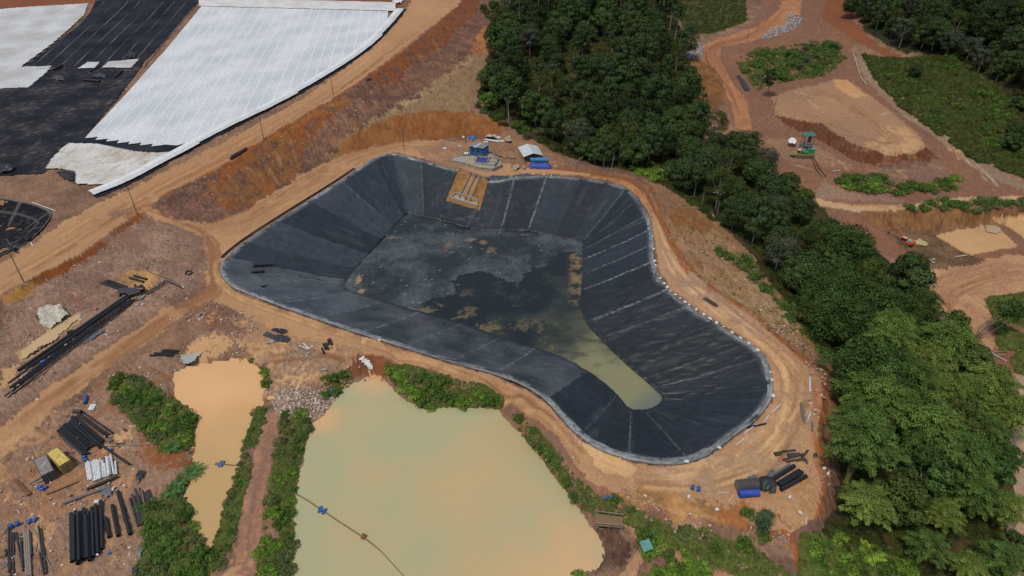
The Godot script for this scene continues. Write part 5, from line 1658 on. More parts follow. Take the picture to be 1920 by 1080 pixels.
func build_single_trees(dark: Array, mid: Array, bam: Array) -> void:
	var t: Node3D
	t = crown_tree("lime_green_tree", "lime green tree with fresh leaves on the upper edge of the tree belt", 9, 3.0, 10, 2200, 0.42, green(0.09, 0.19, 0.02), green(0.14, 0.26, 0.035), 1.2, M.bark)
	t.position = G(1572, 482)
	t = plant(mid[0][0], G(1596, 492), 0.8, "small dark round tree right beside the lime green tree")
	t = crown_tree("silver_leaved_tree", "grey leaved tree at the lower left edge of the forest block", 9, 3.4, 11, 2400, 0.5, green(0.13, 0.15, 0.13), green(0.24, 0.26, 0.23), 1.0, M.pale_bark)
	t.position = G(962, 238)
	plant(t, G(1010, 228), 0.6, "smaller grey leaved tree inside the forest edge behind the white shed")
	t = crown_tree("olive_tree", "olive brown tree with an open crown right behind the white gabled shed", 13, 4.4, 13, 2500, 0.5, green(0.07, 0.085, 0.02), green(0.12, 0.125, 0.035), 0.9, M.pale_bark)
	t.position = G(1070, 283)
	t = crown_tree("bright_bush_tree", "bright green bushy tree at the left edge of the forest block", 7, 4.2, 12, 2600, 0.5, green(0.06, 0.13, 0.02), green(0.10, 0.19, 0.035), 0.7, M.bark)
	t.position = G(915, 205)
	# lone tree leaning over the track junction at the right
	t = thing("leaning_tree", "lone leaning tree with bare lower branches beside the track at right", "tree")
	t.position = G(1822, 640)
	leaf_begin()
	for q in [[5.5, 11.0, -0.5, 2.6], [7.5, 12.0, 0.5, 2.2], [4.0, 12.8, 0.5, 2.0], [8.2, 9.5, -0.5, 2.2], [6.5, 9.0, 1.0, 2.2], [7.0, 13.5, 0.0, 1.8], [9.5, 10.5, 0.5, 1.7]]:
		lobe(Vector3(q[0], q[1], q[2]), Vector3(q[3], q[3] * 0.8, q[3]), 330, 0.5, 0.6, green(0.03, 0.06, 0.02), green(0.065, 0.105, 0.03), 0.3)
	var st := SurfaceTool.new()
	st.begin(Mesh.PRIMITIVE_TRIANGLES)
	tube(st, PackedVector3Array([Vector3(0, -1, 0), Vector3(1, 3, 0), Vector3(3.2, 6.5, 0), Vector3(5.5, 10, 0)]), 0.32, 0.12, 7)
	for l in [[Vector3(0.4, 2, 0), Vector3(0, 5.5, 0.4), Vector3(1.5, 9.5, 0.8)], [Vector3(0.8, 2.6, 0), Vector3(4, 4.2, 0.5), Vector3(7.6, 8.4, 0.6)], [Vector3(0.5, 1.8, 0), Vector3(3.5, 2.6, -0.6), Vector3(6.2, 2.8, -1)], [Vector3(2, 4.8, 0), Vector3(2.6, 8, 0.3), Vector3(4, 12, 0.4)]]:
		tube(st, PackedVector3Array(l), 0.15, 0.05, 5)
	st.generate_normals()
	part("trunk", st.commit(), M.bark, t)
	part("crown", leaf_mesh(), M.leaf, t)
	# dark tree by the terrace, palms and bushes of the green island below the upper road
	t = crown_tree("dark_slender_tree", "dark slender tree at the near tip of the green island", 15, 3.4, 15, 2600, 0.55, green(0.016, 0.026, 0.014), green(0.03, 0.042, 0.02), 1.7, M.bark)
	t.position = G(1437, 183)
	plant(dark[0][0], G(1712, 148), 0.62, "single dark tree on the grassy slope below the wooded hill")
	var frondy := palm("fern_palm", "fern palm with dark green arching fronds on the green island", "palm", 3.5, 3.6, 11, green(0.03, 0.06, 0.02), green(0.06, 0.10, 0.035))
	for r in rows(spread([1450,118, 1530,80, 1575,90, 1560,125, 1500,140], 5.0, 12), 4): plant(frondy, r[0], rng.randf_range(0.8, 1.3), "fern palm on the green island, %s from left in %s row" % [r[2], r[1]], "fern palms on the green island")
	for q in [[1540, 690, "light green tree fern below the middle of the tree belt"], [1352, 392, "tree fern with pale fronds at the foot of the upper belt"], [1010, 255, "tree fern at the forest edge left of the white shed"], [985, 262, "small tree fern at the forest edge behind the debris"], [1690, 950, "tree fern in the shade among the bottom right bamboo"]]:
		plant(frondy, G(q[0], q[1]), 0.8, q[2], "tree ferns at the forest edges")
	var cyc := palm("cycad_palm", "low dark green palm with long fronds on the bank left of the muddy pond", "palm", 0.4, 3.2, 16, green(0.045, 0.11, 0.03), green(0.10, 0.19, 0.055), 1.2, 1.0, 0.75)
	for q in [[340, 905, "large low palm with dark fronds on the bank of the muddy pond"], [362, 888, "low palm right of the large one on the muddy pond bank"], [322, 925, "low palm left of the large one on the muddy pond bank"], [348, 935, "low palm below the large one on the muddy pond bank"], [325, 842, "low palm at the near end of the long shrub bank"], [310, 1030, "low palm among the bright shrubs near the bottom edge"]]:
		plant(cyc, G(q[0], q[1]), rng.randf_range(0.65, 0.95), q[2])
	var ban := palm("bright_fern", "bright yellow green fern rosette at the bottom right edge", "fern", 0.5, 3.3, 8, green(0.2, 0.3, 0.03), green(0.3, 0.42, 0.06), 0.8, 0.5, 1.3)
	ban.position = G(1627, 1040)
	# strap leaved screw pine in front of the covered rolls
	t = thing("screw_pine", "screw pine with strap leaves in front of the covered blue rolls", "tree")
	t.position = G(1424, 992)
	part("trunk", trunk_mesh(4.5, 0.16, Vector3(0.2, 0, 0), [Vector3(0.9, 4.6, 0.3), Vector3(-0.8, 4.2, 0.2), Vector3(0.3, 3.2, 0.9)]), M.bark, t)
	leaf_begin()
	for c in [Vector3(0.2, 4.8, 0), Vector3(0.9, 4.6, 0.3), Vector3(-0.8, 4.2, 0.2), Vector3(0.3, 3.0, 0.9), Vector3(-0.3, 2.2, 0.5), Vector3(0.5, 1.2, 0.7)]:
		for i in 70:
			var d := ball()
			d.y = absf(d.y) * 0.8 - 0.15
			var cc := green(0.035, 0.07, 0.03).lerp(green(0.09, 0.14, 0.07), rng.randf())
			spray(c + d * 0.75, (Vector3.UP + ball() * 0.5).normalized(), (d + Vector3.DOWN * 0.35).normalized(), 1.5, 0.14, cc, Vector3.UP)
	part("crown", leaf_mesh(), M.leaf, t)
	# bare grey stems on the grassy hill at the top
	var stem := thing("bare_sapling", "thin pale bare stem standing in the grass at the top edge", "sapling")
	var ss := SurfaceTool.new()
	ss.begin(Mesh.PRIMITIVE_TRIANGLES)
	tube(ss, PackedVector3Array([Vector3(0, -0.3, 0), Vector3(0.1, 3, 0), Vector3(0, 6.5, 0.1)]), 0.11, 0.05, 5)
	tube(ss, PackedVector3Array([Vector3(0.08, 3.6, 0), Vector3(0.7, 5, 0.2)]), 0.05, 0.03, 4)
	tube(ss, PackedVector3Array([Vector3(0.05, 4.6, 0), Vector3(-0.6, 5.8, -0.1)]), 0.05, 0.03, 4)
	ss.generate_normals()
	part("stem", ss.commit(), M.pale_bark, stem)
	for r in rows(spread([1255,8, 1390,5, 1385,40, 1300,58, 1265,40], 6.5, 26), 6): plant(stem, r[0], rng.randf_range(0.5, 1.0), "pale bare stem in the top grass, %s from left in %s row" % [r[2], r[1]], "pale bare stems in the grass")
	# pale trunks leaning out of the belt
	var pole := thing("dead_trunk", "", "dead tree")
	var ps := SurfaceTool.new()
	ps.begin(Mesh.PRIMITIVE_TRIANGLES)
	tube(ps, PackedVector3Array([Vector3(0, -0.5, 0), Vector3(0.3, 4, 0), Vector3(0.2, 8, 0.2), Vector3(0.6, 11, 0)]), 0.15, 0.05, 5)
	tube(ps, PackedVector3Array([Vector3(0.25, 6, 0.1), Vector3(1.2, 8, 0.4), Vector3(1.6, 9.5, 0.2)]), 0.07, 0.03, 4)
	ps.generate_normals()
	part("stem", ps.commit(), M.pale_bark, pole)
	for q in [[1301, 372, "bare pale trunk at the corner of the upper belt"], [1316, 384, "second bare pale trunk beside the corner of the upper belt"], [1345, 405, "slanting pale trunk in front of the tree fern"], [1146, 322, "single pale trunk at the forest foot right of the blue rolls"], [1525, 600, "grey bare trunk among the middle belt trees"]]:
		plant(pole, G(q[0], q[1]), 0.75, q[2])
	# fallen trunk and branches by the stream at the right edge
	var fal := thing("fallen_trunk", "pale fallen trunk with broken branches beside the stream at the right edge", "fallen tree", G(1866, 668))
	var fs := SurfaceTool.new()
	fs.begin(Mesh.PRIMITIVE_TRIANGLES)
	tube(fs, PackedVector3Array([Vector3(-3.4, 0.5, -3.0), Vector3(-1, 0.6, -0.6), Vector3(1.6, 0.5, 2.8)]), 0.3, 0.16, 7, true)
	tube(fs, PackedVector3Array([Vector3(-1, 0.6, -0.6), Vector3(0.8, 1.0, -1.2), Vector3(2.5, 0.9, -1.0)]), 0.14, 0.05, 5)
	tube(fs, PackedVector3Array([Vector3(-2, 0.6, -1.6), Vector3(-0.6, 1.4, -2.6), Vector3(0.4, 1.6, -3.4)]), 0.12, 0.04, 5)
	tube(fs, PackedVector3Array([Vector3(-0.2, 0.6, 0.4), Vector3(1.6, 1.2, 0.6), Vector3(2.4, 1.0, 0.2)]), 0.10, 0.04, 5)
	fs.generate_normals()
	part("trunk", fs.commit(), M.pale_bark, fal)

func build_undergrowth() -> void:
	var g0 := green(0.065, 0.125, 0.022)
	var g1 := green(0.12, 0.21, 0.04)
	var kinds := [
		shrub("leafy_shrub", "", 2.1, 2.2, 1100, 0.34, g0, g1),
		shrub("leafy_shrub", "", 1.9, 1.7, 900, 0.32, green(0.045, 0.09, 0.02), green(0.09, 0.16, 0.034)),
		shrub("leafy_shrub", "", 2.2, 1.8, 1100, 0.34, green(0.09, 0.17, 0.02), green(0.17, 0.28, 0.045)),
		shrub("leafy_shrub", "", 1.9, 1.7, 1000, 0.55, green(0.06, 0.10, 0.03), green(0.16, 0.19, 0.075), 0.16),
		shrub("leafy_shrub", "", 1.4, 1.2, 420, 0.3, green(0.06, 0.05, 0.03), green(0.12, 0.10, 0.05), 0.25)]
	var put := func(outline: Array, gap: float, which: Array, label: String, group: String, lo := 0.6, hi := 1.15, most := 60) -> void:
		for e in rows(spread(outline, gap, most), 5):
			plant(kinds[which[rng.randi() % which.size()]], e[0], rng.randf_range(lo, hi), "%s, %s from left in %s row" % [label, e[2], e[1]], group)
	put.call([530,778, 560,772, 583,790, 575,830, 552,900, 545,1000, 540,1090, 480,1090, 494,990, 512,900, 522,830], 2.3, [0, 1, 2, 3, 3], "right causeway bank shrub", "shrubs on the right causeway bank", 0.6, 1.0, 80)
	put.call([478,768, 500,764, 493,795, 474,850, 456,920, 440,1000, 415,1062, 388,1062, 408,1020, 430,935, 455,855, 468,805], 2.0, [0, 1, 3, 3], "left causeway bank shrub", "shrubs on the left causeway bank", 0.45, 0.8, 55)
	put.call([208,716, 250,706, 290,732, 330,772, 372,782, 362,830, 328,848, 300,842, 270,792, 222,752], 2.5, [0, 1, 2, 3, 4], "shrub of the thicket left of the muddy pond", "shrubs of the left thicket", 0.75, 1.2, 40)
	put.call([282,952, 348,938, 368,962, 378,1030, 396,1050, 380,1095, 262,1095, 280,1000], 2.5, [0, 2, 2, 3, 1], "bright shrub of the bottom left thicket", "shrubs of the bottom left thicket", 0.8, 1.3, 45)
	put.call([728,684, 760,688, 830,714, 890,734, 938,746, 935,760, 880,762, 800,768, 770,745, 740,714], 2.4, [0, 1, 2, 2], "shrub on the green pond's far shore", "shrubs on the far shore of the green pond", 0.8, 1.3, 40)
	put.call([970,780, 985,786, 1010,810, 1036,842, 1062,885, 1100,922, 1120,942, 1110,958, 1085,945, 1060,910, 1020,858, 982,810], 2.4, [0, 1, 1, 3], "shrub on the green pond's right shore", "shrubs on the right shore", 0.6, 0.95, 34)
	put.call([1112,935, 1160,940, 1230,972, 1330,1002, 1400,1022, 1398,1050, 1330,1035, 1230,1000, 1150,962], 2.8, [1, 3, 4, 0], "shrub on the stony bank", "shrubs on the stony bank", 0.6, 1.0, 34)
	put.call([1205,1008, 1240,1010, 1305,1050, 1330,1085, 1210,1095, 1212,1040], 2.2, [0, 2, 2], "bright bush beside the small green roof", "bushes beside the green roof", 0.7, 1.1, 26)
	put.call([1500,1010, 1560,1000, 1640,1030, 1720,1060, 1700,1100, 1560,1100, 1520,1060], 2.6, [2, 2, 0], "bright bush below the bottom right bamboo", "undergrowth bushes at the bottom right", 0.7, 1.2, 30)
	for q in [[640, 706, "round green bush by the white sack at the head of the pond"], [622, 712, "smaller bush left of the round green bush by the pond head"], [612, 742, "dark bush on the stony spit left of the pond head"], [632, 738, "bush at the water on the stony spit"], [497, 700, "narrow upright bush on the far right end of the muddy pond"], [498, 722, "narrow bush below it at the far right end of the muddy pond"], [455, 680, "tuft of green at the far shore of the muddy pond"], [400, 690, "low green tuft on the ridge at the far shore of the muddy pond"], [385, 698, "low green tuft left end of the ridge at the muddy pond"], [1402, 965, "small bush left of the screw pine"], [1432, 1010, "bright bush below the screw pine"], [1085, 1082, "round bush at the bottom edge by the pond corner"], [400, 782, "bush"]]:
		if q[1] == 782: continue
		plant(kinds[2 if q[0] % 2 else 0], G(q[0], q[1]), 0.75, q[2])
	put.call([1560,345, 1640,330, 1700,348, 1790,332, 1795,358, 1650,366], 3.2, [0, 1, 2, 3], "shrub below the terrace slope", "shrubs below the terrace", 0.9, 1.7, 46)
	put.call([1700,392, 1760,378, 1990,376, 1990,392, 1800,400], 3.2, [1, 0, 3], "shrub between valley track and dug pit", "shrubs beside the valley track", 0.8, 1.4, 50)
	put.call([1385,115, 1420,100, 1560,82, 1580,110, 1545,138, 1470,150, 1425,165, 1395,140], 4.0, [0, 1, 1, 3], "bush of the green island", "bushes of the green island", 1.5, 2.4, 30)
	put.call([1340,470, 1400,487, 1440,545, 1500,597, 1550,665, 1560,685, 1535,660, 1475,595, 1410,525], 3.0, [0, 1, 1, 3], "bush at the tree belt's foot", "bushes at the foot of the belt", 0.7, 1.6, 50)
	put.call([1620,106, 1700,114, 1790,108, 1870,168, 1930,262, 1985,300, 1985,340, 1930,333, 1830,300, 1760,250, 1690,200, 1645,150], 8.0, [0, 1, 1, 4], "bush on the grassy slope above the valley track", "bushes on the grassy slope", 1.2, 2.6, 45)
	put.call([1190,322, 1250,318, 1260,335, 1215,340], 4.0, [2], "bright low bush in the belt's gap", "low bushes in the gap", 1.0, 1.6, 8)
	put.call([880,205, 950,232, 1010,258, 1070,296, 1060,290, 990,245, 930,215], 4.5, [1, 0], "bush at the forest foot", "bushes at the forest foot", 1.0, 1.7, 18)
	# countless low plants: one object of many tufts
	leaf_begin()
	for i in 60:
		var d := ball()
		d.y = absf(d.y)
		var c := green(0.05, 0.075, 0.02).lerp(green(0.11, 0.14, 0.04), rng.randf())
		spray(d * Vector3(0.55, 0.4, 0.55) + Vector3.UP * 0.15, (d + Vector3.UP * 0.6).normalized(), (d + ball() * 0.4).normalized(), 0.42, 0.16, c, Vector3.UP)
	var tuft := leaf_mesh()
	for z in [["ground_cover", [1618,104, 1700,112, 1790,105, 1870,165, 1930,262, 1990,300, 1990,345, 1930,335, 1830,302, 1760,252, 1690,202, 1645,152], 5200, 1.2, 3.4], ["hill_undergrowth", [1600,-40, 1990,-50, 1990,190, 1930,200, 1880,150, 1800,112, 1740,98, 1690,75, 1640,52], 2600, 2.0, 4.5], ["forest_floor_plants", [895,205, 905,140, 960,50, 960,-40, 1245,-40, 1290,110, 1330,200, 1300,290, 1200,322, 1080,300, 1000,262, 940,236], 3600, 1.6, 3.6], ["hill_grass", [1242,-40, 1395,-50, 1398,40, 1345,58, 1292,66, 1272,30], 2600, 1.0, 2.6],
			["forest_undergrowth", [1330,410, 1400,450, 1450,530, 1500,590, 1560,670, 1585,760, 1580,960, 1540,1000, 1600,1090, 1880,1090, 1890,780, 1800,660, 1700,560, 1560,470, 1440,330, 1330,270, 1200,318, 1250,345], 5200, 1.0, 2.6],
			["bank_grass", [1500,1005, 1580,1000, 1720,1040, 1720,1100, 1500,1100], 1500, 0.5, 1.3], ["valley_grass", [1855,560, 1990,545, 1990,720, 1910,700, 1875,650], 1300, 1.0, 2.4],
			["pond_bank_grass", [530,770, 583,785, 560,880, 548,1090, 478,1090, 500,950], 3000, 0.35, 0.9], ["muddy_bank_grass", [478,765, 500,764, 440,1010, 400,1075, 380,1060, 430,930], 1900, 0.35, 0.8],
			["stony_bank_weeds", [1112,935, 1230,970, 1400,1020, 1490,1080, 1400,1090, 1230,1010, 1130,965], 2200, 0.35, 0.9], ["thicket_weeds", [205,715, 250,703, 380,782, 365,850, 300,848, 215,755], 1800, 0.4, 0.9], ["green_island_cover", [1380,112, 1420,92, 1560,75, 1585,112, 1545,142, 1470,155, 1420,170, 1392,140], 900, 1.0, 2.6],
			["far_shore_weeds", [722,680, 762,684, 832,708, 945,744, 942,764, 880,764, 795,770, 765,745, 735,716], 1500, 0.4, 1.0], ["right_shore_weeds", [962,775, 990,785, 1040,840, 1070,885, 1125,935, 1112,962, 1085,950, 1055,910, 1012,856, 975,812], 1100, 0.35, 0.9], ["palm_bank_weeds", [270,950, 350,930, 385,1030, 405,1055, 380,1100, 255,1100, 275,1000], 1600, 0.5, 1.2], ["spit_weeds", [600,705, 655,692, 662,715, 640,745, 605,750], 260, 0.3, 0.7], ["ridge_weeds", [360,703, 380,690, 425,681, 428,687, 385,698, 366,710], 140, 0.3, 0.7], ["ridge_end_weeds", [438,681, 452,673, 478,672, 474,682], 90, 0.3, 0.7], ["pond_end_weeds", [486,690, 502,690, 505,735, 494,738], 110, 0.3, 0.7], ["slope_weeds", [1250,440, 1330,425, 1440,540, 1560,680, 1560,800, 1540,700, 1400,575], 170, 0.3, 0.7]]:
		var poly := flat(on_ground(z[1]))
		var lo := poly[0]
		var hi := poly[0]
		for p in poly:
			lo = lo.min(p)
			hi = hi.max(p)
		var xf: Array[Transform3D] = []
		for i in int(z[2]) * 4:
			var c := Vector2(rng.randf_range(lo.x, hi.x), rng.randf_range(lo.y, hi.y))
			if not Geometry2D.is_point_in_polygon(c, poly): continue
			if noise_mid.get_noise_2d(c.x * 0.6, c.y * 0.6) + rng.randf_range(-0.35, 0.35) < -0.15: continue
			var s := rng.randf_range(z[3], z[4])
			xf.append(Transform3D(Basis(Vector3.UP, rng.randf_range(0, TAU)).scaled(Vector3(s, s * rng.randf_range(0.6, 1.2), s)), Vector3(c.x, H(c.x, c.y), c.y)))
			if xf.size() >= z[2]: break
		var mm := MultiMesh.new()
		mm.transform_format = MultiMesh.TRANSFORM_3D
		mm.use_colors = true
		mm.mesh = tuft
		mm.instance_count = xf.size()
		for i in xf.size():
			mm.set_instance_transform(i, xf[i])
			var t := rng.randf_range(0.7, 1.35) * (0.42 if z[0] in ["forest_undergrowth", "forest_floor_plants", "hill_undergrowth"] else 0.58 if z[0] in ["ground_cover", "hill_grass"] else 1.0)  # forest tufts dimmed: the dark between the trees is put into their colour
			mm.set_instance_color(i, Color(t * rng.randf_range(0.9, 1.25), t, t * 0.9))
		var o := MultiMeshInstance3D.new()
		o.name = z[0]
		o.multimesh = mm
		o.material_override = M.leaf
		add_child(o)
		o.set_meta("kind", "stuff")
		o.set_meta("label", "countless low green plants: " + String(z[0]).replace("_", " "))
		o.set_meta("category", "plants")

# ---------------------------------------------------------------- shapes for things
func begin() -> SurfaceTool:
	var st := SurfaceTool.new()
	st.begin(Mesh.PRIMITIVE_TRIANGLES)
	return st

func done(st: SurfaceTool) -> ArrayMesh:
	st.generate_normals()
	return st.commit()

func quad(st: SurfaceTool, a: Vector3, b: Vector3, c: Vector3, d: Vector3) -> void:
	for p in [a, b, c, a, c, d]: st.add_vertex(p)

# box with bevelled edges, centre c, size s, in a frame
func block(st: SurfaceTool, c: Vector3, s: Vector3, b := Basis(), bevel := 0.04) -> void:
	st.set_smooth_group(-1)
	var h := s * 0.5
	var e := minf(bevel, minf(h.x, minf(h.y, h.z)) * 0.5)
	for ax in 3:
		var u := (ax + 1) % 3
		var v := (ax + 2) % 3
		for sg in [-1.0, 1.0]:
			var q := []
			for k in [[-1, -1], [1, -1], [1, 1], [-1, 1]]:
				var p := Vector3()
				p[ax] = h[ax] * sg
				p[u] = (h[u] - e) * k[0]
				p[v] = (h[v] - e) * k[1]
				q.append(c + b * p)
			if sg > 0: quad(st, q[3], q[2], q[1], q[0])
			else: quad(st, q[0], q[1], q[2], q[3])
			# bevel strips
			for sw in [-1.0, 1.0]:
				var r := []
				for k in [[h[ax], h[u] - e], [h[ax] - e, h[u]]]:
					for w in [-1.0, 1.0]:
						var p := Vector3()
						p[ax] = k[0] * sg
						p[u] = k[1] * sw
						p[v] = (h[v] - e) * w
						r.append(c + b * p)
				if sg * sw > 0: quad(st, r[0], r[1], r[3], r[2])
				else: quad(st, r[2], r[3], r[1], r[0])

func rod(st: SurfaceTool, a: Vector3, b: Vector3, r: float, sides := 8) -> void:
	tube(st, PackedVector3Array([a, b]), r, r, sides, true)

func zz(ox: float, oy: float, s: float, a: Array) -> Array:
	var o := []
	for i in range(0, a.size(), 2):
		o.append(ox + a[i] / s)
		o.append(oy + a[i + 1] / s)
	return o

# a hollow pipe between two points: wall, and black discs set in its ends for the shade inside
func pipe_between(a: Vector3, b: Vector3, r: float, m: Material, label: String, category: String, group: String, called := "plastic_pipe") -> Node3D:
	var t := thing(called, label, category, a, 0, group)
	var d := b - a
	var n := d.normalized()
	var u := n.cross(Vector3.UP).normalized()
	var v := u.cross(n)
	var st := begin()
	tube(st, PackedVector3Array([Vector3.ZERO, d * 0.5, d]), r, r, 12)
	var hollow_shade := begin()
	st.set_smooth_group(-1)
	for e in 2:
		var o: Vector3 = Vector3.ZERO if e == 0 else d
		var inw: Vector3 = n * 0.25 if e == 0 else -n * 0.25
		for q in 12:
			var a0 := TAU * q / 12
			var a1 := TAU * (q + 1) / 12
			var w0 := u * cos(a0) + v * sin(a0)
			var w1 := u * cos(a1) + v * sin(a1)
			quad(st, o + w0 * r, o + w1 * r, o + w1 * r * 0.86, o + w0 * r * 0.86)
			quad(st, o + w0 * r * 0.86, o + w1 * r * 0.86, o + w1 * r * 0.86 + inw, o + w0 * r * 0.86 + inw)
			for p in [o + inw, o + inw + w0 * r * 0.87, o + inw + w1 * r * 0.87]: hollow_shade.add_vertex(p)
	part("barrel", done(st), m, t)
	part("hollow_shade", done(hollow_shade), M.hollow_shade, t)
	return t

# a pipe lying on the ground between two surveyed spots
func pipe(ax: float, ay: float, bx: float, by: float, r: float, m: Material, label: String, group: String, lift := 0.0, category := "pipe", called := "plastic_pipe") -> Node3D:
	var a := G(ax, ay)
	var b := G(bx, by)
	for k in 2:
		a = P(ax, ay, a.y + r + lift)
		b = P(bx, by, b.y + r + lift)
		a.y = H(a.x, a.z)
		b.y = H(b.x, b.z)
	var mid := (a + b) / 2
	var rise := maxf(0, H(mid.x, mid.z) - mid.y) + 0.08
	return pipe_between(a + Vector3.UP * (r + lift + rise), b + Vector3.UP * (r + lift + rise), r, m, label, category, group)

# a stack of pipes from a list of ends, counted from the first
func pipe_set(ends: Array, r: float, m: Material, what: String, where: String, group: String, lift_from := 99, called := "plastic_pipe") -> void:
	for i in ends.size() / 4:
		var up := r * 1.75 if i >= lift_from else 0.02 * (i % 3)
		pipe(ends[i * 4], ends[i * 4 + 1], ends[i * 4 + 2], ends[i * 4 + 3], r * rng.randf_range(0.93, 1.07), m, "%s, %s from left %s" % [what, NTH[mini(i, 19)], where], group, up)

# plastic drum lying (axis given) or standing
func drum(px: float, py: float, label: String, group: String, lying := true, turn := 0.0, r := 0.3, h := 0.92) -> void:
	var g := G(px, py)
	var t := thing("plastic_drum", label, "drum", g, turn, group)
	var st := begin()
	var prof := [[0.0, 0.86], [0.03, 1.0], [0.3, 1.0], [0.33, 1.05], [0.36, 1.0], [0.64, 1.0], [0.67, 1.05], [0.7, 1.0], [0.97, 1.0], [1.0, 0.86]]
	var ends := begin()
	st.set_smooth_group(0)
	var place := func(s: float, k: float, an: float) -> Vector3:
		return Vector3((s - 0.5) * h, r + cos(an) * r * k + 0.05, sin(an) * r * k) if lying else Vector3(cos(an) * r * k, s * h + 0.02, sin(an) * r * k)
	for i in prof.size() - 1:
		for q in 12:
			quad(st, place.call(prof[i][0], prof[i][1], TAU * q / 12), place.call(prof[i][0], prof[i][1], TAU * (q + 1) / 12), place.call(prof[i + 1][0], prof[i + 1][1], TAU * (q + 1) / 12), place.call(prof[i + 1][0], prof[i + 1][1], TAU * q / 12))
	for e in [0.012, 0.988]:
		for q in 12:
			for p in [place.call(e, 0.0, 0.0), place.call(e, 0.86, TAU * q / 12), place.call(e, 0.86, TAU * (q + 1) / 12)]: ends.add_vertex(p)
	part("body", done(st), M.blue_drum, t)
	part("lid", done(ends), M.blue_paint, t)

# crumpled sheet of plastic or cloth lying on an outline
func heap(outline: Array, lift: float, rough: float, m: Material, tint: Color, called: String, label: String, category: String, piece := "sheet", step := 0.35) -> Node3D:
	var w := on_ground(outline)
	var c := Vector3.ZERO
	for p in w: c += p / w.size()
	var t := thing(called, label, category)
	var poly := flat(w)
	var span := 0.0
	for p in poly: span = maxf(span, p.distance_to(Vector2(c.x, c.z)))
	var sm := sheet(poly, step, func(x, z):
		var d := Vector2(x - c.x, z - c.z).length() / span
		return H(x, z) + 0.22 + lift * sqrt(maxf(0, 1 - d * d)) + absf(noise_fine.get_noise_2d(x * 0.8 + 30, z * 0.8)) * rough + noise_mid.get_noise_2d(x * 3, z * 3) * rough * 0.6, func(x, z):
		var cc := tint * (1.0 + 0.5 * noise_fine.get_noise_2d(x * 1.5, z * 1.5))
		cc.a = 1
		return cc, 0.4)
	part(piece, sm, m, t)
	return t

func stone_mesh(seed_: int, flat_: float) -> ArrayMesh:
	var st := begin()
	var s := SphereMesh.new()
	s.radial_segments = 7
	s.rings = 4
	var arr := s.get_mesh_arrays()
	var v: PackedVector3Array = arr[Mesh.ARRAY_VERTEX]
	var ix: PackedInt32Array = arr[Mesh.ARRAY_INDEX]
	st.set_smooth_group(-1)
	for i in ix:
		var p := v[i] * 2.0
		var d := 0.78 + 0.34 * noise_mid.get_noise_3d(p.x * 7 + seed_ * 31, p.y * 7, p.z * 7) * 2.0
		st.add_vertex(Vector3(p.x * d, p.y * d * flat_, p.z * d * 0.8) * 0.5)
	return done(st)

func stones(spots: PackedVector3Array, models: Array, what: String, group: String, lo: float, hi: float) -> void:
	for e in rows(spots, 8):
		var s := rng.randf_range(lo, hi)
		var o := dup(models[rng.randi() % models.size()], "%s, %s from left in %s row" % [what, e[2], e[1]], e[0] + Vector3.UP * s * 0.12, rng.randf_range(0, TAU), group, s)
		o.rotation = Vector3(rng.randf_range(-0.5, 0.5), rng.randf_range(0, TAU), rng.randf_range(-0.5, 0.5))

# utility pole with cross arm
func utility_pole(px: float, py: float, h: float, label: String, turn: float) -> void:
	var t := thing("utility_pole", label, "utility pole", G(px, py), turn)
	var st := begin()
	tube(st, PackedVector3Array([Vector3(0, -0.5, 0), Vector3(0, h * 0.5, 0), Vector3(0, h, 0)]), 0.17, 0.10, 8, true)
	part("post", done(st), M.steel, t)
	var a := begin()
	block(a, Vector3(0, h - 0.6, 0), Vector3(1.5, 0.12, 0.12))
	block(a, Vector3(0.5, h - 0.9, 0.0), Vector3(0.9, 0.05, 0.05), Basis(Vector3.BACK, 0.6))
	part("cross_arm", done(a), M.steel, t)
	for x in [-0.65, 0.0, 0.65]:
		var i := begin()
		rod(i, Vector3(x, h - 0.5, 0), Vector3(x, h - 0.25, 0), 0.06, 6)
		part("insulator", done(i), M.white_pvc, t)

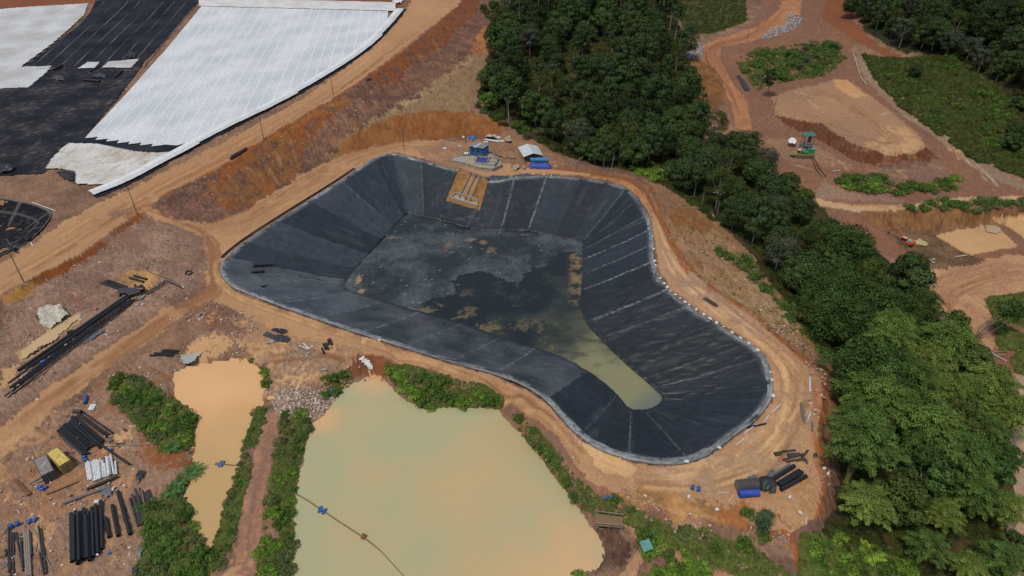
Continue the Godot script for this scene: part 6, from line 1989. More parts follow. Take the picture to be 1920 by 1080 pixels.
# ---------------------------------------------------------------- pumping station at the head of the pond
func build_station() -> void:
	# concrete platform with its front wall and the low basins on it
	var t := thing("concrete_platform", "concrete pump platform with a low front wall above the clay ramp", "concrete platform")
	var o := zz(830, 235, 6.543, [95,432, 125,390, 235,376, 345,300, 560,330, 690,398, 724,492, 608,540, 440,520, 270,468])
	var top := PackedVector3Array()
	for i in range(0, o.size(), 2): top.append(P(o[i], o[i + 1], 1.2))
	var st := begin()
	st.set_smooth_group(-1)
	var tri := Geometry2D.triangulate_polygon(flat(top))
	for i in tri: st.add_vertex(top[i])
	for i in top.size():
		var a := top[i]
		var b := top[(i + 1) % top.size()]
		quad(st, a, b, b + Vector3.DOWN * 3.2, a + Vector3.DOWN * 3.2)
	part("slab", done(st), M.concrete, t)
	var kerb := begin()
	for i in top.size():
		if i in [3, 4]: continue
		var a := top[i]
		var b := top[(i + 1) % top.size()]
		var d := b - a
		block(kerb, (a + b) / 2 + Vector3.UP * 0.25, Vector3(0.28, 0.5, d.length() - 0.15), Basis.looking_at(d.normalized()))
	part("kerb", done(kerb), M.concrete, t)
	# tank with blue cover in a steel frame
	var tk := zz(830, 235, 6.543, [430,385, 690,400, 645,492, 400,460])
	var c: Array[Vector3] = []
	for i in range(0, 8, 2): c.append(P(tk[i], tk[i + 1], 1.6))
	t = thing("pump_tank", "low concrete tank with a blue cover and dark pipe frame on the platform", "tank")
	st = begin()
	for i in 4:
		var d := c[(i + 1) % 4] - c[i]
		block(st, (c[i] + c[(i + 1) % 4]) / 2, Vector3(0.35, 0.9, d.length() - 0.3), Basis.looking_at(d.normalized()))
	var dd := c[2] - c[1]
	block(st, c[0].lerp(c[1], 0.56).lerp(c[3].lerp(c[2], 0.56), 0.5), Vector3(0.3, 0.8, dd.length() - 0.5), Basis.looking_at((c[3].lerp(c[2], 0.56) - c[0].lerp(c[1], 0.56)).normalized()))
	part("wall", done(st), M.concrete, t)
	st = begin()
	st.set_smooth_group(-1)
	var q0 := c[0].lerp(c[1], 0.08).lerp(c[3].lerp(c[2], 0.08), 0.12)
	var q1 := c[0].lerp(c[1], 0.5).lerp(c[3].lerp(c[2], 0.5), 0.12)
	var q2 := c[0].lerp(c[1], 0.5).lerp(c[3].lerp(c[2], 0.5), 0.82)
	var q3 := c[0].lerp(c[1], 0.08).lerp(c[3].lerp(c[2], 0.08), 0.82)
	quad(st, q0, q1, q2, q3)
	for q in 5:
		var f := 0.1 + q * 0.2
		rod(st, q0.lerp(q1, f) + Vector3.UP * 0.05, q3.lerp(q2, f) + Vector3.UP * 0.05, 0.06, 6)
	part("cover", done(st), M.blue_tarp, t)
	st = begin()
	for i in 4:
		rod(st, c[i] + Vector3.DOWN * 0.3, c[i] + Vector3.UP * 1.5, 0.09, 6)
		rod(st, c[i] + Vector3.UP * 1.4, c[(i + 1) % 4] + Vector3.UP * 1.4, 0.09, 6)
	rod(st, c[0].lerp(c[1], 0.5) + Vector3.UP * 1.4, c[3].lerp(c[2], 0.5) + Vector3.UP * 1.4, 0.09, 6)
	part("frame", done(st), M.steel, t)
	# blue pump house
	var fl := P(881, 288, 1.8)
	var fr := P(906, 292.5, 1.8)
	var ex := (fr - fl).normalized()
	var w := fl.distance_to(fr)
	t = thing("pump_house", "blue pump house on stilts with a grey corrugated roof", "shed", fl, atan2(-ex.z, ex.x))
	var dp := 5.0
	var hh := 2.7
	st = begin()
	block(st, Vector3(w / 2, hh / 2, -0.06), Vector3(w - 0.2, hh, 0.12))
	block(st, Vector3(w / 2, hh / 2, -dp), Vector3(w - 0.2, hh, 0.12))
	block(st, Vector3(0, hh / 2, -dp / 2), Vector3(0.12, hh, dp))
	block(st, Vector3(w, hh / 2, -dp / 2), Vector3(0.12, hh, dp))
	block(st, Vector3(w / 2, 0, -dp / 2), Vector3(w + 0.3, 0.15, dp + 0.3))
	part("wall", done(st), M.blue_paint, t)
	for s in 6:
		st = begin()
		for r in 3:
			block(st, Vector3(-0.25 + (s + 0.17 + r * 0.33) * (w + 0.5) / 6, hh + 0.28 + 0.05 * (r % 2), -dp / 2), Vector3((w + 0.5) / 18 - 0.02, 0.07, dp + 1.0), Basis(Vector3.RIGHT, -0.09))
		part("roof_sheet", done(st), M.zinc if s == 2 else M.zinc_old, t)
	for x in [w * 0.22, w * 0.62]:
		st = begin()
		block(st, Vector3(x, 1.6, 0.03), Vector3(0.95, 0.8, 0.10))
		part("window", done(st), M.hollow_shade, t)
	for s in 4:
		st = begin()
		block(st, Vector3(w + 0.32, 1.9 - 0.0, -0.7 - s * 1.2), Vector3(0.6, 0.06, 0.9), Basis(Vector3.BACK, -0.5))
		part("shutter", done(st), M.blue_paint, t)
	for x in [0.1, w - 0.1]:
		for z in [-0.1, -dp + 0.1]:
			st = begin()
			rod(st, Vector3(x, -1.6, z), Vector3(x, 0, z), 0.12, 6)
			part("leg", done(st), M.steel, t)
	# motor and piping beside the house
	t = thing("pump_motor", "white and grey pump motor left of the blue pump house", "pump", P(874, 291, 1.2))
	st = begin()
	rod(st, Vector3(-0.7, 0.7, 0), Vector3(0.8, 0.7, 0), 0.55, 12)
	part("casing", done(st), M.white_pvc, t)
	st = begin()
	block(st, Vector3(0, 0.12, 0), Vector3(2.2, 0.25, 1.3))
	rod(st, Vector3(0.8, 0.7, 0), Vector3(1.5, 0.7, 0.1), 0.2)
	part("base", done(st), M.steel, t)
	var run := zz(830, 235, 6.543, [560,368, 690,385, 760,405, 830,408, 900,422])
	var rp := PackedVector3Array()
	for i in range(0, run.size(), 2): rp.append(G(run[i], run[i + 1]) + Vector3.UP * 0.4)
	t = thing("supply_pipe", "thin black supply pipe running right from the pump platform", "pipe")
	st = begin()
	tube(st, rp, 0.14, 0.14, 8, true)
	part("barrel", done(st), M.hdpe, t)
	st = begin()
	for p in [rp[1], rp[2], rp[3]]: rod(st, p + Vector3(-0.35, 0, 0), p + Vector3(0.35, 0.02, 0.04), 0.26, 8)
	part("flange", done(st), M.zinc_old, t)
	# three pipes down the ramp into the sump
	for i in 3:
		var rf: float = [0.34, 0.50, 0.66][i]
		var ra_ := ramp_at(rf + 0.05, -0.10)
		pipe_between(Vector3(ra_.x, 0.75, ra_.z), ramp_at(rf, 0.43) + Vector3.UP * 0.3, 0.2, M.steel, "%s dark pipe on the clay ramp" % ["left", "middle", "right"][i], "pipe", "pipes on the clay ramp")
	t = thing("concrete_sump", "open concrete sump box at the foot of the clay ramp", "sump")
	var s4: Array[Vector3] = []
	for q in [[0.2, 0.42], [0.82, 0.42], [0.90, 0.55], [0.10, 0.55]]: s4.append(ramp_at(q[0], q[1]) + Vector3.UP * (0.75 if q[1] < 0.5 else 0.9))
	st = begin()
	for i in 4:
		var d := s4[(i + 1) % 4] - s4[i]
		block(st, (s4[i] + s4[(i + 1) % 4]) / 2 + Vector3.DOWN * 0.4, Vector3(0.4, 1.0, d.length() - 0.05 * i), Basis.looking_at(d.normalized()))
	part("wall", done(st), M.concrete, t)
	st = begin()
	st.set_smooth_group(-1)
	quad(st, s4[0] + Vector3.DOWN * 0.8, s4[1] + Vector3.DOWN * 0.8, s4[2] + Vector3.DOWN * 0.7, s4[3] + Vector3.DOWN * 0.7)
	part("floor", done(st), M.concrete, t)
	for f in [0.25, 0.5, 0.75]:
		st = begin()
		var p := s4[0].lerp(s4[1], f).lerp(s4[3].lerp(s4[2], f), 0.35) + Vector3.DOWN * 0.45
		rod(st, p + Vector3(0, 0, -0.5), p + Vector3(0, 0, 0.35), 0.3, 8)
		part("valve", done(st), M.steel, t)
	# white shed with gable roof
	t = thing("gabled_shed", "open shed with a white metal gable roof on posts", "shed")
	var ra := P(989, 269.5, 4.2)
	var rb := P(1000, 287.5, 4.2)
	var la := P(971, 276, 2.9)
	var lb := P(981.5, 294.5, 2.9)
	var ka := P(1008.5, 274, 2.9)
	var kb := P(1018, 291, 2.9)
	for e in [[la, lb, ra, rb], [ka, kb, ra, rb]]:
		for s in 5:
			st = begin()
			st.set_smooth_group(-1)
			var f0 := s / 5.0
			var f1 := (s + 0.97) / 5.0
			var lift := Vector3.UP * (0.03 * (s % 2))
			var p0: Vector3 = e[0].lerp(e[1], f0) + lift
			var p1: Vector3 = e[0].lerp(e[1], f1) + lift
			var p2: Vector3 = e[2].lerp(e[3], f1) + lift
			var p3: Vector3 = e[2].lerp(e[3], f0) + lift
			quad(st, p0, p1, p2, p3)
			var dn := Vector3.DOWN * 0.06
			quad(st, p3 + dn, p2 + dn, p1 + dn, p0 + dn)
			for r in [[p0, p1], [p1, p2], [p2, p3], [p3, p0]]: quad(st, r[0], r[1], r[1] + dn, r[0] + dn)
			part("roof_sheet", done(st), M.zinc, t)
	for p in [la, lb, ka, kb, la.lerp(lb, 0.5), ka.lerp(kb, 0.5)]:
		st = begin()
		var q: Vector3 = p.lerp((ra + rb) / 2, 0.08)
		rod(st, Vector3(q.x, H(q.x, q.z) - 0.1, q.z), Vector3(q.x, q.y, q.z), 0.09, 6)
		part("post", done(st), M.grey_wood, t)
	st = begin()
	var bx := (lb + kb) / 2
	block(st, Vector3(bx.x, H(bx.x, bx.z) + 0.6, bx.z - 3), Vector3(4, 1.2, 3.2))
	part("dark_fill", done(st), M.steel, t)  # added dark block standing for the dark space beneath the gable
	# blue rolls in front of the shed
	var a0 := G(994, 304)
	var a1 := G(1026, 304)
	t = thing("tarpaulin_roll", "light blue sheeting roll in front of the white gabled shed", "roll", a0)
	st = begin()
	var prev := PackedVector3Array()
	for i in 9:
		var f := i / 8.0
		prev.append((a1 - a0) * f + Vector3.UP * (0.95 + 0.04 * sin(i * 2.0)))
	tube(st, prev, 0.95, 0.95, 14, true)
	part("roll", done(st), M.light_blue_tarp, t)
	st = begin()
	for f in [0.0, 1.0]: rod(st, (a1 - a0) * f + Vector3.UP * 0.95 - (a1 - a0).normalized() * 0.05, (a1 - a0) * f + Vector3.UP * 0.95 + (a1 - a0).normalized() * 0.05, 0.3, 8)
	part("core", done(st), M.hollow_shade, t)
	t = thing("covered_stack", "stack under a dark blue tarpaulin in front of the light blue roll", "tarpaulin")
	var b0 := G(993, 313.5)
	var b1 := G(1033, 314)
	st = begin()
	st.set_smooth_group(0)
	for i in 25:
		for j in 13:
			var f := i / 24.0
			var an := PI * j / 12.0
			var e := pow(clampf(minf(f, 1 - f) * 7, 0, 1), 0.5)
			var p := b0.lerp(b1, f) + Vector3(0, 0, cos(an) * (1.7 - 0.25 * e)) + Vector3.UP * (pow(sin(an), 0.7) * 1.5 * (0.25 + 0.75 * e) + 0.05)
			p += Vector3(0, noise_fine.get_noise_2d(p.x, p.z * 3) * 0.16, noise_fine.get_noise_2d(p.x * 2, an) * 0.2)
			st.add_vertex(p)
	for i in 24:
		for j in 12:
			var q := i * 13 + j
			for e in [q, q + 1, q + 13, q + 1, q + 14, q + 13]: st.add_index(e)
	part("tarpaulin", done(st), M.blue_tarp, t)
	# scrap behind the pump house
	pipe(910, 262, 936, 266, 0.38, M.white_pvc, "fat white pipe lying behind the pump house", "")
	for q in [[935,261, 1.5,1.0,1.4, "tall white block at the end of the fat white pipe"], [940,266, 2.2,0.6,1.2, "low white block right of the tall white block"], [911,267, 1.8,0.35,1.0, "flat white board behind the pump house roof"], [862,274, 1.9,0.15,0.5, "white board lying left of the pump house"], [834,279, 1.5,0.4,1.1, "white board on the mound at far left of the platform"], [869,259, 1.0,0.8,1.0, "white sack by the pole behind the pump house"]]:
		t = thing("white_scrap", q[5], "scrap", G(q[0], q[1]), rng.randf_range(-0.5, 0.5))
		st = begin()
		block(st, Vector3(0, q[3] / 2.0, 0), Vector3(q[2], q[3], q[4]), Basis(), 0.1)
		part("board", done(st), M.white_pvc, t)
	heap(zz(830, 235, 6.543, [320,150, 370,142, 400,160, 385,195, 345,195]), 0.7, 0.5, M.blue_tarp_v, Color(0.04, 0.12, 0.42), "crumpled_tarp", "crumpled blue tarpaulin behind the pump house", "tarpaulin")
	heap(zz(830, 235, 6.543, [520,150, 560,138, 640,140, 690,160, 680,180, 600,175, 540,172]), 0.8, 0.6, M.soil_plain, Color(0.42, 0.36, 0.30), "rubble_heap", "pale rubble heap behind the fat white pipe", "rubble")
	heap(zz(830, 235, 6.543, [765,185, 800,150, 820,170, 850,215, 800,230, 765,220]), 1.0, 0.7, M.soil_plain, Color(0.36, 0.28, 0.2), "rubble_heap", "brown rubble heap at the foot of the forest", "rubble")
	heap(zz(830, 235, 6.543, [850,545, 880,500, 930,505, 935,540, 890,565]), 0.6, 0.7, M.soil_plain, Color(0.34, 0.3, 0.26), "rubble_heap", "grey rubble heap beside the ramp in front of the platform", "rubble")
	heap(zz(830, 235, 6.543, [975,515, 1010,508, 1025,540, 985,552]), 0.5, 0.5, M.soil_plain, Color(0.33, 0.25, 0.19), "rubble_heap", "small rubble heap left of the blue tarpaulin stack", "rubble")
	for q in [[831,262,862,259,"grey log lying at the foot of the red cut"], [840,264,860,262,"second grey log in front of the first at the red cut"], [888,268,892,257,"thin log leaning by the crumpled blue tarpaulin"], [914,275,921,288,"rusty beam leaning behind the pump house"]]:
		pipe(q[0], q[1], q[2], q[3], 0.16, M.grey_wood, q[4], "", 0.0, "log", "timber_log")
	t = thing("timber_post", "slanting timber stake at the forest foot right of the blue stack", "post", G(1078, 306))
	st = begin()
	rod(st, Vector3(0, 0, 0), Vector3(3.2, 2.0, -2.0), 0.10, 6)
	part("stake", done(st), M.grey_wood, t)
	utility_pole(758, 282, 8.5, "thin utility pole beside the track left of the pump house", 0.4)
	utility_pole(873, 268, 8.5, "thin utility pole standing behind the pump house", 0.3)
	utility_pole(258, 404, 10.5, "utility pole at the fork of the haul road", 0.9)
	utility_pole(495, 262, 9.5, "utility pole on the haul road edge in the middle", 0.9)
	utility_pole(625, 178, 8.5, "utility pole on the haul road edge farther up", 0.9)
	utility_pole(45, 529, 9.0, "utility pole at the left end of the haul road", 0.9)
	utility_pole(1449, 216, 8.0, "thin utility pole beside the terrace slope in the valley", 0.2)
	utility_pole(1400, 80, 9.0, "thin utility pole in the bend of the upper road", 0.2)
	# torn liner and bags along the rim
	heap([908,338, 925,332, 950,333, 962,338, 950,344, 925,346], 0.5, 0.7, M.liner, Color(0.05, 0.06, 0.07), "torn_liner", "crumpled liner edge beside the top of the clay ramp", "liner scrap")
	heap([962,331, 990,328, 1000,333, 970,338], 0.4, 0.5, M.liner, Color(0.06, 0.07, 0.08), "torn_liner", "crumpled liner edge right of the ramp", "liner scrap")
	heap([1380,800, 1400,785, 1415,778, 1420,785, 1400,800, 1385,808], 0.7, 0.6, M.liner, Color(0.035, 0.04, 0.045), "torn_liner", "bunched liner at the lower right bend of the rim", "liner scrap")
	var bag := thing("sandbag", "white sandbag on the liner edge left of the ramp", "sandbag", G(857, 320))
	var bs := begin()
	bs.set_smooth_group(0)
	var sm := SphereMesh.new()
	sm.radial_segments = 10
	sm.rings = 6
	var sa := sm.get_mesh_arrays()
	var sv: PackedVector3Array = sa[Mesh.ARRAY_VERTEX]
	for i in sa[Mesh.ARRAY_INDEX]:
		var p := sv[i] * 2.0
		bs.add_vertex(Vector3(signf(p.x) * pow(absf(p.x), 0.6) * 0.42, pow(absf(p.y), 0.8) * signf(p.y) * 0.16 + 0.14, signf(p.z) * pow(absf(p.z), 0.6) * 0.28))
	part("sack", done(bs), M.white_sack, bag)
	var bi := 0
	for q in [[921,341], [933,339], [945,337], [957,335], [968,334], [985,331], [1000,329], [1020,330], [1034,331], [1219,441], [1222,446], [1225,469], [1227,492], [1229,500], [1232,517], [1238,524], [1245,534], [1251,541], [1257,548], [1266,555], [1275,562], [1284,569], [1292,574], [1305,583], [1319,592], [1331,600], [1343,608], [1356,615],
			[1372,626], [1388,636], [1403,647], [1420,659], [1444,700], [1447,715], [1449,745], [1348,842], [1318,856], [1287,868], [612,601], [620,604], [624,608], [634,608], [650,615], [672,624], [700,634], [712,640], [1418,780], [1375,813], [1362,822]]:
		var side: String = "top right" if bi < 9 else "upper right" if bi < 24 else "lower right" if bi < 38 else "left front"
		dup(bag, "white sandbag, %s along the %s stretch of the pond rim" % [NTH[(bi if bi < 9 else (bi - 9) % 15 if bi < 38 else bi - 38) % 20], side], G(q[0], q[1]) + Vector3.UP * 0.35, rng.randf_range(0, PI), "sandbags along the pond rim", rng.randf_range(0.8, 1.5))
		bi += 1
	# pipe along the left rim, rolls on the left slope
	for k in 2:
		var pp := PackedVector3Array()
		for i in range(43 * SUB, 48 * SUB, 4):
			var j := i % rim.size()
			var tt := (rim[(j + 1) % rim.size()] - rim[(j - 1 + rim.size()) % rim.size()]).normalized()
			var out := Vector3(-tt.z, 0, tt.x)
			var q := rim[j] - out * (-1.5 - k * 0.55)
			if q.distance_to(P(700, 480, 0)) < rim[j].distance_to(P(700, 480, 0)): q = rim[j] + out * (-1.5 - k * 0.55)
			pp.append(Vector3(q.x, H(q.x, q.z) + 0.28, q.z))
		t = thing("rim_pipe", ["black pipe along the left rim of the pond, the inner of two", "black pipe along the left rim of the pond, the outer of two"][k], "pipe", Vector3.ZERO, 0, "pipes along the left rim")
		st = begin()
		tube(st, pp, 0.16, 0.16, 8, true)
		part("barrel", done(st), M.hdpe, t)
	pipe_between(P(475, 497, -1.2), P(513, 494.5, -1.9), 0.55, M.hdpe, "large black roll lying on the left slope of the pond", "roll", "rolls on the left slope", "liner_roll")
	pipe_between(P(471, 510.5, -1.4), P(496, 507.5, -1.9), 0.38, M.hdpe, "smaller black roll below the large one on the left slope", "roll", "rolls on the left slope", "liner_roll")
	pipe_between(P(491, 537, -1.2), P(501, 535, -1.6), 0.22, M.hdpe, "shortest black roll on the left slope near the front rim", "roll", "rolls on the left slope", "liner_roll")
	# weld lines and hoses on the pond floor
	t = thing("floor_hose", "black hose lying across the pond floor at the foot of the ramp", "hose")
	st = begin()
	var hp := PackedVector3Array()
	for q in [[827,412], [840,409], [860,412], [880,416], [893,417], [879,427], [862,424], [845,418], [828,415]]: hp.append(P(q[0], q[1], FLOOR + 0.5))
	tube(st, hp, 0.18, 0.18, 7, true)
	part("tube", done(st), M.hdpe, t)

# ---------------------------------------------------------------- pipe yard at the left
func container(c: Array, h: float, m: Material, door: Material, label: String, mark: Material) -> void:
	var o: Array[Vector3] = []
	var base := G((c[0] + c[4]) / 2.0, (c[1] + c[5]) / 2.0 + 12)
	for i in range(0, 8, 2): o.append(P(c[i], c[i + 1], base.y + h))
	# squared up: o0 back left, o1 back right, o2 front right, o3 front left
	var ex := ((o[1] - o[0]) + (o[2] - o[3])).normalized()
	var ez := Vector3(-ex.z, 0, ex.x)
	var mid := (o[0] + o[1] + o[2] + o[3]) / 4
	var w := ((o[1] - o[0]).dot(ex) + (o[2] - o[3]).dot(ex)) / 2
	var l := absf((o[3] - o[0]).dot(ez) + (o[2] - o[1]).dot(ez)) / 2
	var t := thing("shipping_container", label, "container", Vector3(mid.x, base.y, mid.z), atan2(-ex.z, ex.x))
	var st := begin()
	st.set_smooth_group(-1)
	for s in 2:
		var sg := -1.0 if s == 0 else 1.0
		var n := int(l / 0.28)
		for i in n:
			block(st, Vector3(sg * (w / 2 - (0.03 if i % 2 else 0.08)), h / 2, -l / 2 + (i + 0.5) * l / n), Vector3(0.08, h - 0.3, l / n + 0.01), Basis(), 0.01)
	block(st, Vector3(0, h / 2, -l / 2 + 0.06), Vector3(w - 0.2, h - 0.3, 0.1), Basis(), 0.01)
	part("wall", done(st), m, t)
	st = begin()
	var nr := int(l / 0.35)
	for i in nr: block(st, Vector3(0, h - (0.03 if i % 2 else 0.06), -l / 2 + (i + 0.5) * l / nr), Vector3(w - 0.16, 0.06, l / nr - 0.01), Basis(), 0.015)
	part("roof", done(st), m, t)
	st = begin()
	for x in [-1.0, 1.0]:
		for z in [-1.0, 1.0]: block(st, Vector3(x * (w / 2 - 0.06), h / 2, z * (l / 2 - 0.06)), Vector3(0.16, h, 0.16))
		block(st, Vector3(x * (w / 2 - 0.06), h - 0.06, 0), Vector3(0.14, 0.14, l - 0.2))
		block(st, Vector3(x * (w / 2 - 0.06), 0.1, 0), Vector3(0.14, 0.18, l - 0.2))
	for z in [-1.0, 1.0]:
		block(st, Vector3(0, h - 0.06, z * (l / 2 - 0.06)), Vector3(w - 0.2, 0.14, 0.14))
		block(st, Vector3(0, 0.1, z * (l / 2 - 0.06)), Vector3(w - 0.2, 0.18, 0.14))
	part("frame", done(st), door, t)
	for x in [-1.0, 1.0]:
		st = begin()
		block(st, Vector3(x * w * 0.235, h / 2, l / 2 - 0.03), Vector3(w * 0.44, h - 0.34, 0.08))
		for k in 3: block(st, Vector3(x * w * 0.235, 0.5 + k * 0.75, l / 2 + 0.015), Vector3(w * 0.4, 0.3, 0.03), Basis(), 0.01)
		var dr := part("door", done(st), door, t)
		st = begin()
		for k in 2: rod(st, Vector3(x * w * (0.10 + 0.22 * k), 0.2, l / 2 + 0.06), Vector3(x * w * (0.10 + 0.22 * k), h - 0.2, l / 2 + 0.06), 0.025, 6)
		part("locking_bar", done(st), M.zinc_old, dr)
	st = begin()
	for k in 3: block(st, Vector3(-0.4 + 0.4 * k, h + 0.015, 0.2 - 0.25 * k), Vector3(0.5, 0.02, 0.13), Basis(Vector3.UP, 0.5), 0.005)
	part("roof_stain", done(st), mark, t)

func beam(ax: float, ay: float, bx: float, by: float, w: float, h: float, m: Material, label: String, category := "beam", called := "timber_beam", group := "") -> void:
	var a := G(ax, ay)
	var b := G(bx, by)
	var t := thing(called, label, category, Vector3.ZERO, 0, group)
	var st := begin()
	var d := b - a
	block(st, (a + b) / 2 + Vector3.UP * (h / 2 + 0.12), Vector3(w, h, d.length()), Basis.looking_at(d.normalized()))
	part("bar", done(st), m, t)

func build_yard() -> void:
	var st: SurfaceTool
	var t: Node3D
	# stack of black pipes beside the track
	pipe_set(zz(40, 730, 5.685, [385,445, 668,702, 398,432, 690,697, 412,418, 724,690, 425,402, 700,655, 440,388, 722,640, 458,376, 742,622, 478,366, 768,606, 500,352, 800,600, 520,335, 832,622, 545,340, 845,632, 530,300, 850,612, 550,288, 866,572, 575,290, 880,552, 598,276, 915,508, 625,262, 945,497, 650,240, 975,470,
		448,400, 712,640, 540,318, 845,590]), 0.20, M.hdpe, "black pipe", "in the stack beside the track", "black pipes in the slanting stack", 16)
	pipe(40 + 408 / 5.685, 730 + 490 / 5.685, 40 + 652 / 5.685, 730 + 697 / 5.685, 0.24, M.hdpe_dusty, "dusty black pipe left of the slanting stack", "")
	pipe(40 + 560 / 5.685, 730 + 400 / 5.685, 40 + 1150 / 5.685, 730 + 803 / 5.685, 0.22, M.hdpe, "longest black pipe reaching past the white pipes", "", 0.4)
	pipe(40 + 555 / 5.685, 730 + 236 / 5.685, 40 + 642 / 5.685, 730 + 240 / 5.685, 0.42, M.hdpe, "short fat black pipe at the head of the slanting stack", "")
	pipe_set(zz(40, 730, 5.685, [690,792, 718,970, 710,770, 738,976, 742,785, 770,985, 760,770, 790,980, 780,752, 812,970, 806,756, 832,962, 838,745, 855,955, 866,760, 875,945, 885,792, 902,938, 905,720, 928,932, 930,725, 952,915, 953,700, 990,912, 1003,770, 1016,912]), 0.22, M.white_pvc, "white pipe", "in the white stack", "white pipes in the stack", 99)
	pipe_set(zz(40, 730, 5.685, [728,790, 755,960, 822,765, 846,950, 918,735, 940,915]), 0.2, M.white_pvc, "upper white pipe", "on top of the white stack", "white pipes in the stack", 0)
	pipe(40 + 700 / 5.685, 730 + 1068 / 5.685, 40 + 1030 / 5.685, 730 + 928 / 5.685, 0.34, M.hdpe, "fat black pipe lying across the foot of the white pipes", "")
	pipe(640 / 5.4, 880 + 345 / 5.4, 1120 / 5.4, 880 + 168 / 5.4, 0.32, M.hdpe_grey, "grey weathered pipe in front of the fat black pipe", "")
	# big black pipes near the bottom
	pipe_set(zz(0, 880, 5.4, [720,450, 730,940, 765,425, 780,915, 812,432, 832,905, 848,398, 872,905, 890,432, 908,925, 928,390, 946,885, 965,365, 994,850, 1022,325, 1036,808, 742,470, 752,925, 788,440, 800,930, 868,470, 888,900]), 0.34, M.hdpe, "fat black pipe", "in the stack at the bottom", "fat black pipes in the bottom stack", 8)
	pipe(795 / 5.4, 880 + 825 / 5.4, 790 / 5.4, 880 + 958 / 5.4, 0.40, M.hdpe, "short fat black pipe at the near end of the bottom stack", "")
	pipe(1070 / 5.4, 880 + 492 / 5.4, 1106 / 5.4, 880 + 690 / 5.4, 0.34, M.hdpe, "short black pipe just right of the bottom stack", "single black pipes")
	pipe(1138 / 5.4, 880 + 365 / 5.4, 1196 / 5.4, 880 + 675 / 5.4, 0.36, M.hdpe, "middle one of three single black pipes by the bottom stack", "single black pipes")
	pipe(1196 / 5.4, 880 + 230 / 5.4, 1318 / 5.4, 880 + 660 / 5.4, 0.37, M.hdpe, "longest of three single black pipes by the bottom stack", "single black pipes")
	pipe_set(zz(0, 880, 5.4, [1312,295, 1398,580, 1335,255, 1420,572, 1352,270, 1436,560, 1368,200, 1446,532, 1388,230, 1466,542, 1412,190, 1495,525, 1470,235, 1528,465, 1486,222, 1545,470, 1503,210, 1560,468]), 0.17, M.hdpe_dusty, "thin dusty black pipe", "in the bundle by the shrubs", "thin pipes by the bottom left shrubs")
	pipe(1432 / 5.4, 880 + 210 / 5.4, 1482 / 5.4, 880 + 425 / 5.4, 0.14, M.wood, "tan pole lying in the bundle of thin pipes", "", 0.3, "pole", "timber_pole")
	# loose pipes and poles in the bottom left corner
	pipe_set(zz(0, 880, 5.4, [85,565, 90,1085, 118,620, 105,1020, 140,640, 135,1085, 160,640, 236,1020, 210,660, 232,1032, 310,640, 320,868, 388,575, 432,900, 400,840, 446,1070, 415,600, 470,1060]), 0.15, M.hdpe_dusty, "loose thin pipe", "in the bottom left corner", "loose pipes in the corner")
	pipe_set(zz(0, 880, 5.4, [245,615, 272,1085, 265,610, 292,1080, 286,615, 314,1085]), 0.17, M.grey_wood, "grey pole", "of three in the bottom left corner", "grey poles in the corner")
	for q in [[382,735, 360,842, "pale plank between the loose pipes at bottom left"], [340,590, 388,715, "thin plank below the two dark blue drums"], [440,855, 522,1005, "thin slanting rod right of the loose pipes"], [130,760, 202,735, "short cross piece over the loose pipes"], [0,690, 75,600, "plank at the left edge above the loose pipes"]]:
		beam(q[0] / 5.4, 880 + q[1] / 5.4, q[2] / 5.4, 880 + q[3] / 5.4, 0.16, 0.1, M.grey_wood, q[4], "plank", "timber_plank")
	for q in [[125, 592, "bright blue drum at the head of the leftmost pipes", false], [188, 568, "lighter blue drum right of the leftmost drum", false], [306, 538, "dark blue drum, left of a pair", true], [362, 522, "dark blue drum, right of a pair", true]]:
		drum(q[0] / 5.4, 880 + q[1] / 5.4, q[2], "blue drums in the bottom left corner", q[3], 1.3, 0.36, 1.0)
	drum(1368 / 5.4, 880 + 1035 / 5.4, "dark blue drum standing alone near the bottom shrubs", "", false, 0, 0.36, 1.0)
	drum(1110 / 5.4, 880 + 858 / 5.4, "small bright blue tub below the single pipes", "", false, 0, 0.3, 0.3)
	drum(40 + 200 / 5.685, 730 + 1050 / 5.685, "blue drum in front of the grey container, left of three", "drums before the containers", true, 0.4)
	drum(40 + 262 / 5.685, 730 + 1052 / 5.685, "blue drum in front of the grey container, right of three", "drums before the containers", true, -0.3)
	drum(40 + 225 / 5.685, 730 + 1075 / 5.685, "blue drum in front of the grey container, nearest of three", "drums before the containers", true, 0.2)
	drum(40 + 672 / 5.685, 730 + 730 / 5.685, "blue drum above the white pipes, upper of a pair", "drums above the white pipes", true, 0.2)
	drum(40 + 686 / 5.685, 730 + 760 / 5.685, "blue drum above the white pipes, lower of a pair", "drums above the white pipes", true, 0.2)
	drum(40 + 950 / 5.685, 730 + 655 / 5.685, "bright blue drum beside the longest black pipe", "", true, 0.1)
	pipe(40 + 692 / 5.685, 730 + 65 / 5.685, 40 + 676 / 5.685, 730 + 150 / 5.685, 0.36, M.blue_drum, "long blue tank lying near the white board", "", 0.0, "tank", "blue_tank")
	# containers
	container(zz(40, 730, 5.685, [110,760, 245,698, 362,850, 225,920]), 2.5, M.container_grey, M.container_dark, "grey shipping container with dark doors", M.white_pvc)
	container(zz(40, 730, 5.685, [280,672, 395,608, 507,755, 388,832]), 2.5, M.container_yellow, M.container_olive, "yellow shipping container with rust marks on its roof", M.container_olive)
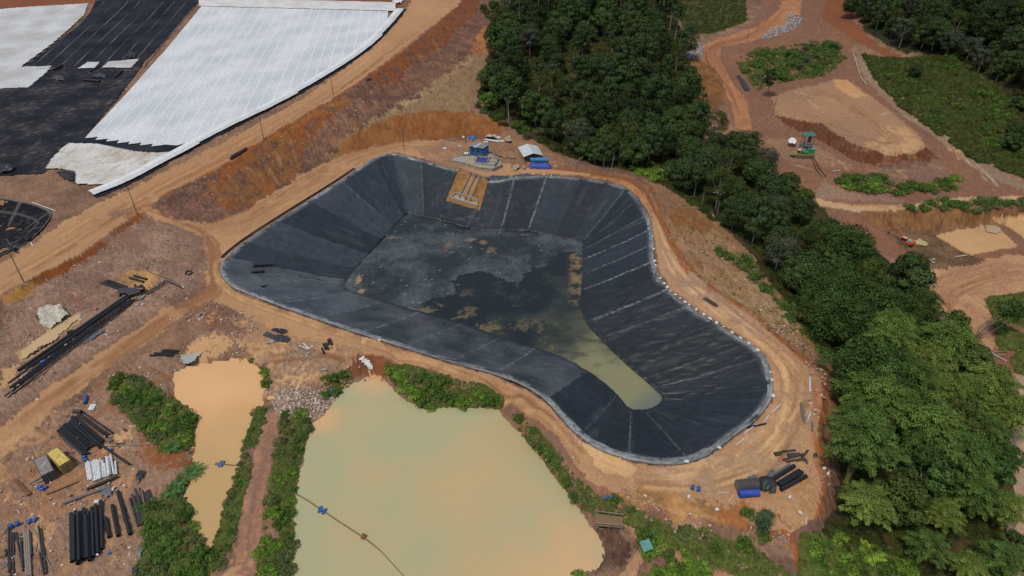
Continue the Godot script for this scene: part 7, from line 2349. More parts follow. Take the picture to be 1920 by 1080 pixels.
	# boards, planks and scrap
	for q in [[755,192, 1.3, 1.9, M.white_pvc, "white board lying by the long blue tank"], [525,690, 1.7, 1.0, M.maroon, "dark red board between the yellow container and the pipes"], [802.0, 1197.0, 0.9, 0.8, M.white_pvc, "square white board above the bottom stack"]]:
		t = thing("flat_board", q[5], "board", G(40 + q[0] / 5.685, 730 + q[1] / 5.685), 0.15)
		st = begin()
		block(st, Vector3(0, 0.14, 0), Vector3(q[2], 0.07, q[3]))
		part("panel", done(st), q[4], t)
		st = begin()
		block(st, Vector3(0, 0.09, 0), Vector3(q[2] * 0.9, 0.06, 0.1))
		part("batten", done(st), M.grey_wood, t)
	for q in [[145,120, 292,270, 0.45, 0.35, M.rust, "brown steel beam at the left, upper of two"], [170,112, 315,258, 0.3, 0.3, M.rust, "brown steel beam at the left, lower of two"], [472,262, 800,128, 0.25, 0.22, M.rust, "long thin brown beam in front of the containers"], [290,155, 430,75, 0.3, 0.15, M.grey_wood, "grey plank beside the grey container"], [320,170, 440,110, 0.3, 0.15, M.grey_wood, "second grey plank beside the grey container"]]:
		beam(q[0] / 5.4, 880 + q[1] / 5.4, q[2] / 5.4, 880 + q[3] / 5.4, q[4], q[5], q[6], q[7])
	for q in [[435,615, 500,675, "pale plank behind the yellow container, left"], [450,570, 530,650, "pale plank behind the yellow container, right"], [540,710, 600,755, "bent plank right of the dark red board"]]:
		beam(40 + q[0] / 5.685, 730 + q[1] / 5.685, 40 + q[2] / 5.685, 730 + q[3] / 5.685, 0.2, 0.08, M.grey_wood, q[4], "plank", "timber_plank")
	pipe(40 + 880 / 5.685, 730 + 610 / 5.685, 40 + 1360 / 5.685, 730 + 585 / 5.685, 0.14, M.grey_wood, "crooked pale log right of the slanting stack", "", 0.0, "log", "timber_log")
	heap(zz(40, 730, 5.685, [1010,600, 1040,590, 1120,595, 1110,612, 1020,618]), 0.3, 0.3, M.liner, Color(0.03, 0.03, 0.035), "plastic_scrap", "black plastic scrap caught on the crooked log", "plastic scrap")
	heap(zz(40, 730, 5.685, [1225,960, 1260,890, 1330,885, 1300,930, 1260,1000, 1235,1020]), 0.5, 0.4, M.liner, Color(0.03, 0.03, 0.035), "plastic_scrap", "bundle of black plastic on the slope above the thin pipes", "plastic scrap")
	heap(zz(40, 730, 5.685, [1080,445, 1120,435, 1138,460, 1100,470]), 0.3, 0.3, M.liner, Color(0.02, 0.02, 0.025), "plastic_scrap", "small black plastic lump right of the slanting stack", "plastic scrap")
	heap(zz(40, 730, 5.685, [900,560, 960,530, 985,548, 930,575]), 0.15, 0.25, M.liner, Color(0.12, 0.12, 0.12), "plastic_scrap", "grey plastic scrap at the lower end of the slanting stack", "plastic scrap")
	heap(zz(0, 880, 5.4, [1000,270, 1050,220, 1130,180, 1150,270, 1080,295]), 0.25, 0.35, M.liner, Color(0.13, 0.125, 0.13), "plastic_scrap", "grey crumpled plastic beside the grey weathered pipe", "plastic scrap")
	heap(zz(0, 880, 5.4, [1130,210, 1160,185, 1185,195, 1150,232]), 0.2, 0.3, M.soil_plain, Color(0.6, 0.6, 0.58), "white_bag", "white bag beside the grey crumpled plastic", "bag")
	heap(zz(0, 880, 5.4, [1390,860, 1420,815, 1465,820, 1460,870, 1420,910]), 0.35, 0.35, M.liner, Color(0.16, 0.18, 0.21), "plastic_scrap", "grey blue plastic heap beside the bottom left shrubs", "plastic scrap")
	heap(zz(0, 880, 5.4, [970,865, 985,850, 1008,868, 990,885]), 0.2, 0.2, M.soil_plain, Color(0.65, 0.65, 0.63), "white_bag", "white bag at the near end of the bottom stack", "bag")
	# timber stack and pallet at the left edge
	for q in [[20,855,0.0,"wooden crate on the left edge, upper"], [28,888,0.45,"wooden crate on the left edge, lower"]]:
		t = thing("wooden_crate", q[3], "crate", G(q[0] / 5.4, 880 + q[1] / 5.4), 0.3)
		for k in 4:
			st = begin()
			block(st, Vector3(0, 0.15 + k * 0.2, 0), Vector3(1.5, 0.17, 0.9))
			part("slat", done(st), M.wood, t)
	t = thing("wooden_pallet", "wooden pallet lying at the bottom left edge", "pallet", G(38 / 5.4, 880 + 975 / 5.4), 0.4)
	for k in 5:
		st = begin()
		block(st, Vector3(-0.6 + k * 0.3, 0.3, 0), Vector3(0.14, 0.04, 1.4))
		part("slat", done(st), M.grey_wood, t)
	for k in 3:
		st = begin()
		block(st, Vector3(0, 0.22, -0.6 + k * 0.6), Vector3(1.4, 0.1, 0.12))
		part("bearer", done(st), M.grey_wood, t)
	# long bundle running up the platform
	pipe_set(zz(0, 500, 4.319, [145,842, 1150,152, 232,812, 1062,232]), 0.36, M.hdpe, "long fat black pipe", "of two beside the bundle", "long fat pipes on the platform")
	pipe_set(zz(0, 500, 4.319, [65,945, 1000,278, 78,982, 1032,270, 98,980, 1062,264, 120,974, 1088,262, 40,1050, 1118,250, 60,1066, 1150,242]), 0.17, M.hdpe, "long thin black pipe", "in the bundle on the platform", "long thin pipes on the platform")
	for k in 2:
		t = thing("bent_pipe", ["bent black pipe at the head of the bundle, inner of two", "bent black pipe at the head of the bundle, outer of two"][k], "pipe", Vector3.ZERO, 0, "bent pipes at the head of the bundle")
		st = begin()
		var bp := PackedVector3Array()
		for q in [[1150,240], [1250,178], [1335,122], [1350,118], [1400,140], [1462,168]]: bp.append(G((q[0] + k * 14) / 4.319, 500 + (q[1] + k * 12) / 4.319) + Vector3.UP * 0.3)
		tube(st, bp, 0.14, 0.14, 8, true)
		part("barrel", done(st), M.hdpe, t)
	pipe_set(zz(0, 500, 4.319, [810,130, 1000,198, 832,122, 1010,186, 852,114, 1020,176, 872,108, 1032,164]), 0.2, M.hdpe, "short black pipe", "of four behind the pipe junction", "short pipes behind the junction")
	pipe_set(zz(0, 500, 4.319, [1050,90, 1165,125, 1085,74, 1188,102]), 0.32, M.hdpe, "short thick black pipe", "of two on the yellow clay", "thick pipes on the yellow clay")
	pipe_set(zz(0, 500, 4.319, [260,708, 285,700, 282,690, 310,682, 304,666, 335,655, 332,650, 368,642]), 0.26, M.hdpe, "stub of black pipe", "beside the trench puddle", "pipe stubs by the trench puddle")
	pipe_set(zz(0, 500, 4.319, [1215,726, 1396,724, 1250,706, 1404,712, 1305,692, 1436,698, 1318,676, 1446,684]), 0.24, M.hdpe, "black pipe", "of four by the turquoise puddle", "pipes by the turquoise puddle")
	t = thing("pipe_junction", "black plate and pipe junction at the head of the long bundle", "pipe junction", G(1075 / 4.319, 500 + 215 / 4.319), 0.25)
	st = begin()
	block(st, Vector3(-2.0, 0.9, -0.6), Vector3(3.4, 0.12, 2.6), Basis(Vector3.UP, -0.15))
	block(st, Vector3(0.6, 1.1, 0.6), Vector3(3.2, 0.12, 3.4), Basis(Vector3.UP, 0.35))
	part("plate", done(st), M.hdpe_dusty, t)
	st = begin()
	rod(st, Vector3(1.6, 0.8, -0.4), Vector3(3.2, 0.8, -0.1), 0.75, 12)
	rod(st, Vector3(0.2, 0.6, -3.2), Vector3(1.2, 0.6, -0.5), 0.35, 10)
	part("fitting", done(st), M.hdpe, t)
	st = begin()
	for x in [-3.2, -1.0, 1.6]: block(st, Vector3(x, 0.4, 0.2), Vector3(0.25, 0.9, 2.0))
	part("bearer", done(st), M.wood, t)
	t = thing("pipe_coil", "black pipe coil lying on the mauve platform", "coil", G(354.5, 513))
	for k in 3:
		st = begin()
		var cp_ := PackedVector3Array()
		for i in 25: cp_.append(Vector3(cos(TAU * i / 24) * (1.05 - 0.05 * k), 0.15 + 0.16 * k, sin(TAU * i / 24) * (1.05 - 0.05 * k)))
		tube(st, cp_, 0.09, 0.09, 6)
		part("turn", done(st), M.hdpe, t)
	t = thing("hose", "thin dark hose curling over the yellow clay", "hose")
	st = begin()
	var hp := PackedVector3Array()
	for q in [[1200,0], [1192,22], [1215,48], [1270,70], [1330,90], [1400,120], [1455,150]]: hp.append(G(q[0] / 4.319, 500 + q[1] / 4.319) + Vector3.UP * 0.14)
	tube(st, smooth_line(hp, false, 4), 0.08, 0.08, 6)
	part("tube", done(st), M.hdpe_dusty, t)
	heap(zz(0, 500, 4.319, [660,625, 740,570, 855,498, 852,528, 770,580, 690,632]), 0.05, 0.15, M.liner, Color(0.10, 0.11, 0.13), "plastic_sheet", "grey plastic sheet on the ground beside the bundle", "plastic sheet")
	heap(zz(0, 500, 4.319, [1100,262, 1170,235, 1185,245, 1130,280]), 0.05, 0.15, M.liner, Color(0.3, 0.3, 0.3), "plastic_sheet", "pale plastic sheet at the head of the bundle", "plastic sheet")
	heap(zz(0, 500, 4.319, [325,370, 370,342, 440,335, 520,345, 530,380, 560,410, 490,470, 400,510, 330,500, 340,440, 320,420]), 1.2, 0.9, M.soil_plain, Color(0.50, 0.46, 0.37), "mortar_heap", "pale grey mortar heap above the trench puddle", "heap")
	pipe(300 / 4.319, 500 + 405 / 4.319, 345 / 4.319, 500 + 430 / 4.319, 0.45, M.hdpe_dusty, "short fat pipe stuck in the pale mortar heap", "", 0.3)
	drum(355 / 4.319, 500 + 780 / 4.319, "black and blue drum lying across the long bundle", "", true, 0.6, 0.4, 1.2)
	t = thing("valve_cluster", "yellow and black valves on the long fat pipes", "valve", G(580 / 4.319, 500 + 545 / 4.319), 0.6)
	st = begin()
	block(st, Vector3(0, 0.8, 0), Vector3(1.6, 0.7, 1.0))
	part("body", done(st), M.hdpe, t)
	for k in 4:
		st = begin()
		rod(st, Vector3(-0.6 + 0.4 * k, 1.15, -0.2 + 0.2 * (k % 2)), Vector3(-0.6 + 0.4 * k, 1.4, -0.2 + 0.2 * (k % 2)), 0.13, 8)
		part("handwheel", done(st), M.yellow_paint, t)
	heap(zz(0, 500, 4.319, [760,345, 785,332, 795,350, 770,358]), 0.4, 0.2, M.soil_plain, Color(0.55, 0.12, 0.15), "red_rag", "red rag lying at the edge of the trench", "rag")
	# scraps on the flat between the ponds
	heap(zz(380, 560, 4.908, [556,345, 600,322, 690,350, 730,345, 810,380, 780,416, 690,395, 640,378]), 0.25, 0.4, M.liner, Color(0.03, 0.035, 0.04), "plastic_sheet", "black plastic sheet crumpled on the flat by the pond", "plastic sheet")
	heap(zz(380, 560, 4.908, [630,300, 660,280, 700,292, 770,300, 770,325, 730,335, 690,325]), 0.5, 0.5, M.liner, Color(0.02, 0.022, 0.026), "plastic_sheet", "bunched black plastic behind the crumpled sheet", "plastic sheet")
	heap(zz(380, 560, 4.908, [570,415, 620,385, 680,400, 620,420]), 0.08, 0.15, M.liner, Color(0.25, 0.27, 0.29), "plastic_sheet", "pale grey plastic sheet in front of the crumpled one", "plastic sheet")
	pipe_set(zz(380, 560, 4.908, [1095,455, 1118,505, 1112,415, 1132,470, 1134,410, 1156,470, 1152,380, 1166,425, 1168,370, 1194,425]), 0.24, M.hdpe, "short black pipe", "of five on the flat", "short pipes on the flat")
	for q in [[888,435, 980,470, M.white_sack, "pale plank on the flat, left of a V"], [925,415, 986,468, M.white_sack, "pale plank on the flat, right of a V"], [890,475, 1040,577, M.grey_wood, "dark log lying on the flat below the pale planks"]]:
		beam(380 + q[0] / 4.908, 560 + q[1] / 4.908, 380 + q[2] / 4.908, 560 + q[3] / 4.908, 0.3, 0.14, q[4], q[5], "plank", "timber_plank")
	heap(zz(380, 560, 4.908, [1440,570, 1475,552, 1530,590, 1568,640, 1560,668, 1510,650, 1480,610]), 0.5, 0.6, M.soil_plain, Color(0.62, 0.62, 0.6), "white_tarp", "white torn tarpaulin at the head of the green pond", "tarpaulin")
	heap(zz(380, 560, 4.908, [1100,670, 1130,655, 1150,665, 1120,690]), 0.4, 0.4, M.soil_plain, Color(0.45, 0.46, 0.47), "grey_bag", "grey bag beside the bush at the pond head", "bag")
	heap(zz(380, 560, 4.908, [1170,840, 1210,830, 1225,855, 1190,870]), 0.3, 0.3, M.blue_tarp_v, Color(0.05, 0.09, 0.25), "crumpled_tarp", "dark blue scrap among the spit bushes", "tarpaulin")
	# rocks at the end of the causeway, loose stones
	var sm := [stone_mesh(1, 0.7), stone_mesh(2, 0.8), stone_mesh(3, 0.6), stone_mesh(4, 0.75)]
	var models := []
	for i in 4:
		var r := thing("rock", ["brown boulder at the left end of the rock pile", "pale boulder at the left end of the rock pile", "flat brown boulder at the right end of the rock pile", "pink boulder at the right end of the rock pile"][i], "rock", G([528, 540, 598, 604][i], [752, 748, 768, 772][i]) + Vector3.UP * 0.2, i, "rocks of the pile")
		part("stone", sm[i], [M.stone, M.pale_stone, M.stone, M.pink_stone][i], r)
		r.scale = Vector3.ONE * 1.4
		models.append(r)
	stones(spread([515,758, 525,744, 560,738, 590,745, 612,765, 604,785, 585,790, 560,775, 530,765], 0.85, 120), models, "rock of the pile by the causeway", "rocks of the pile", 0.7, 1.6)
	stones(on_ground([352,596, 358,590, 372,592, 378,588, 384,590, 380,596, 356,602, 362,598, 374,600]), models, "rock on the mauve flat", "rocks on the mauve flat", 0.8, 1.4)
	var gm := thing("grey_rock", "largest pale grey rock in the upper road heap", "rock", G(1470, 52), 0, "grey rocks beside the upper road")
	part("stone", sm[1], M.grey_stone, gm)
	gm.scale = Vector3.ONE * 2.4
	stones(spread([1425,72, 1440,60, 1470,45, 1478,28, 1498,30, 1504,40, 1480,60, 1440,76], 2.0, 70), [gm], "grey rock in the heap above the upper road", "grey rocks beside the upper road", 1.8, 3.2)
	stones(spread([1275,104, 1285,84, 1310,82, 1322,92, 1312,110, 1290,110], 1.9, 50), [gm], "grey rock in the heap by the forest edge", "grey rocks by the forest edge", 1.8, 3.0)
	var chips := MultiMesh.new()
	chips.transform_format = MultiMesh.TRANSFORM_3D
	chips.use_colors = true
	chips.mesh = sm[0]
	var xf: Array[Transform3D] = []
	var zones := [[0,575, 190,470, 260,415, 385,470, 385,530, 180,660, 0,790], [380,560, 700,660, 640,735, 500,740, 330,690], [0,862, 220,700, 340,690, 340,1080, 0,1080], [500,735, 640,740, 600,790, 520,775], [620,280, 740,215, 880,90, 920,90, 880,205, 740,217], [285,392, 480,268, 690,142, 745,160, 560,335, 330,412],
		[1250,440, 1400,480, 1550,660, 1545,740, 1290,500], [1060,850, 1240,955, 1400,985, 1500,1010, 1400,1050, 1110,950], [1430,190, 1600,150, 1720,300, 1600,340, 1440,280], [1480,830, 1540,700, 1560,900, 1520,980], [690,665, 900,730, 1110,910, 1040,890, 900,755]]
	for zi in zones.size():
		var poly := flat(on_ground(zones[zi]))
		var lo := poly[0]
		var hi := poly[0]
		for p in poly:
			lo = lo.min(p)
			hi = hi.max(p)
		for i in 2600:
			var c := Vector2(rng.randf_range(lo.x, hi.x), rng.randf_range(lo.y, hi.y))
			if noise_mid.get_noise_2d(c.x * 0.5, c.y * 0.5) < -0.05 or not Geometry2D.is_point_in_polygon(c, poly): continue
			var s := 0.10 + 0.42 * pow(rng.randf(), 3.0)
			xf.append(Transform3D(Basis.from_euler(Vector3(rng.randf(), rng.randf() * TAU, rng.randf())).scaled(Vector3.ONE * s * 1.6), Vector3(c.x, H(c.x, c.y) + 0.1 + s * 0.2, c.y)))
	chips.instance_count = xf.size()
	for i in xf.size():
		chips.set_instance_transform(i, xf[i])
		var v := rng.randf()
		chips.set_instance_color(i, Color(0.30, 0.19, 0.14).lerp(Color(0.58, 0.5, 0.43), v * v))
	var cm := MultiMeshInstance3D.new()
	cm.name = "gravel_stones"
	cm.multimesh = chips
	cm.material_override = M.chip
	add_child(cm)
	cm.set_meta("kind", "stuff")
	cm.set_meta("label", "countless loose stones strewn over the gravel of the site")
	cm.set_meta("category", "stones")
	# floating pipes and their drums
	for q in [[[546,921, 576,938, 604,957], "pale floating pipe from the causeway bank to the blue floats"], [[606,958, 645,984, 682,1008, 712,1032, 742,1064, 775,1100], "pale floating pipe from the blue floats out into the pond"]]:
		t = thing("floating_pipe", q[1], "pipe")
		st = begin()
		var fp := PackedVector3Array()
		for i in range(0, q[0].size(), 2): fp.append(P(q[0][i], q[0][i + 1], -3.9 if i < 6 else -3.99 - 0.012 * i))
		tube(st, smooth_line(fp, false, 4), 0.14, 0.14, 8, true)
		part("barrel", done(st), M.wood, t)
	for q in [[601, 953, "blue float drum on the floating pipe, far side"], [609, 957, "blue float drum on the floating pipe, right side"], [600, 959, "blue float drum on the floating pipe, left side"], [607, 962, "blue float drum on the floating pipe, near side"]]:
		var p := P(q[0], q[1], -4.0)
		t = thing("float_drum", q[2], "drum", p, 0.5, "float drums of the green pond")
		st = begin()
		rod(st, Vector3(-0.42, 0.12, 0), Vector3(0.42, 0.12, 0), 0.3, 12)
		part("body", done(st), M.blue_drum, t)
		st = begin()
		rod(st, Vector3(-0.2, 0.12, 0), Vector3(-0.12, 0.12, 0), 0.325, 12)
		rod(st, Vector3(0.12, 0.12, 0), Vector3(0.2, 0.12, 0), 0.325, 12)
		part("hoop", done(st), M.blue_paint, t)
	t = thing("suction_float", "dark suction float at the middle of the floating pipe", "float", P(682, 1007, -4))
	st = begin()
	rod(st, Vector3(-0.2, -0.1, 0.35), Vector3(0.2, 0.45, -0.35), 0.5, 10)
	part("body", done(st), M.rust, t)
	st = begin()
	block(st, Vector3(0, 0.3, 0), Vector3(0.5, 0.25, 0.9))
	part("bracket", done(st), M.steel, t)
	t = thing("pump_raft", "small plank raft with two blue drums on the muddy pond", "raft", P(418, 871, -3.2), -0.12)
	st = begin()
	block(st, Vector3(-0.9, 0.18, 0.1), Vector3(1.6, 0.1, 0.7))
	part("deck", done(st), M.wood, t)
	st = begin()
	rod(st, Vector3(-1.6, 0.2, -0.1), Vector3(2.6, 0.2, 0.1), 0.12, 8)
	part("spar", done(st), M.wood, t)
	for z in [-0.5, 0.5]:
		st = begin()
		rod(st, Vector3(-0.75, 0.2, z), Vector3(0.15, 0.2, z), 0.3, 12)
		part("drum", done(st), M.blue_drum, t)
	# right end of the perimeter track: rolls, pipes and scrap
	pipe_set(zz(1340, 820, 6.0, [665,182, 757,166, 680,202, 748,188, 760,160, 910,146, 815,192, 952,184, 820,212, 962,192, 770,255, 990,192, 800,278, 992,242, 920,264, 1004,246, 980,222, 1050,147]), 0.22, M.hdpe_dusty, "black offcut", "in the heap at the right end", "black offcuts at the right end")
	heap(zz(1340, 820, 6.0, [985,262, 1010,240, 1032,250, 1045,330, 1020,300]), 0.3, 0.3, M.liner, Color(0.05, 0.055, 0.06), "plastic_scrap", "black plastic strip hanging off the offcut heap", "plastic scrap")
	heap(zz(1340, 820, 6.0, [1098,200, 1135,195, 1145,230, 1110,238]), 0.3, 0.4, M.liner, Color(0.04, 0.05, 0.055), "plastic_scrap", "small black scrap beside the ditch at the right", "plastic scrap")
	pipe_set(zz(1340, 820, 6.0, [648,475, 896,322, 705,525, 952,372, 732,548, 985,392, 745,590, 1030,436]), 0.42, M.hdpe, "large black liner roll", "beside the covered rolls", "large liner rolls", 99, "liner_roll")
	pipe(1340 + 600 / 6.0, 820 + 462 / 6.0, 1340 + 845 / 6.0, 820 + 305 / 6.0, 0.3, M.hdpe_grey, "half unrolled grey liner roll behind the large rolls", "")
	heap(zz(1340, 820, 6.0, [570,440, 625,375, 690,400, 690,450, 610,480]), 0.25, 0.4, M.liner, Color(0.09, 0.10, 0.11), "plastic_sheet", "grey plastic sheet at the left end of the large rolls", "plastic sheet")
	heap(zz(1340, 820, 6.0, [360,462, 450,442, 490,480, 560,480, 540,510, 440,530, 390,510]), 0.3, 0.4, M.liner, Color(0.13, 0.13, 0.135), "plastic_sheet", "grey sheet lying behind the dark covered roll", "plastic sheet")
	var r0 := G(1380, 919)
	var r1 := G(1418, 915)
	t = thing("covered_roll", "large dark roll with its open end showing, half under black sheet", "roll")
	st = begin()
	tube(st, PackedVector3Array([r0 + Vector3.UP * 1.25, r0.lerp(r1, 0.5) + Vector3.UP * 1.25, r1 + Vector3.UP * 1.25]), 1.25, 1.25, 18)
	part("outer_layer", done(st), M.brown_sheet, t)
	st = begin()
	var dn := (r1 - r0).normalized()
	for k in 4: rod(st, r0 + Vector3.UP * 1.25 - dn * (0.02 * k), r0 + Vector3.UP * 1.25 + dn * 0.5, 1.2 - k * 0.3, 16)
	part("core", done(st), M.hdpe_grey, t)
	var q0 := G(1384, 931)
	var q1 := G(1421, 928)
	t = thing("blue_roll", "blue covered roll in front of the large dark roll", "roll")
	st = begin()
	tube(st, PackedVector3Array([q0 + Vector3.UP * 0.8, q0.lerp(q1, 0.5) + Vector3.UP * 0.84, q1 + Vector3.UP * 0.8]), 0.8, 0.8, 14, true)
	part("wrapping", done(st), M.blue_tarp, t)
	st = begin()
	rod(st, q0 + Vector3.UP * 0.8 - dn * 0.04, q0 + Vector3.UP * 0.8 + dn * 0.1, 0.3, 10)
	part("core", done(st), M.hollow_shade, t)
	heap(zz(1340, 820, 6.0, [468,520, 560,486, 640,500, 672,540, 680,620, 670,668, 560,650, 480,610]), 2.0, 0.5, M.liner, Color(0.018, 0.02, 0.024), "black_cover", "black sheet draped over the rolls beside the screw pine", "tarpaulin")
	for q in [[1298, 916, "blue drum alone on the track, left of a pair"], [1309, 919, "blue drum alone on the track, right of a pair"]]: drum(q[0], q[1], q[2], "pair of drums on the track", true, 1.2, 0.36, 1.0)
	for q in [[1518,708, 1519,736, 0.22, M.white_pvc, "white pipe on the outer edge of the track at the right"], [1447,774, 1464,759, 0.14, M.white_pvc, "white pipe beside the bunched liner, right"], [1432,793, 1441,780, 0.14, M.white_pvc, "white pipe beside the bunched liner, middle"], [1396,813, 1419,796, 0.14, M.white_pvc, "white pipe beside the bunched liner, left"], [1379,836, 1394,824, 0.14, M.white_pvc, "white pipe below the bunched liner"],
			[1400,803, 1436,795, 0.2, M.hdpe, "black pipe beside the bunched liner"], [1514,790, 1519,775, 0.16, M.white_pvc, "short white pipe near the outer ditch"], [1523,791, 1523,808, 0.18, M.hdpe_grey, "grey pipe near the outer ditch"], [1502,756, 1508,790, 0.32, M.hdpe_grey, "flat grey roll near the outer ditch"]]:
		pipe(q[0], q[1], q[2], q[3], q[4], q[5], q[6], "")
	pipe_set([1318,560, 1340,573, 1322,558, 1344,571, 1326,564, 1346,575], 0.2, M.hdpe_dusty, "thin black pipe", "of three beside the right track", "three pipes beside the right track")
	for q in [[1366,942, 1374,930, "pale stick on the bank left of the screw pine"], [1344,926, 1367,924, "thin pale stick in front of the covered rolls"], [1511,985, 1512,970, "upright stick at the lower right bank"]]:
		beam(q[0], q[1], q[2], q[3], 0.12, 0.1, M.white_sack, q[4], "stick", "timber_stick")
	for q in [[1545,880, "white sack beside the outer ditch, upper"], [1552,890, "white sack beside the outer ditch, lower"], [1291,933, "white bucket alone on the track"], [1344,957, "white scrap on the clay bank"], [1480,934, "white scrap right of the covered rolls"], [1500,963, "white scrap by the lower right corner of the track"]]:
		t = thing("white_scrap", q[2], "scrap", G(q[0], q[1]), rng.randf() * 2)
		st = begin()
		block(st, Vector3(0, 0.3, 0), Vector3(0.8, 0.5, 0.6), Basis(), 0.15)
		part("sack", done(st), M.white_sack, t)
	# footbridge and small roof at the bottom
	t = thing("wooden_footbridge", "wooden footbridge with side rails at the right end of the green pond", "footbridge")
	var fa := [P(1116, 963, -1.6), P(1168, 970, -1.6), P(1168, 990, -1.6), P(1118, 986, -1.6)]
	for k in 9:
		st = begin()
		var f := (k + 0.5) / 9.0
		var e0: Vector3 = fa[0].lerp(fa[1], f)
		var e1: Vector3 = fa[3].lerp(fa[2], f)
		block(st, (e0 + e1) / 2, Vector3(0.62, 0.1, (e1 - e0).length()), Basis.looking_at((e1 - e0).normalized()))
		part("plank", done(st), M.wood, t)
	for e in [[fa[0], fa[1]], [fa[3], fa[2]]]:
		st = begin()
		rod(st, e[0] + Vector3.UP * 0.9, e[1] + Vector3.UP * 0.9, 0.09, 6)
		part("rail", done(st), M.grey_wood, t)
		for f in [0.0, 0.5, 1.0]:
			st = begin()
			var p: Vector3 = e[0].lerp(e[1], f)
			rod(st, p + Vector3.DOWN * 1.5, p + Vector3.UP * 1.0, 0.1, 6)
			part("post", done(st), M.grey_wood, t)
	t = thing("small_shelter", "small shelter with a teal metal roof at the bottom", "shelter", G(1210, 1034), 0.35)
	st = begin()
	for k in 4: block(st, Vector3(-0.75 + k * 0.5, 1.9 + 0.03 * (k % 2), 0), Vector3(0.48, 0.06, 2.0), Basis(Vector3.RIGHT, 0.3))
	part("roof", done(st), M.teal, t)
	for x in [-0.8, 0.8]:
		for z in [-0.7, 0.7]:
			st = begin()
			rod(st, Vector3(x, -0.2, z), Vector3(x, 1.8 - z * 0.25, z), 0.06, 6)
			part("post", done(st), M.grey_wood, t)
	for q in [[1180,1055, 1192,1028, "pole fence rail along the path by the small shelter"], [1118,989, 1132,993, "log on the shore in front of the footbridge"], [1381,1062, 1396,1057, "pale log at the bottom right of the stony bank"]]:
		pipe(q[0], q[1], q[2], q[3], 0.1, M.grey_wood, q[4], "", 0.1, "log", "timber_log")
	for q in [[1137, 935, "light blue drum among the shrubs above the footbridge, left"], [1147, 933, "light blue drum among the shrubs above the footbridge, right"]]: drum(q[0], q[1], q[2], "", true, 0.5)
	# landfill floor: rolls and scrap
	for q in [[157,150, 187,152, 0.5, "black roll lying level on the landfill floor"], [215,145, 229,132, 0.4, "black roll slanting at the foot of the white cloth"], [169,134, 190,122, 0.4, "black roll between the two white scraps"], [100,131, 116,122, 0.6, "flat black roll at the left of the scraps"]]:
		pipe(q[0], q[1], q[2], q[3], q[4], M.hdpe, q[5], "", 0.5, "roll", "liner_roll")
	heap([97,148, 108,143, 120,148, 122,153, 108,153], 0.6, 0.6, M.liner, Color(0.06, 0.06, 0.06), "plastic_scrap", "heap of scraps on the landfill floor, left", "plastic scrap")
	heap([172,147, 185,139, 200,144, 198,148, 180,148], 0.6, 0.6, M.liner, Color(0.05, 0.05, 0.055), "plastic_scrap", "heap of scraps on the landfill floor, right", "plastic scrap")
	heap([238,107, 245,99, 256,102, 255,111, 245,112], 0.8, 0.8, M.liner, Color(0.02, 0.02, 0.024), "plastic_scrap", "dark heap at the upper foot of the white cloth", "plastic scrap")
	heap([0,312, 12,312, 28,316, 26,324, 8,328, 0,328], 0.9, 1.0, M.liner, Color(0.03, 0.03, 0.033), "plastic_scrap", "black scrap heap at the left edge of the landfill", "plastic scrap")
	heap([124,313, 136,310, 139,315, 127,319], 0.3, 0.2, M.liner, Color(0.02, 0.02, 0.023), "plastic_scrap", "small black square on the dirty geotextile", "plastic scrap")
	for q in [[432,298, 461,281, 0.42, "black roll beside the haul road, nearer of two"], [434,294, 463,278, 0.42, "black roll beside the haul road, farther of two"]]:
		pipe(q[0], q[1], q[2], q[3], q[4], M.hdpe, q[5], "rolls beside the haul road", 0, "roll", "liner_roll")
	heap([686,150, 692,147, 698,150, 690,152], 0.5, 0.3, M.liner, Color(0.012, 0.012, 0.014), "plastic_scrap", "small black lump on the upper edge of the haul road", "plastic scrap")
	heap([735,6, 742,1, 757,2, 752,8, 740,9], 0.9, 0.9, M.soil_plain, Color(0.66, 0.66, 0.65), "white_tarp", "crumpled white cloth at the top corner of the white cover", "geotextile")
	for q in [[0,458, 29,474, "black pipe on the edge of the lined pit, nearest"], [0,452, 30,469, "black pipe on the edge of the lined pit, second"], [28,439, 54,452, "black pipe inside the lined pit, left"], [32,436, 57,449, "black pipe inside the lined pit, right"]]:
		pipe(q[0], q[1], q[2], q[3], 0.3, M.hdpe, q[4], "pipes at the lined pit", 0.4)
	for q in [[60,380, 104,396, "pale plank along the far edge of the lined pit"], [58,455, 62,462, "pale block at the corner of the lined pit"]]:
		beam(q[0], q[1], q[2], q[3], 0.3, 0.15, M.white_sack, q[4], "plank", "timber_plank")
	for q in [[187,492], [256,572], [150,600], [497,705], [262,690], [205,706], [213,704], [302,722], [70,750], [155,825], [95,905], [132,947], [140,956], [117,1060], [96,1010], [250,880], [245,800], [225,760], [230,790], [268,815], [183,918], [165,912], [415,600], [450,650], [585,650], [470,620], [350,560], [320,600], [1390,590], [1210,930]]:
		t = thing("white_litter", "small white scrap of litter lying on the bare ground", "litter", G(q[0], q[1]), rng.randf() * 3, "scattered white litter")
		st = begin()
		block(st, Vector3(0, 0.12, 0), Vector3(rng.randf_range(0.3, 0.8), 0.14, rng.randf_range(0.25, 0.5)), Basis(Vector3.RIGHT, 0.2), 0.05)
		part("scrap", done(st), M.white_sack, t)

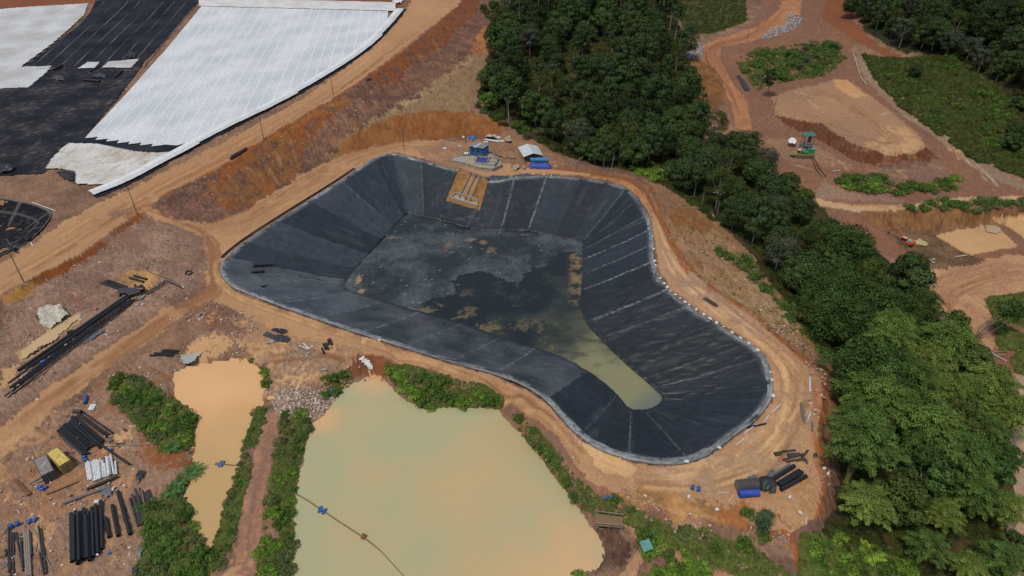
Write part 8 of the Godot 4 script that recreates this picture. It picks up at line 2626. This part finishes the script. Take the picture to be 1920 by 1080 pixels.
# ---------------------------------------------------------------- machines and scraps in the valley
func build_valley() -> void:
	var st: SurfaceTool
	# piling rig with canopy
	var t := thing("drilling_rig", "tall green drilling rig on tracks with a canopy roof", "drilling rig", G(1505, 294), 0.0)
	for z in [-1.3, 1.3]:
		st = begin()
		block(st, Vector3(-0.3, 0.55, z), Vector3(8.0, 1.0, 0.8), Basis(), 0.35)
		for k in 9: block(st, Vector3(-3.9 + k * 0.9, 1.08, z), Vector3(0.5, 0.1, 0.82))
		var tr := part("track", done(st), M.steel, t)
		st = begin()
		for k in 4: rod(st, Vector3(-3.2 + k * 2.0, 0.55, z + signf(z) * 0.38), Vector3(-3.2 + k * 2.0, 0.55, z + signf(z) * 0.48), 0.35, 10)
		part("roller", done(st), M.rust, tr)
	st = begin()
	block(st, Vector3(-0.4, 1.5, 0), Vector3(8.6, 0.7, 3.4), Basis(), 0.1)
	block(st, Vector3(-4.6, 1.3, 0), Vector3(1.6, 0.5, 2.0), Basis(Vector3.BACK, 0.3))
	part("deck", done(st), M.container_olive, t)
	st = begin()
	block(st, Vector3(2.6, 2.8, 0), Vector3(2.6, 2.2, 3.0), Basis(), 0.15)
	rod(st, Vector3(-1.0, 2.5, 1.0), Vector3(1.4, 2.5, 1.0), 0.7, 12)
	part("engine_cover", done(st), M.green_paint, t)
	st = begin()
	block(st, Vector3(2.6, 3.98, 0), Vector3(2.9, 0.14, 3.2))
	part("engine_roof", done(st), M.teal, t)
	st = begin()
	block(st, Vector3(-2.2, 2.7, 0.9), Vector3(1.5, 1.7, 1.3), Basis(), 0.1)
	var cab := part("cab", done(st), M.container_olive, t)
	st = begin()
	block(st, Vector3(-2.2, 2.9, 1.56), Vector3(1.2, 0.9, 0.05))
	block(st, Vector3(-2.97, 2.9, 0.9), Vector3(0.05, 0.9, 1.0))
	part("window", done(st), M.glass_dark, cab)
	st = begin()
	block(st, Vector3(-2.2, 3.66, 0.9), Vector3(1.8, 0.2, 1.6), Basis(), 0.08)
	part("cab_roof", done(st), M.white_pvc, cab)
	for x in [-2.0, 2.0]:
		for z in [-1.4, 1.2]:
			st = begin()
			rod(st, Vector3(x, 1.8, z), Vector3(x * 0.95 + 0.3, 10.0, z), 0.14, 6)
			part("post", done(st), M.steel, t)
	st = begin()
	block(st, Vector3(0.3, 5.2, -0.1), Vector3(4.4, 0.18, 3.0))
	block(st, Vector3(-0.3, 4.6, -0.1), Vector3(2.8, 1.0, 2.0))
	rod(st, Vector3(-1.8, 5.3, 0.8), Vector3(2.1, 6.3, 0.8), 0.06, 6)
	rod(st, Vector3(-1.8, 6.4, 1.25), Vector3(2.1, 6.4, 1.25), 0.06, 6)
	part("platform", done(st), M.steel, t)
	st = begin()
	block(st, Vector3(-0.6, 6.0, -0.3), Vector3(1.8, 1.5, 1.4), Basis(), 0.2)
	rod(st, Vector3(-1.9, 2.5, 1.5), Vector3(-1.6, 7.0, 0.8), 0.3, 10)
	block(st, Vector3(1.0, 3.8, 0.9), Vector3(0.5, 2.4, 0.5))
	part("winch", done(st), M.zinc_old, t)
	st = begin()
	block(st, Vector3(1.5, 7.6, -1.0), Vector3(1.4, 3.2, 0.5))
	part("control_panel", done(st), M.steel, t)
	for k in 5:
		st = begin()
		block(st, Vector3(-1.9 + k * 1.05, 10.1 + 0.03 * (k % 2), 0.0), Vector3(1.03, 0.1, 3.6), Basis(Vector3.RIGHT, 0.12))
		part("canopy_sheet", done(st), M.teal_dark, t)
	heap([1474,276, 1478,270, 1483,263, 1488,268, 1492,274, 1487,278, 1479,277], 2.0, 0.7, M.soil_plain, Color(0.72, 0.73, 0.75), "white_tarp", "white tarpaulin heap beside the drilling rig", "tarpaulin", "sheet", 0.5)
	for k in 2:
		t = thing("rig_hose", ["dark hose trailing down from the drilling rig, left", "dark hose trailing down from the drilling rig, right"][k], "hose", Vector3.ZERO, 0, "hoses of the rig")
		st = begin()
		var hp := PackedVector3Array()
		for q in [[1521, 295], [1525, 305], [1530, 318], [1540, 332]]: hp.append(G(q[0] + k * (4 + (q[1] - 295) * 0.12), q[1]) + Vector3.UP * 0.25)
		tube(st, hp, 0.14, 0.14, 6)
		part("tube", done(st), M.hdpe, t)
	# excavator
	t = thing("excavator", "orange excavator digging at the edge of the valley pit", "excavator", G(1697, 458), 0.62)
	for x in [-1.15, 1.15]:
		st = begin()
		block(st, Vector3(x, 0.48, -0.2), Vector3(0.6, 0.85, 4.2), Basis(), 0.3)
		for k in 11: block(st, Vector3(x, 0.93, -2.0 + k * 0.37), Vector3(0.62, 0.06, 0.24))
		var tr := part("track", done(st), M.steel, t)
		st = begin()
		for k in 4: rod(st, Vector3(x + signf(x) * 0.28, 0.45, -1.7 + k * 1.0), Vector3(x + signf(x) * 0.36, 0.45, -1.7 + k * 1.0), 0.28, 10)
		part("roller", done(st), M.rust, tr)
	st = begin()
	rod(st, Vector3(0, 0.8, 0), Vector3(0, 1.15, 0), 0.9, 14)
	part("turntable", done(st), M.steel, t)
	st = begin()
	block(st, Vector3(0, 1.45, 0.7), Vector3(2.7, 0.6, 3.6), Basis(), 0.12)
	block(st, Vector3(0, 1.75, 2.3), Vector3(2.7, 1.1, 0.9), Basis(), 0.25)
	block(st, Vector3(0.85, 1.9, -0.4), Vector3(0.95, 0.5, 1.6), Basis(), 0.1)
	part("upper_body", done(st), M.orange_paint, t)
	st = begin()
	block(st, Vector3(0.15, 2.12, 1.15), Vector3(1.9, 0.5, 1.5), Basis(), 0.1)
	part("engine_hood", done(st), M.hood_grey, t)
	st = begin()
	block(st, Vector3(-0.85, 2.1, -0.55), Vector3(0.95, 1.5, 1.7), Basis(), 0.12)
	cab = part("cab", done(st), M.glass_dark, t)
	st = begin()
	block(st, Vector3(-0.85, 2.9, -0.5), Vector3(1.05, 0.14, 1.7), Basis(), 0.06)
	part("cab_roof", done(st), M.orange_light, cab)
	st = begin()
	var bm := [Vector3(0.15, 1.6, -0.9), Vector3(0.15, 3.4, -2.6), Vector3(0.15, 4.3, -4.2), Vector3(0.15, 4.0, -6.0)]
	for i in 3:
		var d: Vector3 = bm[i + 1] - bm[i]
		block(st, (bm[i] + bm[i + 1]) / 2, Vector3(0.45, 0.62 - 0.06 * i, d.length() + 0.25), Basis.looking_at(d.normalized()), 0.06)
	part("boom", done(st), M.orange_paint, t)
	st = begin()
	var d2 := Vector3(0.15, 1.7, -7.2) - Vector3(0.15, 4.3, -5.6)
	block(st, Vector3(0.15, 3.0, -6.4), Vector3(0.36, 0.42, d2.length()), Basis.looking_at(d2.normalized()), 0.05)
	part("stick", done(st), M.orange_paint, t)
	st = begin()
	for x in [-0.25, 0.55]: rod(st, Vector3(x, 1.6, -1.2), Vector3(x, 3.3, -2.9), 0.09, 6)
	rod(st, Vector3(0.15, 4.7, -3.9), Vector3(0.15, 4.5, -5.5), 0.09, 6)
	part("hydraulic_ram", done(st), M.zinc_old, t)
	st = begin()
	block(st, Vector3(0.15, 1.3, -7.1), Vector3(1.0, 0.9, 0.15), Basis(Vector3.RIGHT, 0.5))
	block(st, Vector3(0.15, 0.9, -6.8), Vector3(1.0, 0.15, 0.8), Basis(Vector3.RIGHT, 0.4))
	for x in [-0.33, 0.63]: block(st, Vector3(x, 1.2, -6.85), Vector3(0.08, 0.8, 0.7))
	for k in 4: block(st, Vector3(-0.2 + k * 0.23, 0.72, -6.4), Vector3(0.1, 0.1, 0.3))
	part("bucket", done(st), M.steel, t)
	# sheets and scraps in the valley
	heap([1381,143, 1386,141, 1394,152, 1402,163, 1404,172, 1397,172, 1390,160], 0.4, 0.5, M.liner, Color(0.03, 0.032, 0.038), "plastic_sheet", "black sheeting along the edge of the upper road", "plastic sheet", "sheet", 0.6)
	t = thing("metal_lean_to", "dark metal roof panel at the top of the forest by the bare clay", "roof", G(933, 44), 0.5)
	for k in 4:
		st = begin()
		block(st, Vector3(-2.4 + k * 1.6, 1.6 + 0.04 * (k % 2), 0), Vector3(1.58, 0.08, 5.0), Basis(Vector3.RIGHT, 0.25))
		part("roof_sheet", done(st), M.slate, t)
	for x in [-2.8, 2.8]:
		for z in [-2.0, 2.0]:
			st = begin()
			rod(st, Vector3(x, -0.3, z), Vector3(x, 1.6 - z * 0.25, z), 0.08, 6)
			part("post", done(st), M.grey_wood, t)
	for q in [[1745,489, 1752,494, "pale forked log below the dug pit, left"], [1752,486, 1738,489, "pale forked log below the dug pit, right"], [1790,482, 1812,479, "pale log on the spoil beside the tan basin"], [1600,100, 1612,140, "pale fallen log above the valley terrace"], [1612,142, 1625,160, "second pale fallen log above the valley terrace"], [1560,322, 1575,320, "plank by the shrubs below the terrace"]]:
		pipe(q[0], q[1], q[2], q[3], 0.28, M.pale_bark, q[4], "", 0, "log", "timber_log")
